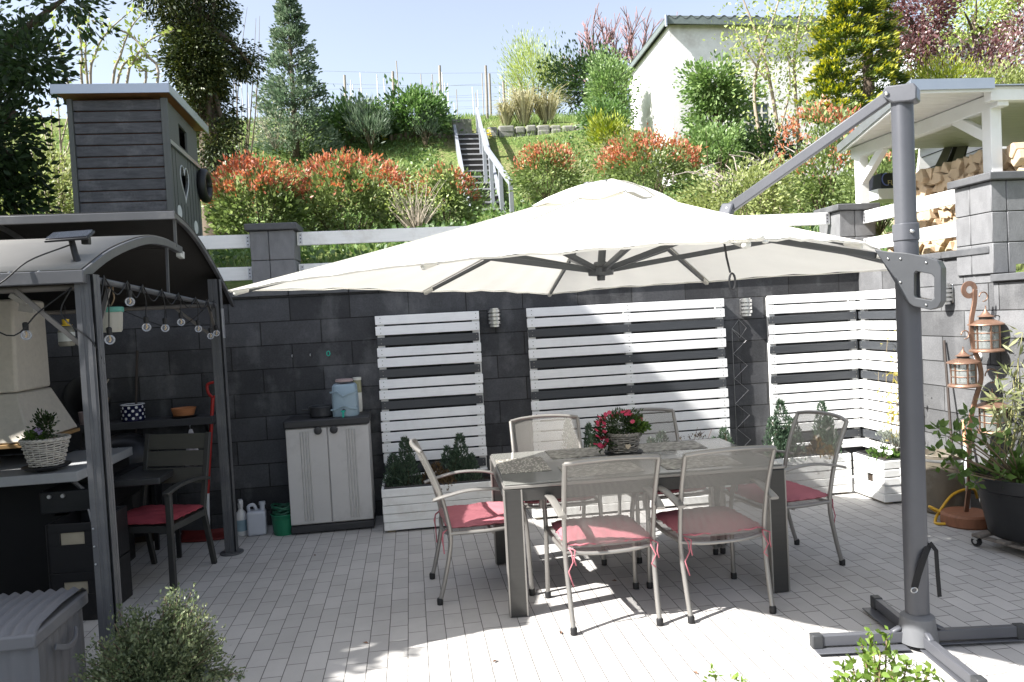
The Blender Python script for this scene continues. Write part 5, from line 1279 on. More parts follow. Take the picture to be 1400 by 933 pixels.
MB().tube([(-2.31,6.5,.15),(-2.235,6.63,1.55)], .011, 8).build('handle', mat('dark_handle', (.04,.03,.025), .6), t, world=True, smooth=60)
MB().box(-2.48,-2.14,6.46,6.52,.0,.15).build('brush', mat('brown_bristle', (.06,.04,.025), .95, bump=1, fine=300), t, bevel=.01, world=True)

# garden armchair with slatted resin back
res = mat('grey_resin_slat', (.062,.06,.05), .6, var=.12, scale=5, stretch=(1,6,20), bump=.1)
chm = mat('dark_chair_frame', (.042,.042,.04), .45, .2, var=.1)
t = thing('slatted_armchair', 'dark slatted garden armchair with a red cushion under the gazebo', 'chair', (-1.80, 5.47, 0), R(180-16))
# local: front +y, so the chair is turned to face the camera
for sx in (-1, 1):
    MB().bar((sx*.255,.235,0),(sx*.255,.225,.64),.04,.03,up=(0,1,0)).build('leg', chm, t, bevel=.004)
    MB().bar((sx*.235,-.30,0),(sx*.235,-.20,.43),.035,.03,up=(0,1,0)).build('leg', chm, t, bevel=.004)
    MB().bar((sx*.235,-.20,.43),(sx*.235,-.33,.95),.035,.03,up=(0,1,0)).build('back_frame', chm, t, bevel=.004)
    MB().sweep(bez([(sx*.255,.26,.635),(sx*.26,.1,.665),(sx*.255,-.12,.66),(sx*.245,-.26,.63)], 14), [(-.025,-.011),(.025,-.011),(.025,.011),(-.025,.011)]).build('armrest', chm, t, bevel=.004)
for k in range(3):
    z0 = .60+.118*k; y0 = -.235-.25*(z0-.56); MB().obox((0, y0-.008, z0+.056), (.452,.014,.110), (R(14),0,0)).build('back_slat', res, t, bevel=.003)
MB().bar((-.25,.22,.40),(.25,.22,.40),.03,.045).bar((-.235,-.20,.40),(.235,-.20,.40),.03,.045).bar((-.25,.22,.40),(-.235,-.2,.40),.025,.045).bar((.25,.22,.40),(.235,-.2,.40),.025,.045).build('seat_frame', chm, t, bevel=.003)
MB().box(-.235,.235,-.19,.205,.405,.42).build('seat_panel', res, t, bevel=.003)
cushion(t, 'seat_cushion', .422, .02, .49, .46, m=mat('faded_red_cushion', (.30,.055,.07), .9, var=.15, scale=8, bump=.3, fine=300, spec=.1), seed=9)

# storage box with corrugated lid
bxm = mat('grey_storage_plastic', (.17,.17,.178), .55, var=.07, scale=4, bump=.06)
t = thing('storage_box', 'grey plastic storage box with a corrugated lid at the left edge', 'storage box', (-2.1, 3.45, 0))
X0, X1, Y0, Y1 = -2.72, -1.535, 3.20, 3.70
mb = MB(); n = 64; V = []
for i in range(n+1):
    x = X0+(X1-X0)*i/n; y_ = .006*math.sin(i*PI/2*1.0)
    V += [(x, Y0+.02+y_, .02), (x, Y0+.02+y_, .46)]
mb.add(V, [(2*i, 2*i+1, 2*i+3, 2*i+2) for i in range(n)]); V = []
for i in range(29):
    y = Y0+.02+(Y1-Y0-.04)*i/28; x_ = .006*math.sin(i*PI/2)
    V += [(X1-.02+x_, y, .02), (X1-.02+x_, y, .46)]
mb.add(V, [(2*i, 2*i+1, 2*i+3, 2*i+2) for i in range(28)]); mb.box(X0, X1-.03, Y0+.03, Y1-.02, .02, .45); mb.build('body', bxm, t, world=True, smooth=50)
MB().box(X0-.005, X1+.002, Y0-.002, Y1+.005, .455, .515).build('lid_rim', bxm, t, bevel=.01, world=True)
mb = MB(); V = []; n = 240
for i in range(n+1):
    x = X0+(X1-X0)*i/n; h_ = .0075*math.sin(i/n*2*PI*24)
    for yy, zz in ((Y0+.01,.512),(Y0+.06,.535),((Y0+Y1)/2,.55),(Y1-.05,.545),(Y1,.514)): V.append((x, yy, zz + h_*(1 if .5 < (yy-Y0)*10 < 4.8 else .15)))
mb.add(V, [(5*i+k, 5*i+k+1, 5*i+k+6, 5*i+k+5) for i in range(n) for k in range(4)]); mb.build('corrugated_lid', bxm, t, world=True, smooth=180)
MB().sweep(bez([(X1+.004, Y0+.15, .40),(X1+.022, Y0+.20,.375),(X1+.026,(Y0+Y1)/2,.368),(X1+.022,Y1-.2,.375),(X1+.004,Y1-.15,.40)], 14), [(-.006,-.012),(.006,-.012),(.006,.012),(-.006,.012)]).build('handle', bxm, t, bevel=.003, world=True)

# thyme in a pot at the lower left
t = thing('herb_pot', 'bushy thyme plant in a blue grey pot in the left foreground', 'potted herb', (-1.08, 3.14, 0))
MB().lathe([(0,0),(.13,0),(.14,.01),(.19,.27),(.20,.275),(.20,.305),(.188,.305),(.175,.25),(0,.24)], (0,0,0), 36).build('pot', mat('blue_grey_pot', (.11,.125,.15), .5, var=.12, dirt=(.25,.25,.24)), t, smooth=40)
MB().lathe([(0,.25),(.18,.262)], (0,0,0), 26, cap=False).build('soil', soil_m, t)
P, D, tips = [], [], []
for k in range(230):
    a = rnd.uniform(0, 2*PI); el = rnd.uniform(-.25, 1.4); rr = rnd.uniform(.68, 1.02)*(1+.16*math.sin(2*a+.6)+.10*math.sin(5*a+3*el))
    tip = np.array([.27*math.cos(a)*math.cos(el)*rr*1.0, .25*math.sin(a)*math.cos(el)*rr, .30 + .29*math.sin(el)*rr + .02*math.cos(a)]); b0 = np.array([.06*math.cos(a), .06*math.sin(a), .27])
    tips.append(tip); m_ = 130
    s = rng.uniform(.35, 1.03, m_)[:, None]; q = b0*(1-s)+tip*s + rng.normal(0, .0095, (m_, 3))*(.6+s); P.append(q); D.append(np.tile((tip-b0)/np.linalg.norm(tip-b0), (m_, 1)) + unit(m_)*.8)
leaves('thyme_leaf', np.vstack(P), np.vstack(D), .017, leafmat('thyme_leaf', [(.05,.075,.035),(.10,.13,.065),(.18,.215,.11),(.29,.31,.17)], .25), t, .5, world=False)
stems('stem', (0,0,.25), tips, .0028, mat('woody_stem', (.13,.09,.06), .8), t, sag=.03, rtip=.6, world=False)

# shrub in front of the parasol foot
t = thing('euonymus_shrub', 'bright green leafy shrub in the foreground before the parasol foot', 'shrub', (1.52, 2.38, 0))
tips = [np.array(aty(px, py, 2.38+dy)) for px, py, dy in ((1190,868,0),(1212,872,.02),(1178,882,.05),(1225,890,-.02),(1203,895,-.06),(1152,912,0),(1165,908,.06),(1240,908,0),(1255,920,-.05),(1145,928,-.04),(1195,905,.1),(1272,918,.03),(1290,935,0),(1220,925,-.08))]
stems('stem', (1.52,2.38,0), tips, .007, mat('shrub_stem', (.16,.11,.06), .7), t, sag=.03)
P, D = [], []
for tp in tips:
    for j in range(46):
        s = rnd.uniform(.60, 1.03); q = np.array((1.52,2.38,0))*(1-s)+tp*s; P.append(q+unit(1)[0]*.020*rnd.random()); D.append(unit(1)[0]+[0,0,.5])
leaves('leaf', np.array(P), np.array(D), .032, leafmat('lime_leaf', [(.07,.13,.02),(.14,.22,.04),(.25,.33,.08)], .35), t, .55)
t = thing('weed_sprig', 'tiny leafy sprig at the bottom edge left of the foreground shrub', 'sprig', (1.02, 2.38, 0))
tips = [aty(px, py, 2.38) for px, py in ((974,918),(980,926),(968,928),(1003,930),(1015,932))]
stems('stem', (1.0,2.38,.2), tips, .003, greentwig_m, t, sag=.01)
P = np.vstack([np.array(tp)+unit(5)*.008 for tp in tips]); leaves('leaf', P, unit(len(P))+[0,0,.6], .024, leafmat('lime_leaf', [(.07,.13,.02)], .35), t, .5)

# fallen leaves on the paving
for i, (px, py) in enumerate(((677,905),(767,866),(951,921),(866,749),(500,880),(430,760),(608,690+40),(840,700+95))):
    p = atz(px, py, .002); o = thing('fallen_leaf', 'small curled brown leaf lying on the paving', 'leaf', p, rnd.uniform(0, 6), 'fallen leaves on the paving')
    MB().add([(-.018,0,.002),(0,-.009,.008),(.018,0,.004),(0,.009,.010),(0,0,.002)], [(0,1,4),(1,2,4),(2,3,4),(3,0,4)]).build('blade', mat('brown_leaf', (.16,.085,.05), .8), o)
# ================================================================== playhouse on stilts behind the wall
hw = mat('weathered_grey_boards', (.085,.085,.092), .8, var=.42, scale=4, stretch=(2,2,11), bump=.5, dirt=(.24,.23,.24), dirt_scale=4.5, dirt_amt=.6)
hw2 = mat('grey_painted_boards', (.115,.12,.115), .75, var=.12, scale=4, stretch=(10,10,1), bump=.3)
zinc = mat('zinc_flashing', (.38,.41,.46), .35, .7, var=.08, scale=3, bump=.04)
hx0, hx1, hy0, hy1, hz0, hz1 = -2.99, -2.19, 7.62, 8.68, 2.2, 3.90
t = thing('playhouse', 'grey wooden playhouse with heart shaped cutout behind the gazebo', 'playhouse', ((hx0+hx1)/2, (hy0+hy1)/2, 2.0))
mb = MB(); z = hz0; 
while z < hz1-.02:
    o_ = rnd.uniform(-.003,.003); mb.box(hx0, hx1-.02, hy0+o_, hy0+.022+o_, z+rnd.uniform(0,.003), min(z+.098, hz1)); z += .106
mb.build('front_boards', hw, t, bevel=.006, world=True)
MB().box(hx0+.01, hx1-.03, hy0+.024, hy0+.03, hz0, hz1).build('board_backing', mat('reddish_gap', (.12,.05,.03), .9), t, world=True)
MB().box(hx0-.045, hx0-.001, hy0-.02, hy0+.05, hz0, hz1).build('corner_board', hw2, t, bevel=.004, world=True)
MB().box(hx1-.018, hx1+.045, hy0-.02, hy0+.012, hz0, hz1).build('corner_board', hw2, t, bevel=.004, world=True)
# right-hand side: vertical boards with a heart cut out, built round the opening
bm = bmesh.new()
def ring3(pts): 
    v = [bm.verts.new((hx1+.02, y, z)) for y, z in pts]; return [bm.edges.new((v[i], v[(i+1) % len(v)])) for i in range(len(v))]
E_ = ring3([(hy0+.013,hz0),(hy1,hz0),(hy1,hz1-.06),(hy0+.013,hz1)])
hc = aty(243, 243, 1); hcy, hcz = 8.10, 3.20
hearts = [(hcy + .14*math.sin(a)**3, hcz + .0125*(13*math.cos(a)-5*math.cos(2*a)-2*math.cos(3*a)-math.cos(4*a))) for a in np.linspace(0, 2*PI, 33)[:-1]]
E_ += ring3(hearts); E_ += ring3([(8.02,3.55),(8.30,3.53),(8.30,3.74),(8.02,3.77)])
bmesh.ops.triangle_fill(bm, use_beauty=True, edges=E_)
me = bpy.data.meshes.new('side_boards'); bm.to_mesh(me); bm.free()
o = link_mesh('side_boards', me, hw2, t, True); md = o.modifiers.new('solid', 'SOLIDIFY'); md.thickness = .022; md.offset = -1
gr = MB()
for y in np.arange(hy0+.12, hy1-.05, .105):
    if abs(y-hcy) < .16: gr.box(hx1+.0195, hx1+.0222, y-.003, y+.003, hz0, hcz-.24).box(hx1+.0195, hx1+.0222, y-.003, y+.003, 3.46, 3.5)
    else: gr.box(hx1+.0195, hx1+.0222, y-.003, y+.003, hz0, 3.5)
gr.build('board_joint', mat('dark_gap', (.02,.02,.02), .9), o, world=True)
MB().tube([(hx1+.024, y, z) for y, z in hearts + hearts[:1]], .006, 6).build('heart_edging', mat('pale_edge', (.55,.56,.56), .6), o, world=True, smooth=180)
MB().bar((hx1+.035, hy0+.02, 3.50), (hx1+.035, hy1, 3.46), .02, .04).build('trim_strip', zinc, o, world=True)
MB().box(hx0, hx1-.01, hy1, hy1+.02, hz0, hz1).box(hx0-.02, hx0, hy0+.05, hy1, hz0, hz1).build('rear_boards', hw, t, world=True)
for y, z in ((7.86, 2.86), (8.42, 2.78)): MB().lathe([(0,.004),(.07,.004),(.07,0)], (hx1+.022, y, z), 16, axis='x').build('white_disc', mat('white_disc', (.7,.7,.7), .5), o, world=True, smooth=40)
MB().tube([(hx1+.06, hy1+.05+.14*math.cos(a), 3.27+.14*math.sin(a)) for a in np.linspace(0, 2*PI, 25)], .05, 10).build('rubber_ring', black_plastic, t, world=True, smooth=180)
MB().add([(hx0-.13,hy0-.09,3.97),(hx1+.08,hy0-.09,3.97),(hx1+.10,hy1+.14,3.90),(hx0-.13,hy1+.14,3.90)], [(0,1,2,3)]).build('roof_boards', mat('orange_wood_soffit', (.30,.15,.065), .7, var=.2, scale=3, stretch=(12,1,1)), t, world=True, thick=.03)
MB().bar((hx0-.14,hy0-.105,3.965),(hx1+.09,hy0-.105,3.965),.012,.085).bar((hx1+.09,hy0-.11,3.965),(hx1+.11,hy1+.15,3.895),.012,.085).build('roof_flashing', zinc, t, world=True)
for x in (hx0+.04, hx1-.05):
    for y in (hy0+.05, hy1-.05): MB().box(x-.04, x+.04, y-.04, y+.04, 1.9, 2.2).build('stilt', hw, t, world=True)

# ================================================================== invented house out of frame to the left, added to shade the wall
t = thing('added_shade_house', 'unseen rendered house added at the left to shade the garden wall', 'house', (-7.5, 6.0, 0))
MB().box(-10.2,-5.25,4.65,7.25,0,8.3).build('wall', mat('cream_render', (.62,.58,.5), .9, var=.06, bump=.3), t, world=True)
MB().box(-10.4,-5.15,4.60,7.35,8.3,8.50).build('roof', mat('roof_edge', (.12,.09,.08), .8), t, world=True)
for y in (5.4, 6.4):
    f = MB().box(-5.25,-5.21,y,y+.7,4.2,5.5).build('window', white_wood, t, world=True, bevel=.005); MB().box(-5.21,-5.205,y+.07,y+.63,4.27,5.43).build('pane', mat('dark_pane', (.02,.025,.03), .05), f, world=True)

t = thing('added_shade_wing', 'unseen low house wing added at the left to shade the storage box', 'house', (-7.5, -1, 0))  # added out of view; its eave height sets the shade on the left paving
MB().box(-10.2,-5.27,-7,4.30,0,4.66).build('wall', mat('cream_render', (.62,.58,.5), .9), t, world=True)
MB().box(-10.4,-5.22,-7.1,4.33,4.66,4.83).build('roof', mat('roof_edge', (.12,.09,.08), .8), t, world=True)
for y in (-1.5, 1.5):
    f = MB().box(-5.27,-5.23,y,y+1.1,.9,2.3).build('window', white_wood, t, world=True, bevel=.005); MB().box(-5.23,-5.225,y+.07,y+1.03,.97,2.23).build('pane', mat('dark_pane', (.02,.025,.03), .05), f, world=True)
t = thing('added_dapple_tree', 'small unseen tree added out of frame at the left to dapple the paving', 'tree', (-4.2, 3.0, 0))  # invented tree beyond the frame, there only for its dappled shade
p, o_, cc = clumps(700, (-4.2,3.0,3.5), (.45,.3,.40), 18, .08, inner=.2); leaves('crown', p, o_, .08, leaf_green, t, .6)
MB().tube([(-4.2,3.0,-.1),(-4.18,3.0,1.4),(-4.2,3.0,3.8)], [.05,.04,.02], 8).build('trunk', bark_m, t, world=True, smooth=180)
stems('limb', (-4.2,3.0,3.0), cc[:10], .012, bark_m, t)

# ================================================================== garden stairs up the slope
sb, stp = on_hill(663, 288), None
SX0, SY0, SY1 = None, 15.6, 19.3
a_l, a_r = aty(627, 183, SY1), aty(657, 183, SY1); b_l, b_r = aty(647, 286, SY0), aty(682, 286, SY0)
t = thing('garden_stairs', 'grey wooden garden stairs climbing the grassy slope', 'stairs', ((b_l[0]+b_r[0])/2, SY0, b_l[2]))
stm = mat('dark_riser', (.055,.05,.047), .85, var=.3); trd = mat('grey_tread', (.30,.30,.31), .7, var=.12); sgm = mat('grey_stair_rail', (.24,.255,.28), .6, var=.12)
ns = 13; tm, rm = MB(), MB()
for i in range(ns+1):
    s = i/ns; l = b_l*(1-s)+a_l*s; r = b_r*(1-s)+a_r*s; h = (a_l[2]-b_l[2])/ns; d = (SY1-SY0)/ns
    z = l[2]; tm.box(l[0]-.05, r[0]+.05, l[1], l[1]+d+.03, z-.035, z); 
    rm.box(l[0]-.04, r[0]+.04, l[1]+.03, l[1]+.05, z-h+.0, z-.036)
tm.build('tread', trd, t, world=True, bevel=.004); rm.build('riser', stm, t, world=True)
up_ = np.array([0,0,.10])
MB().bar(b_l+np.array([-.09,-.1,-.1]), a_l+np.array([-.09,.1,.12]), .07, .28).build('left_string', sgm, t, world=True, bevel=.006)
MB().bar(b_r+np.array([.09,-.3,-.28]), a_r+np.array([.09,.1,.02]), .07, .28).build('right_string', sgm, t, world=True, bevel=.006)
rl = t
t = thing('stair_handrail', 'grey wooden handrail on posts along the right side of the stairs', 'handrail', (b_r[0]+.2, SY0, b_r[2]))
rt = [aty(698, 250, 14.6), aty(664, 202, 16.2), aty(652, 150, 19.6)]
for i in (0, 1): MB().bar(rt[i], rt[i+1], .07, .11).build('rail', sgm, t, world=True, bevel=.006)
pb = MB()
for s in np.linspace(0, 1, 6):
    p = rt[0]*(1-s)+rt[1]*s if s <= .5 else rt[1]*(2-2*s)+rt[2]*(2*s-1)
    if s <= .5: p = rt[0]*(1-2*s)+rt[1]*(2*s)
    MB().box(p[0]-.04, p[0]+.04, p[1]-.04, p[1]+.04, ground_z(p[0], p[1])-.2, p[2]).build('post', sgm, t, world=True, bevel=.004)

# low stone edging wall along the top of the slope
t = thing('edging_wall', 'low grey stone wall along the top of the slope right of the stairs', 'wall', (4.6, 19.7, 6.3))
mb = MB(); x = aty(665, 180, 19.7)[0]; xe = aty(862, 180, 19.7)[0]
while x < xe:
    l_ = rnd.uniform(.25, .5)
    for z in (6.12, 6.28, 6.38): mb.obox((x+l_/2, 19.72+rnd.uniform(-.03,.03), z+.1+rnd.uniform(-.015,.015)), (l_-.02, .25, .2), (0, rnd.uniform(-.03,.03), rnd.uniform(-.05,.05)))
    x += l_
mb.build('stones', mat('edging_stone', (.19,.185,.165), .9, var=.4, scale=5, bump=.9, dirt=(.10,.13,.05), dirt_scale=4, dirt_amt=.8), t, bevel=.05, seg=3, world=True)
t = thing('edging_wall', 'short retaining wall at the stair head below the laurel bush', 'wall', (3.2, 19.7, 6.3))
xa, xb = aty(618, 180, 19.7)[0], aty(645, 180, 19.7)[0]
MB().box(xa, xb, 19.6, 19.8, 6.1, 6.78).build('stones', mat('edging_stone', (.20,.185,.165), .9), t, bevel=.02, world=True)
t = thing('log_edging', 'line of upright log palisade edging under the laurels left of the stairs', 'edging', (2.0, 19.4, 6.1))
mb = MB(); x0, x1 = aty(535, 188, 19.3)[0], aty(620, 188, 19.3)[0]
for x in np.arange(x0, x1, .12): mb.tube([(x, 19.3+.1*math.sin(x*2), 5.9), (x, 19.3+.1*math.sin(x*2), aty(560,183,19.3)[2]+.08*math.sin(x*3))], .055, 7)
mb.build('logs', mat('palisade_wood', (.16,.125,.09), .9, var=.35), t, world=True, smooth=60)

# ================================================================== rendered shed on the hill
BY = 16.0
cb_, ct = aty(922, 200, BY), aty(922, 34, BY); bx, bz0, bz1 = cb_[0], 4.4, ct[2]
bl_end = 16+3.05
rend = mat('white_render', (.78,.77,.76), .9, var=.12, scale=7, bump=1.0, fine=22, dirt=(.42,.37,.34), dirt_scale=1.6, dirt_amt=.6)
t = thing('rendered_shed', 'white roughcast shed with a corrugated roof on the hillside', 'shed', (bx+2.2, BY+1.5, bz0))
XE = aty(1190, 100, BY)[0]
bm = bmesh.new()
wx0, wx1, wz0, wz1 = aty(1004,160,BY)[0], aty(1052,160,BY)[0], aty(1030,192,BY)[2], aty(1030,142,BY)[2]
for (xa, xb, za, zb) in ((bx, wx0, bz0, bz1), (wx1, XE, bz0, bz1), (wx0, wx1, bz0, wz0), (wx0, wx1, wz1, bz1)):
    v = [bm.verts.new(q) for q in ((xa,BY,za),(xb,BY,za),(xb,BY,zb),(xa,BY,zb))]; bm.faces.new(v)
v = [bm.verts.new(q) for q in ((bx,BY,bz0),(bx,bl_end,bz0),(bx,bl_end,bz1-.12),(bx,BY,bz1))]; bm.faces.new(v)
v = [bm.verts.new(q) for q in ((XE,BY,bz0),(XE,bl_end,bz0),(XE,bl_end,bz1-.12),(XE,BY,bz1))]; bm.faces.new(v)
v = [bm.verts.new(q) for q in ((bx,bl_end,bz0),(XE,bl_end,bz0),(XE,bl_end,bz1-.12),(bx,bl_end,bz1-.12))]; bm.faces.new(v)
me = bpy.data.meshes.new('wall'); bm.to_mesh(me); bm.free(); link_mesh('wall', me, rend, t, True)
mb = MB(); V = []; n = 120
for i in range(n+1):
    x = bx-.12+(XE-bx+.3)*i/n; z_ = .035*math.sin(i*2*PI/6); V += [(x, BY-.18, bz1+.10+z_), (x, bl_end+.1, bz1-.03+z_)]
mb.add(V, [(2*i, 2*i+1, 2*i+3, 2*i+2) for i in range(n)])
ro = mb.build('roof', mat('corrugated_sheet', (.11,.115,.12), .7, var=.25), t, world=True, smooth=180, thick=.012)
MB().bar((bx-.12,BY-.16,bz1+.045),(XE+.1,BY-.16,bz1-.03),.03,.17).bar((bx-.10,BY-.16,bz1+.045),(bx-.10,bl_end+.1,bz1-.09),.03,.12).build('fascia', mat('dull_green_fascia', (.14,.165,.16), .6, var=.2), ro, world=True)
MB().tube([(bx-.13,BY-.19,bz1+.13),(bx-.13,BY-.19,bz1-.10)], .03, 8).build('gutter_end', zinc, ro, world=True, smooth=60)
win = MB()
for i in range(6):
    x = wx0+(wx1-wx0)*i/5; win.box(x-.018, x+.018, BY+.02, BY+.07, wz0, wz1)
for i in range(5):
    z = wz0+(wz1-wz0)*i/4; win.box(wx0, wx1, BY+.018, BY+.072, z-.018, z+.018)
wo = win.build('window', mat('pale_mortar', (.62,.58,.52), .8), t, world=True)
MB().box(wx0, wx1, BY+.03, BY+.062, wz0, wz1).build('glass_blocks', mat('glass_block', (.09,.12,.12), .15, var=.4, scale=6), wo, world=True)
t = thing('pale_house', 'pale house wall glimpsed between the trees at the upper right', 'house', (12, 22, 6))
x0, x1 = aty(1250,60,21)[0], aty(1330,60,21)[0]
MB().box(x0, x1, 21, 24, 5, aty(1300,55,21)[2]).build('wall', mat('pale_blue_render', (.5,.53,.58), .9), t, world=True)
MB().box(x0-.2, x1+.2, 20.8, 24.2, aty(1300,55,21)[2], aty(1300,52,21)[2]+.1).build('roof', mat('roof_edge', (.12,.09,.08), .8), t, world=True)

# ================================================================== white shelter on the block pillars
pw = mat('white_shelter_paint', (.74,.74,.73), .55, var=.05, scale=4, bump=.12, dirt=(.55,.5,.42), dirt_scale=3, dirt_amt=.3)
pwb = mat('white_soffit_boards', (.60,.585,.55), .6, var=.12, scale=4, stretch=(1,10,10), bump=.15)
t = thing('wood_shelter', 'white timber shelter on block pillars roofing the firewood', 'shelter', (5.5, 6.0, 2.5))
P1, P2 = np.array([4.36, 6.80, 2.552]), np.array([4.365, 5.165, 2.522])
zt = 3.07
MB().box(P1[0]-.045,P1[0]+.045,P1[1]-.045,P1[1]+.045,P1[2],zt-.05).build('post', pw, t, bevel=.005, world=True)
MB().box(P2[0]-.045,P2[0]+.045,P2[1]-.045,P2[1]+.045,P2[2],zt-.05).build('post', pw, t, bevel=.005, world=True)
MB().bar((P1[0],P1[1]+.1,zt-.005),(P2[0],P2[1]-.12,zt-.005),.09,.11).build('beam', pw, t, bevel=.006, world=True)
MB().bar((P2[0],P2[1],2.80),(P2[0],P2[1]+.36,zt-.04),.06,.075).build('knee_brace', pw, t, bevel=.005, world=True)
MB().bar((P1[0],P1[1],2.76),(P1[0],P1[1]-.36,zt-.04),.06,.075).build('knee_brace', pw, t, bevel=.005, world=True)
MB().bar((4.25,5.06,zt+.03),(9,5.06,zt+.03),.07,.11).build('beam', pw, t, bevel=.005, world=True)
poly = [(3.62,5.06),(4.26,5.0),(9,5.0),(9,7.1),(4.26,7.0)]
mb = MB(); nb = 20
for i in range(nb):                                             # soffit boards
    y0, y1 = 5.02+i*.1, 5.02+i*.1+.096
    xl = 3.66+(y0-5.02)*.32; mb.box(xl, 9, y0, y1, zt+.055, zt+.075)
mb.build('soffit_board', pwb, t, bevel=.003, world=True)
MB().add([(3.60,5.0,zt+.08),(9,5.0,zt+.08),(9,7.15,zt+.08),(4.28,7.05,zt+.08)], [(0,1,2,3)]).build('roof_sheet', zinc, t, world=True, thick=.008)
MB().bar((3.60,4.995,zt+.085),(4.255,4.995,zt+.09),.01,.075).bar((3.60,5.0,zt+.08),(4.28,7.06,zt+.08),.01,.075).build('roof_flashing', zinc, t, world=True)
MB().bar((3.62,5.02,zt+.045),(4.25,5.02,zt+.05),.02,.03).bar((3.63,5.03,zt+.035),(4.29,7.02,zt+.035),.02,.025).build('edge_batten', pw, t, world=True)
lt = thing('lean_to', 'white boarded lean-to wall with a sloping top behind the firewood shelter', 'lean-to', (6.0, 7.5, 2.0))
Y_ = 7.5; q0, q1 = aty(1258, 198, Y_), aty(1420, 138, Y_)
MB().add([(q0[0]-.2,Y_,2.0),(q1[0],Y_,2.0),tuple(q1),tuple(q0)], [(0,1,2,3)]).build('board_wall', mat('white_soffit_boards2', (.62,.60,.57), .6, var=.1, scale=4, stretch=(1,1,14), bump=.2), lt, world=True, thick=.03)
MB().bar(q0+np.array([-.1,-.05,0]), q1+np.array([.1,-.05,.0]), .05, .13).build('sloping_fascia', pw, lt, world=True, bevel=.005)
mb = MB()
for i in range(1, 7): 
    mb.bar(q0+np.array([0,-.02,-.14*i]), q1+np.array([0,-.02,-.14*i]), .006, .008)
mb.build('board_joint', mat('dark_gap', (.02,.02,.02), .9), lt, world=True)
MB().bar(aty(1362,172,7.3), aty(1430,172,7.3), .05, .16).bar(aty(1362,207,7.2), aty(1430,207,7.2), .05, .18).build('cross_beam', pw, lt, world=True, bevel=.005)
t = thing('roof_tiles', 'dark curved roof tiles stacked on the white beam at the right edge', 'roof tiles', aty(1390,200,7.25))
mb = MB()
for i in range(5):
    c = aty(1378+i*8, 199-i*1.5, 7.25); mb.tube([c+np.array([0,-.2,0]), c+np.array([0,.25,.02])], .085, 12)
mb.build('tile', mat('anthracite_tile', (.03,.03,.033), .5), t, world=True, smooth=50)
t = thing('folded_lounger', 'grey folded lounger with a black stripe leaning above the firewood', 'lounger', (5.3, 6.95, 2.6))
gpn = mat('grey_panel', (.22,.215,.21), .7, var=.08); A, B, C, D = [aty(px, py, yy) for px, py, yy in ((1276,233,6.8),(1318,222,6.8),(1328,183,7.1),(1296,192,7.1))]
def quadpanel(u0, u1, nm, m, off=0):
    a = A*(1-u0)+B*u0; b = A*(1-u1)+B*u1; c = D*(1-u1)+C*u1; d = D*(1-u0)+C*u0; f_ = np.array([0,-off,0])
    return MB().add([a+f_, b+f_, c+f_, d+f_], [(0,1,2,3)]).build(nm, m, t, world=True, thick=.035)
quadpanel(0, .36, 'cushion_panel', gpn); quadpanel(.365, .55, 'stripe', black_plastic, .004); quadpanel(.555, .93, 'cushion_panel', gpn); quadpanel(.935, 1.0, 'edge', mat('dark_grey_edge', (.06,.06,.062), .6))
t = thing('crate_shelf', 'dark printed box on a white shelf under the shelter beside the mast', 'box', aty(1218,258,7.0))
Yc = 7.0; a0, a1 = aty(1205,258,Yc), aty(1240,258,Yc); b0 = aty(1205,237,Yc)
MB().box(a0[0], a1[0]+.1, Yc, Yc+.25, a0[2], b0[2]).build('box_body', mat('dark_blue_box', (.012,.013,.02), .5), t, world=True, bevel=.005)
text('gold_lettering', 'FULBE', .075, mat('gold_print', (.5,.42,.2), .5), t, tuple(Vector(( (a0[0]+a1[0])/2+.03, Yc-.003, a0[2]+.05)) - t.location), (PI/2, 0, 0))
cs_ = [tuple(np.array([a0[0]+.06+.05*math.cos(a), Yc-.003, a0[2]+.09+.06*math.sin(a)])) for a in np.linspace(PI*.5, PI*1.6, 10)]
MB().tube(cs_, .006, 5).build('blue_arc', mat('blue_print', (.12,.16,.42), .5), t, world=True)
MB().box(a0[0]-.05, a1[0]+.1, Yc-.02, Yc+.3, a0[2]-.11, a0[2]-.003).build('white_shelf', pw, t, world=True, bevel=.005)
t['label'] = 'dark printed box on a white shelf under the shelter beside the mast'; t.name = 'printed_box'
t = thing('plant_support', 'green wire plant support at the right edge beside the block pillar', 'plant support', (4.9, 4.9, 2.0))
gw = mat('green_wire', (.08,.22,.12), .5); mb = MB()
cc = aty(1392, 215, 5.6)
mb.tube(bez([aty(1390,330,5.6), aty(1390,240,5.6), aty(1391,222,5.6), aty(1399,212,5.6), aty(1412,222,5.6), aty(1412,330,5.6)], 24), .007, 6)
for yy in (238, 262, 290): mb.tube([aty(1389,yy,5.6), aty(1413,yy,5.6)], .005, 6)
mb.build('wire', gw, t, world=True, smooth=180)

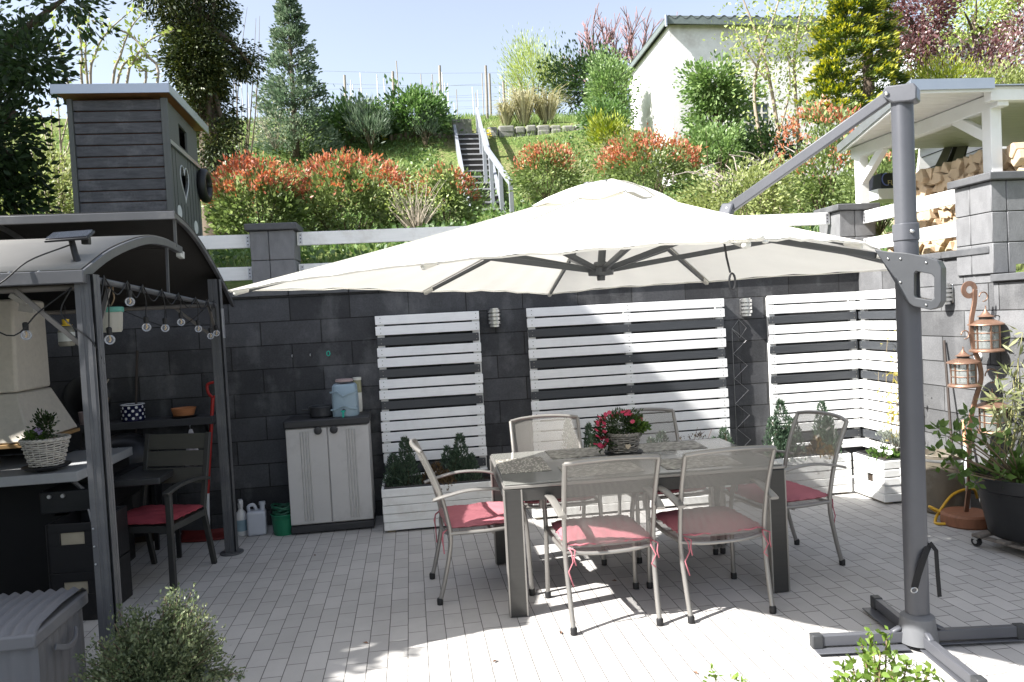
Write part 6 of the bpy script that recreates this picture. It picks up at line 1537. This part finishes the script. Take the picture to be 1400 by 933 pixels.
# split firewood: eight log shapes, copied through the stack
logm = mat('split_wood_face', (.50,.385,.26), .85, var=.35, scale=9, stretch=(1,1,1), bump=.4, dirt=(.20,.15,.10), dirt_scale=5, dirt_amt=.6)
protos = []
for k in range(8):
    nn_ = rnd.choice((3,3,4,5)); ang = sorted(rnd.uniform(0, 2*PI/nn_*.5)+i*2*PI/nn_ for i in range(nn_))
    poly = [(.052*rnd.uniform(.85,1.15)*math.cos(a), .062*rnd.uniform(.8,1.1)*math.sin(a)) for a in ang]
    o = MB().prism(poly, (0,-.02,0), (1,0,0), (0,0,1), (0,.30,0)).build('firewood_log', logm, None, bevel=.006)
    tag(o, 'split firewood log stacked under the white shelter', 'firewood', 'split logs in the firewood stack'); protos.append(o)
cnt = 0
def put_log(x, y, z):
    global cnt
    p = protos[cnt % 8]; o = p if cnt < 8 else p.copy()
    if cnt >= 8: COL.objects.link(o)
    s = rnd.uniform(.85, 1.2)
    o.location = (x+rnd.uniform(-.05,.05), y+rnd.uniform(-.012,.012), z+rnd.uniform(-.01,.01)); o.rotation_euler = (rnd.uniform(-.06,.06), rnd.uniform(0, 6.28), -PI/2+rnd.uniform(-.10,.10)); o.scale = (s, 1, s); cnt += 1
for r_ in range(10):
    for c_ in range(16):
        put_log(4.50, 5.05+.082*c_+(.04 if r_ % 2 else 0), 2.05+.074*r_ + (0 if r_ < 9 else -.004*abs(c_-6)))
for r_ in range(4):
    for c_ in range(3): put_log(4.55, 6.42+.1*c_, 2.06+.09*r_)

# ================================================================== vineyard poles on the crest
pole_m = mat('grey_vineyard_wood', (.27,.24,.21), .9, var=.3, scale=8, stretch=(1,1,.3), bump=.4)
thin_m = mat('pale_metal_stake', (.52,.54,.56), .5, .3)
def stake(px, ytop, ybase, y, r, m, nm, lab, grp, lean=0):
    p = aty(px, ybase, y); q = aty(px+lean, ytop, y); p[2] = min(p[2], ground_z(p[0], y)+.2)
    o = MB().tube([p - np.array([0,0,.4]), q], [r, r*.9], 7).build(nm, m, None, world=True, smooth=60); tag(o, lab, 'vineyard post', grp); return o
for px, yt, lab in ((473,103,'weathered wooden vineyard post right of the tall conical holly'), (539,98,'weathered wooden vineyard post above the middle of the laurels'), (603,90,'tall weathered vineyard post above the right laurel bush'), (666,90,'tall weathered vineyard post right of the stair handrail'), (671,101,'second dark vineyard post just behind the tall one by the handrail'), (690,112,'short dark vineyard post left of the pampas grass')):
    stake(px, yt, 158, 22.5 if yt < 100 else 25, .042, pole_m, 'vineyard_post', lab, 'wooden vineyard posts on the crest', -2)
kk = 0
for i in range(46):
    px = 455+rnd.uniform(0, 245) if i < 40 else 322+rnd.uniform(0, 45); yy = rnd.uniform(25, 38)
    zt_ = ground_z(aty(px, 150, yy)[0], yy)+rnd.uniform(1.5, 2.0)
    xx = aty(px, 150, yy)[0]; lx = rnd.uniform(-.06,.06)
    o = MB().tube([(xx,yy,zt_-2.3),(xx+lx,yy,zt_)], .020, 6).build('vineyard_stake', thin_m if i % 3 else pole_m, None, world=True, smooth=60); tag(o, 'thin vineyard stake standing on the crest of the hill', 'vineyard post', 'thin vineyard stakes on the crest')
o = MB()
for yy in (25, 29, 33):
    for hh in (.6, 1.1, 1.5):
        a, b = aty(440, 160, yy), aty(700, 160, yy); za, zb = ground_z(a[0],yy)+hh, ground_z(b[0],yy)+hh
        o.tube([(a[0],yy,za),((a[0]+b[0])/2,yy,(za+zb)/2-.05),(b[0],yy,zb)], .004, 4)
tag(o.build('vineyard_wire', mat('galvanised_wire', (.4,.4,.4), .4, .8), None, world=True), 'thin wires strung between the vineyard posts', 'wires')
# ================================================================== planting on the hill
GREENS = dict(
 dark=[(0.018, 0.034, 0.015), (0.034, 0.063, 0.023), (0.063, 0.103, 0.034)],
 laurel=[(0.056, 0.106, 0.036), (0.106, 0.186, 0.056), (0.227, 0.324, 0.13)],
 photinia=[(0.085, 0.126, 0.048), (0.186, 0.245, 0.085), (0.355, 0.423, 0.186)],
 red=[(0.304, 0.076, 0.051), (0.468, 0.164, 0.095), (0.557, 0.304, 0.164)],
 ivy=[(0.082, 0.138, 0.046), (0.154, 0.244, 0.082), (0.308, 0.406, 0.162)],
 golden=[(0.101, 0.152, 0.025), (0.253, 0.304, 0.044), (0.531, 0.531, 0.089)],
 olive=[(0.139, 0.171, 0.062), (0.265, 0.302, 0.109), (0.42, 0.451, 0.202)],
 yellowgreen=[(0.189, 0.257, 0.061), (0.338, 0.405, 0.121), (0.513, 0.567, 0.216)],
 purple=[(0.085, 0.034, 0.038), (0.15, 0.065, 0.068), (0.23, 0.14, 0.135)],
 blossom=[(0.45, 0.32, 0.33), (0.55, 0.43, 0.43), (0.62, 0.53, 0.53)],
 thuja=[(0.016, 0.028, 0.01), (0.04, 0.058, 0.018), (0.12, 0.13, 0.03)],
 holly=[(0.056, 0.092, 0.054), (0.119, 0.171, 0.105), (0.283, 0.327, 0.238)],
 straw=[(0.28, 0.26, 0.14), (0.44, 0.41, 0.25), (0.55, 0.52, 0.38)],
 grey=[(0.189, 0.203, 0.135), (0.297, 0.311, 0.216), (0.405, 0.405, 0.297)])
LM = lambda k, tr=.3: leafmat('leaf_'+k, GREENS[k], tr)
def span(px0, px1, ytop, Y, ybase=None):
    a, b = aty(px0, 250, Y), aty(px1, 250, Y); x = (a[0]+b[0])/2
    zt = aty((px0+px1)/2, ytop, Y)[2]; zb = ground_z(x, Y) if ybase is None else aty((px0+px1)/2, ybase, Y)[2]
    return x, zb, (b[0]-a[0])/2, zt
def shrub(name, label, cat, px0, px1, ytop, Y, n, size, key, red=None, redn=0, nc=40, cr=.11, ry=None, group=None, asp=.5, stem=greentwig_m, inner=.45, up=.35, ybase=None, tr=.3, low=-.75):
    x, zb, rx, zt = span(px0, px1, ytop, Y, ybase); h = zt-zb; ry = ry or rx*.75
    t = thing(name, label, cat, (x, Y, zb-.05), 0, group)
    c = (x, Y, zb+h*.52); rad = (rx*.92, ry, h*.46)
    p, o, cc = clumps(n, c, rad, nc, cr, inner, low)
    leaves('foliage', p, o+[0,0,up], size, LM(key, tr), t, asp)
    if red:
        u = unit(redn*3); u = u[u[:,2] > -.05][:redn]
        k = max(6, redn//18); cen = unit(k*4); cen = cen[cen[:,2] > .05][:k]; kk = rng.integers(0, len(cen), redn)
        p = np.array(c) + cen[kk]*np.array(rad)*1.04 + rng.normal(0, cr*.45, (redn, 3)) + [0,0,cr*.5]
        leaves('red_shoots', p, np.tile([0,0,.7], (redn,1)) + cen[kk]*.6, size*.85, LM(red), t, .42, jitter=.6)
    stems('branch', (x, Y, zb-.1), cc[:min(16, len(cc))], max(.008, h*.012), stem, t)
    return t
def tree(name, label, px, pytop, pybase_px, Y, blobs, n, size, key, trunk_r, nc=60, cr=.2, lean=0, trunk_m=bark_m, cat='tree', inner=.4, asp=.5, extra=None, group=None, nb=18, up=.2, tr=.3):
    """blobs: list of (px, py, rx_px, ry_px, weight)"""
    b0 = aty(px, 250, Y); zb = ground_z(b0[0], Y) if Y > 6.9 else 0
    t = thing(name, label, cat, (b0[0], Y, zb), 0, group); s = 1/ppm(Y, b0[0]); P, O, CC = [], [], []
    wsum = sum(b[4] for b in blobs)
    for bx_, by_, rxp, ryp, wt in blobs:
        c = aty(bx_, by_, Y+rnd.uniform(-.3,.3)); rad = (rxp*s, rxp*s*.85, ryp*s)
        p, o, cc = clumps(int(n*wt/wsum), c, rad, max(6, int(nc*wt/wsum)), cr, inner); P.append(p); O.append(o); CC.append(cc)
    cc = np.vstack(CC)
    leaves('crown', np.vstack(P), np.vstack(O)+[0,0,up], size, LM(key, tr), t, asp)
    if extra: extra(t, cc)
    topz = aty(blobs[0][0], blobs[0][1], Y); base = np.array([b0[0], Y, zb-.2]); mid = base*.4+topz*.6+np.array([lean,0,0])
    mb = MB().tube(bez([base, base*.7+topz*.3+np.array([lean*.6,0,0]), mid, topz], 10), [trunk_r*(1-.07*i) for i in range(11)], 9)
    tr_ = mb.build('trunk', trunk_m, t, world=True, smooth=180)
    sel = cc[rng.permutation(len(cc))[:nb]]; st = MB()
    for q in sel:
        s0 = rnd.uniform(.35, .95); a = base*(1-s0)+topz*s0
        st.tube(bez([a, (a+q)/2+np.array([0,0,.1]), q], 5), [trunk_r*.35*(1-.14*i) for i in range(6)], 5)
    st.build('limb', trunk_m, t, world=True, smooth=180)
    return t

# --- left edge
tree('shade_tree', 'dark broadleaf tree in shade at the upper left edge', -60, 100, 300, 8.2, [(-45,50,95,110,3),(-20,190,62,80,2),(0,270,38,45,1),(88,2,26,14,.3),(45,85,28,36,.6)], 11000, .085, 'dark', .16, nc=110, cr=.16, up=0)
t = shrub('garden_shrub', 'pale green shrub with bare stems left of the playhouse', 'shrub', -10, 108, 195, 9.6, 4200, .055, 'olive', nc=60, cr=.13)
t = thing('bare_shrub', 'bare pale stemmed shrub rising behind the left of the playhouse', 'bare shrub', aty(85, 250, 10.4))
base_ = aty(88, 290, 10.4); base_[2] = ground_z(base_[0], 10.4); tp = [aty(px, py, 10.4+rnd.uniform(-.3,.3)) for px, py in ((70,150),(78,110),(60,180),(95,150),(50,140),(88,200),(100,175),(40,200),(110,120),(30,170))]
stems('stem', base_, tp, .022, paletwig_m, t, sag=.2)
P = np.vstack([base_*(1-s)+q*s + rng.normal(0,.05,3) for q in tp for s in rng.uniform(.4,1,26)]); leaves('leaf', P, unit(len(P)), .055, LM('yellowgreen'), t, .5)
t = thing('arching_shrub', 'arching stems with small opening leaves above the playhouse roof', 'shrub', aty(140, 250, 10.0))
base_ = aty(135, 250, 10.0); base_[2] = ground_z(base_[0], 10.0); mb = MB(); P = []
for pts in (((113,125),(112,80),(108,40),(102,15)),((124,125),(130,75),(146,45),(180,14)),((153,125),(165,75),(178,40),(195,18)),((172,122),(182,85),(205,55),(238,42)),((120,122),(117,60),(124,10)),((214,123),(200,75),(180,50),(155,38),(125,28)),((197,122),(190,95),(178,65)),((160,115),(190,80),(205,75)),((95,125),(80,60),(70,20))):
    q = bez([base_] + [aty(px, py, 10.0) for px, py in pts], 24); mb.tube(q, [.022*(1-.03*i) for i in range(25)], 5)
    for a in q[9:]:
        for _ in range(3): P.append(np.array(a)+rng.normal(0,.022,3))
mb.build('stem', paletwig_m, t, world=True, smooth=180); P = np.array(P); leaves('leaf', P, unit(len(P))+[0,0,.4], .075, LM('yellowgreen'), t, .5)
tree('ivy_clad_tree', 'tall ivy covered conifer right of the playhouse', 292, 40, 215, 12.0, [(270,0,44,66,3),(268,90,36,66,3),(285,150,30,50,1.6),(325,82,18,22,.5),(300,192,24,28,.6),(215,-5,28,16,.5)], 42000, .056, 'thuja', .22, nc=210, cr=.125, inner=.35, up=-.4, asp=.5, tr=.12, nb=30)
t = thing('bare_tree', 'bare twigs of a leafless tree against the sky right of the ivy clad conifer', 'bare tree', aty(345, 250, 14)); b_ = aty(322, 210, 14); b_[2] = ground_z(b_[0], 14)
tw = [aty(px, py, 14+rnd.uniform(-.4,.4)) for px, py in ((350,25),(338,10),(355,22),(327,45),(335,60),(330,120),(345,140),(320,100),(340,165),(350,180))]
stems('twig', b_, tw, .018, bark_m, t, sag=.25, rtip=.15)
t = shrub('dry_shrub', 'dry brown shrub at the foot of the ivy clad conifer', 'shrub', 270, 345, 180, 12.6, 900, .05, 'straw', nc=40, cr=.14, stem=paletwig_m)
# --- hill crest, left to right
def cone_tree(label, px, ytop, ybase, hw_px, Y, n, size, key, name='conical_holly', cat='holly tree'):
    b = aty(px, 250, Y); zb = ground_z(b[0], Y); zt = aty(px-1, ytop, Y)[2]; s = 1/ppm(Y, b[0]); rmax = hw_px*s
    t = thing(name, label, cat, (b[0], Y, zb)); h = zt-zb; nc = 260
    u = rng.uniform(0, 1, nc)**1.25; ang = rng.uniform(0, 2*PI, nc); rr = rmax*(1-u)**.95*rng.uniform(.4, 1.12, nc)+.04
    cen = np.stack([b[0]+rr*np.cos(ang), Y+rr*np.sin(ang), zb+.1+u*h], 1); k = rng.integers(0, nc, n)
    p = cen[k] + np.clip(rng.normal(0, 1, (n,3)),-1.8,1.8)*np.array([.11,.11,.10])*(.5+.6*(1-u[k]))[:,None]
    leaves('crown', p, np.stack([np.cos(ang[k]), np.sin(ang[k]), np.full(n,.5)],1), size, LM(key), t, .5)
    MB().tube([(b[0],Y,zb-.2),(b[0],Y,zb+h*.5),(b[0],Y,zt-.1)], [.09,.05,.01], 8).build('trunk', bark_m, t, world=True, smooth=180)
    sel = MB()
    for q in cen[:40]: sel.tube([(b[0],Y,max(zb, q[2]-.25)), tuple(q)], [.02,.006], 4)
    sel.build('limb', bark_m, t, world=True); return t
cone_tree('tall conical holly on the slope, its tip above the frame', 408, -12, 195, 50, 18.6, 13000, .095, 'holly')
shrub('laurel', 'dark laurel bush right of the conical holly', 'laurel', 436, 540, 138, 19.4, 4600, .115, 'laurel', nc=60, cr=.15, group='laurels along the crest', ybase=198)
shrub('laurel', 'tallest laurel bush left of the stair head', 'laurel', 522, 624, 128, 19.5, 5000, .12, 'laurel', nc=55, cr=.16, group='laurels along the crest', ybase=190)
shrub('young_pine', 'small blue green pine in front of the left laurel', 'young conifer', 484, 536, 140, 18.6, 1800, .16, 'holly', nc=40, cr=.14, asp=.12, up=1.4, ybase=200)
shrub('young_pine', 'smaller blue green pine in front of the right laurel', 'young conifer', 572, 598, 154, 18.8, 900, .14, 'holly', nc=24, cr=.10, asp=.12, up=1.4, ybase=200)
shrub('dry_shrub', 'grey twiggy shrub at the left foot of the conical holly', 'shrub', 350, 408, 155, 18.0, 700, .06, 'grey', nc=40, cr=.16, stem=paletwig_m, ybase=200)
shrub('willow_shrub', 'feathery yellow green willow shrub on the crest', 'shrub', 688, 790, 57, 25.5, 6500, .16, 'yellowgreen', nc=110, cr=.26, asp=.13, up=1.2, inner=.3, ybase=165)
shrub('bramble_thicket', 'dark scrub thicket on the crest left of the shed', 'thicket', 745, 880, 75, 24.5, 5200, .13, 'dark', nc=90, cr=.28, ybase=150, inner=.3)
t = thing('bare_tree', 'bare reddish twigged tree on the crest left of the shed', 'bare tree', aty(840, 150, 27)); b_ = aty(845, 150, 27); mb = MB()
def twig(p, d, l, r, lev):
    q = p + d*l; mb.tube([p, (p+q)/2+unit(1)[0]*l*.04, q], [r, r*.85, r*.7], 5)
    if lev == 0: return
    for _ in range(4 if lev > 1 else 5):
        s = rnd.uniform(.35, 1.0); nd_ = d*.75 + unit(1)[0]*.55 + np.array([0,0,.25]); nd_ /= np.linalg.norm(nd_); twig(p+d*l*s, nd_, l*.62, r*.55, lev-1)
for dx in (-.9, -.3, .3, .9, 1.3): twig(np.array(b_)+[dx*.6,0,-.3], np.array([dx*.25,0,1.0])/np.linalg.norm([dx*.25,0,1.0]), 1.95, .08, 3)
mb.build('branch', mat('reddish_bare_twig', (.26,.15,.15), .85, var=.2), t, world=True, smooth=180)
P = np.array(b_)+np.array([0,0,.9])+rng.normal(0,1,(500,3))*np.array([.9,.5,.5]); leaves('leaf', P, unit(500), .09, LM('olive'), t, .5)
for px, yt, hw_, lab in ((716,112,34,'left clump of pale pampas grass on the crest'), (748,118,30,'right clump of pale pampas grass on the crest'), (692,135,20,'low clump of green gold grass beside the tall vineyard post')):
    b = aty(px, 165, 20.6); b[2] = ground_z(b[0], 20.6); t = thing('pampas_grass', lab, 'ornamental grass', b, 0, 'pampas clumps on the crest'); h = aty(px, yt, 20.6)[2]-b[2]
    mb = MB()
    for _ in range(170):
        a = rnd.uniform(0, 2*PI); o_ = rnd.uniform(.2, 1.25)*hw_/ppm(20.6, b[0]); hh = h*rnd.uniform(.55, 1.05); r0_ = np.array([math.cos(a), math.sin(a), 0])
        p0 = b+r0_*o_*.15; p1 = b+r0_*o_*.6+[0,0,hh*.8]; p2 = b+r0_*o_*1.25+[0,0,hh*rnd.uniform(.55,1.0)]; sd = np.cross(r0_, [0,0,1])*.016
        n0 = len(mb.v); mb.add([p0-sd, p0+sd, p1+sd, p1-sd, p2], [(0,1,2,3),(3,2,4)])
    mb.build('blades', LM('straw'), t, world=True)
shrub('ivy_mound', 'ivy covered mound against the left end of the shed', 'ivy', 812, 866, 82, 17.6, 4600, .09, 'ivy', nc=70, cr=.14, ybase=178)
shrub('ivy_mound', 'low dark shrub beneath the ivy mound left of the shed', 'shrub', 800, 862, 145, 17.0, 1900, .09, 'laurel', nc=40, cr=.13, ybase=182)
shrub('golden_conifer', 'small yellow green conifer below the left corner of the shed', 'conifer', 813, 856, 164, 15.6, 1400, .12, 'golden', nc=30, cr=.10, asp=.2, up=1, ybase=205)
# --- photinia hedges with red tips
PG = 'red tipped photinia bushes'
shrub('photinia_bush', 'left part of the red tipped photinia hedge above the pillar', 'photinia', 282, 420, 228, 10.6, 5600, .075, 'photinia', 'red', 1900, nc=90, cr=.11, group=PG, ybase=345)
shrub('photinia_bush', 'widest red tipped photinia in the middle of the hedge above the white rail', 'photinia', 385, 562, 222, 11.0, 7200, .075, 'photinia', 'red', 2500, nc=110, cr=.11, group=PG, ybase=345)
shrub('photinia_bush', 'small red tipped photinia at the foot of the stairs', 'photinia', 560, 650, 236, 11.6, 3600, .072, 'photinia', 'red', 800, nc=60, cr=.10, group=PG, ybase=325)
t = thing('bare_shrub', 'leafless twiggy shrub in front of the hedge beside the stairs', 'bare shrub', aty(570, 320, 10.3)); b_ = aty(570, 325, 10.3); tw = [aty(rnd.uniform(522,612), rnd.uniform(243,290), 10.3+rnd.uniform(-.4,.3)) for _ in range(60)]
stems('twig', b_, tw, .008, paletwig_m, t, sag=.12, rtip=.3); P = np.array(tw); P = np.repeat(P, 9, 0)+rng.normal(0,.06,(len(P)*9,3)); leaves('bud', P, unit(len(P)), .04, LM('yellowgreen'), t, .5)
shrub('photinia_bush', 'small red tipped photinia right of the stairs above the parasol', 'photinia', 706, 788, 207, 13.5, 3000, .075, 'photinia', 'red', 1300, nc=50, cr=.12, group=PG, ybase=270)
shrub('photinia_bush', 'wide red tipped photinia below the white shed', 'photinia', 815, 955, 192, 12.5, 5600, .075, 'photinia', 'red', 2400, nc=90, cr=.12, group=PG, ybase=290)
shrub('photinia_bush', 'tall loose photinia with scarlet tips behind the parasol arm', 'photinia', 1062, 1200, 150, 9.8, 5200, .07, 'photinia', 'red', 1300, nc=70, cr=.12, group=PG, inner=.25)
# --- right-hand side
tree('ivy_bush', 'big glossy ivy bush against the front of the white shed', 985, 120, 290, 14.6, [(978,112,32,30,2),(998,140,26,30,1.4),(968,165,20,26,1),(982,195,26,30,1.6),(955,105,14,16,.5)], 10000, .095, 'ivy', .08, nc=80, cr=.13, cat='ivy bush', inner=.5, nb=10)
shrub('ivy_bush', 'lower leafy bush beneath the ivy in front of the shed', 'shrub', 925, 1020, 165, 13.8, 4200, .085, 'ivy', nc=60, cr=.13, ybase=290)
shrub('low_shrub', 'light green low shrub behind the top of the parasol', 'shrub', 935, 1075, 228, 9.2, 4800, .05, 'olive', nc=80, cr=.10, ybase=320)
shrub('dark_shrub', 'dark shrub under the shed window', 'shrub', 1030, 1085, 172, 13.4, 2200, .09, 'dark', nc=40, cr=.14, ybase=250)
t = thing('brushwood', 'heap of bare grey cut branches below the shed window', 'brushwood', aty(1040, 235, 11.5)); b_ = aty(1045, 250, 11.5); mb = MB()
for _ in range(60):
    p = b_+rng.normal(0,1,3)*[.55,.3,.10]; q = p+np.array([rnd.uniform(-.7,.7), rnd.uniform(-.3,.3), rnd.uniform(.05,.35)]); m_ = (p+q)/2+[0,0,rnd.uniform(0,.12)]; mb.tube(bez([p,m_,q],5), [.012,.011,.01,.009,.007,.005], 5)
mb.build('branch', mat('grey_dead_twig', (.33,.28,.25), .85), t, world=True, smooth=180)
def sparse_tree(t_, cc): pass
t = thing('young_birch', 'slender pale stemmed tree with sparse fresh leaves before the shed', 'tree', aty(1060, 300, 13.0)); mb = MB(); P = []
for pts in (((1062,300),(1050,235),(1034,160),(1032,110),(1045,60),(1062,10),(1070,-20)), ((1068,300),(1066,200),(1048,90),(1028,30),(1010,-15)), ((1094,300),(1092,200),(1086,90),(1092,30),(1108,-20)), ((1086,90),(1070,60),(1050,30)), ((1048,110),(1020,70),(1005,40)), ((1092,60),(1110,20),(1120,-10)), ((1066,180),(1080,120),(1075,60))):
    q = bez([aty(px, py, 13.0+.05*len(pts)) for px, py in pts], 22); mb.tube(q, [.042*(1-.034*i)*(1 if len(pts) > 3 else .5) for i in range(23)], 6)
    for a in q[8 if len(pts) > 3 else 2:]:
        for _ in range(16 if len(pts) > 3 else 22): P.append(np.array(a)+rng.normal(0,.20,3))
mb.build('trunk', mat('pale_birch_bark', (.36,.29,.22), .8, var=.3), t, world=True, smooth=180)
P = np.array(P); leaves('crown', P, unit(len(P))+[0,0,.2], .075, LM('yellowgreen', .4), t, .5)
# golden cypress: flat sprays with bright tips
t = thing('golden_cypress', 'golden green cypress behind the parasol mast top', 'cypress', aty(1180, 300, 11.5)); Yg = 11.5
P, D, T, TD = [], [], [], []
bz_ = aty(1185, 160, Yg); ctr = 0
for k in range(420):
    u = rnd.random()**.9; py = -70+u*232; half = 26+ (py+70)*.30; half = min(half, 78)*rnd.uniform(.55, 1.05); a = rnd.uniform(0, 2*PI); px = 1178+half*math.cos(a)-4
    c = aty(px, py, Yg + math.sin(a)*half*.010); d = np.array([math.cos(a)*.9, math.sin(a)*.9, .25]); n_ = 56; s = rng.uniform(0, 1, n_)[:, None]
    side = np.cross(d, [0,0,1.]); q = c - d*.28*(1-s) + side*rng.normal(0,.09,(n_,1))*(1.1-s) + rng.normal(0,.02,(n_,3)) + np.array([0,0,-.10])*(s*s); P.append(q); D.append(np.tile(d, (n_,1)))
    m_ = 16; q2 = c + side*rng.normal(0,.06,(m_,1)) + rng.normal(0,.02,(m_,3)) + [0,0,-.06]; T.append(q2); TD.append(np.tile(d+[0,0,.2], (m_,1)))
leaves('crown', np.vstack(P), np.vstack(D), .085, leafmat('cypress_green', [(.04,.075,.014),(.085,.13,.024),(.17,.20,.035)], .2), t, .3)
leaves('golden_tips', np.vstack(T), np.vstack(TD), .08, leafmat('cypress_gold', [(.24,.27,.03),(.42,.41,.05),(.58,.53,.09)], .3), t, .32)
b0 = aty(1190, 250, Yg); MB().tube([(b0[0],Yg,ground_z(b0[0],Yg)-.2), tuple(aty(1186,60,Yg)), tuple(aty(1182,-60,Yg))], [.12,.08,.02], 8).build('trunk', bark_m, t, world=True, smooth=180)
tree('purple_plum', 'purple leaved plum tree at the upper right', 1262, 20, 150, 14.5, [(1262,15,52,60,3),(1255,75,34,30,1),(1345,100,70,45,2.2),(1395,55,45,45,1)], 9500, .085, 'purple', .10, nc=130, cr=.20, inner=.2, lean=.1,
     extra=lambda t_, cc: leaves('blossom', np.repeat(cc[60:], 42, 0)+rng.normal(0,.22,(len(cc[60:])*42,3)), unit(len(cc[60:])*42), .06, LM('blossom'), t_, .7))
tree('leafy_tree', 'green leafed tree above the purple plum at the upper right corner', 1350, 10, 150, 17.0, [(1330,20,60,50,2),(1400,25,60,60,2),(1365,65,40,25,.8)], 6500, .10, 'yellowgreen', .14, nc=90, cr=.26, inner=.2)
shrub('cypress_bush', 'yellow green feathery bush behind the shelter roof', 'shrub', 1245, 1345, 84, 12.0, 5200, .075, 'golden', nc=80, cr=.16, asp=.2, up=1, ybase=160)
shrub('garden_shrub', 'olive green bush at the right edge behind the shelter roof', 'shrub', 1330, 1430, 98, 12.0, 3200, .07, 'olive', nc=60, cr=.15, ybase=160)
shrub('garden_shrub', 'green shrub behind the white lean-to under the shelter roof', 'shrub', 1230, 1345, 150, 9.0, 3200, .06, 'photinia', 'red', 90, nc=60, cr=.11, ybase=250)
shrub('garden_shrub', 'leafy shrub beneath the shelter between its post and the mast', 'shrub', 1150, 1250, 215, 8.4, 3600, .05, 'photinia', 'red', 120, nc=60, cr=.09, ybase=310)
shrub('garden_shrub', 'small green plant at the right edge beside the tallest pillar', 'plant', 1380, 1420, 318, 5.9, 900, .035, 'yellowgreen', nc=24, cr=.04, ybase=352, ry=.2)
t = thing('pansy_basket', 'yellow and blue pansies high beside the shelter post', 'flowers', aty(1375, 150, 8.6)); c = aty(1376, 150, 8.6)
p, o_, _ = clumps(500, c, (.22,.12,.12), 20, .04); leaves('foliage', p, o_+[0,0,.3], .05, LM('photinia'), t, .5)
fl = MB(); 
for dx, dz in ((-.06,.02),(-.02,.05),(.12,.03)): flower(fl, c+np.array([dx,-.14,dz]), .055, 6)
fl.build('yellow_flower', leafmat('yellow_petal', [(.6,.45,.02),(.7,.55,.04)], .3), t, world=True); fl = MB(); flower(fl, c+np.array([.05,-.14,.03]), .06, 6); flower(fl, c+np.array([.04,-.14,-.03]), .05, 6)
fl.build('blue_flower', leafmat('blue_petal', [(.03,.04,.18),(.06,.09,.3)], .3), t, world=True)
# strap leaved plants on top of the wall
for px, lab in ((1068,'left clump of strap leaved iris behind the corner of the wall'), (1105,'right clump of strap leaved iris beside the corner pillar')):
    b = aty(px, 300, 7.35); b[2] = 2.08; t = thing('iris_clump', lab, 'iris', b, 0, 'iris clumps on the wall'); mb = MB()
    for _ in range(60):
        a = rnd.uniform(0, 2*PI); r0_ = np.array([math.cos(a), math.sin(a)*.6, 0]); l = rnd.uniform(.25,.5); lean_ = rnd.uniform(.05,.55); p0 = b+r0_*.12*rnd.random(); p1 = p0+r0_*l*lean_*.45+[0,0,l*.65]; p2 = p0+r0_*l*lean_*1.2+[0,0,l*(1-.35*lean_)]; sd = np.cross(r0_, [0,0,1]); sd = sd/np.linalg.norm(sd)*.012
        mb.add([p0-sd, p0+sd, p1+sd, p1-sd, p2], [(0,1,2,3),(3,2,4)])
    mb.build('blades', leafmat('iris_leaf', [(.06,.11,.05),(.11,.18,.08),(.2,.26,.12)], .3), t, world=True)
# --- grass and creeping cover over the slope, too many to count
def scatter(n, x0, x1, y0, y1):
    x = rng.uniform(x0, x1, n); y = rng.uniform(y0, y1, n); k = (x > -.62*y-.5) & (x < .95*y+.5); x, y = x[k], y[k]
    z = np.array([ground_z(a, b) for a, b in zip(x, y)]); return np.stack([x, y, z-.01], 1)
def patch(p, f=.55, th=-.05): return p[(np.sin(p[:,0]*f*1.7+p[:,1]*.8)+np.sin(p[:,0]*f*.9-p[:,1]*1.3+2)) > th]
g1 = patch(scatter(60000, -9, 15, 6.9, 26), .8, -.9)
o = leaves('grass', g1, np.tile([0,0,1.0], (len(g1),1)), .17, leafmat('grass_blade', [(.09,.14,.04),(.16,.24,.07),(.27,.33,.12)], .35), None, .10, jitter=.45); tag(o, 'short green grass over the slope behind the walls', 'grass', kind='stuff')
g2 = scatter(46000, -6, 12, 7.2, 19.2); g2 = patch(g2, .6, -.6); g2[:,2] += rng.uniform(.0,.16,len(g2))
o = leaves('ground_cover', g2, unit(len(g2))*.8+[0,0,.5], .085, leafmat('cover_leaf', [(.05,.095,.028),(.10,.17,.05),(.18,.26,.09)], .3), None, .6); tag(o, 'low leafy ground cover and weeds over the slope behind the walls', 'ground cover', kind='stuff')
g3 = scatter(9000, 3.5, 12, 9, 19); g3 = patch(g3, 1.1, .5); g3[:,2] += rng.uniform(.0,.2,len(g3))
o = leaves('dry_grass', g3, np.tile([0,0,1.0], (len(g3),1)), .2, LM('straw'), None, .09, jitter=.7); tag(o, 'dry straw coloured grass on the slope right of the stairs', 'grass', kind='stuff')
for px, py, lab in ((526,196,'yellow flower in the grass below the left laurel'), (668,190,'yellow flower in the grass beside the stair handrail'), (712,243,'yellow flowers in the grass right of the stairs')):
    p = on_hill(px, py, 11); t = thing('wild_flower', lab, 'wild flower', p, 0, 'yellow flowers on the slope'); fl = MB()
    for _ in range(5): flower(fl, p+rng.normal(0,.05,3)+[0,0,.12], .06, 7)
    fl.build('blossom', leafmat('yellow_petal', [(.6,.45,.02),(.7,.55,.04)], .3), t, world=True); stems('stem', p, [p+[0,0,.12]], .006, greentwig_m, t)
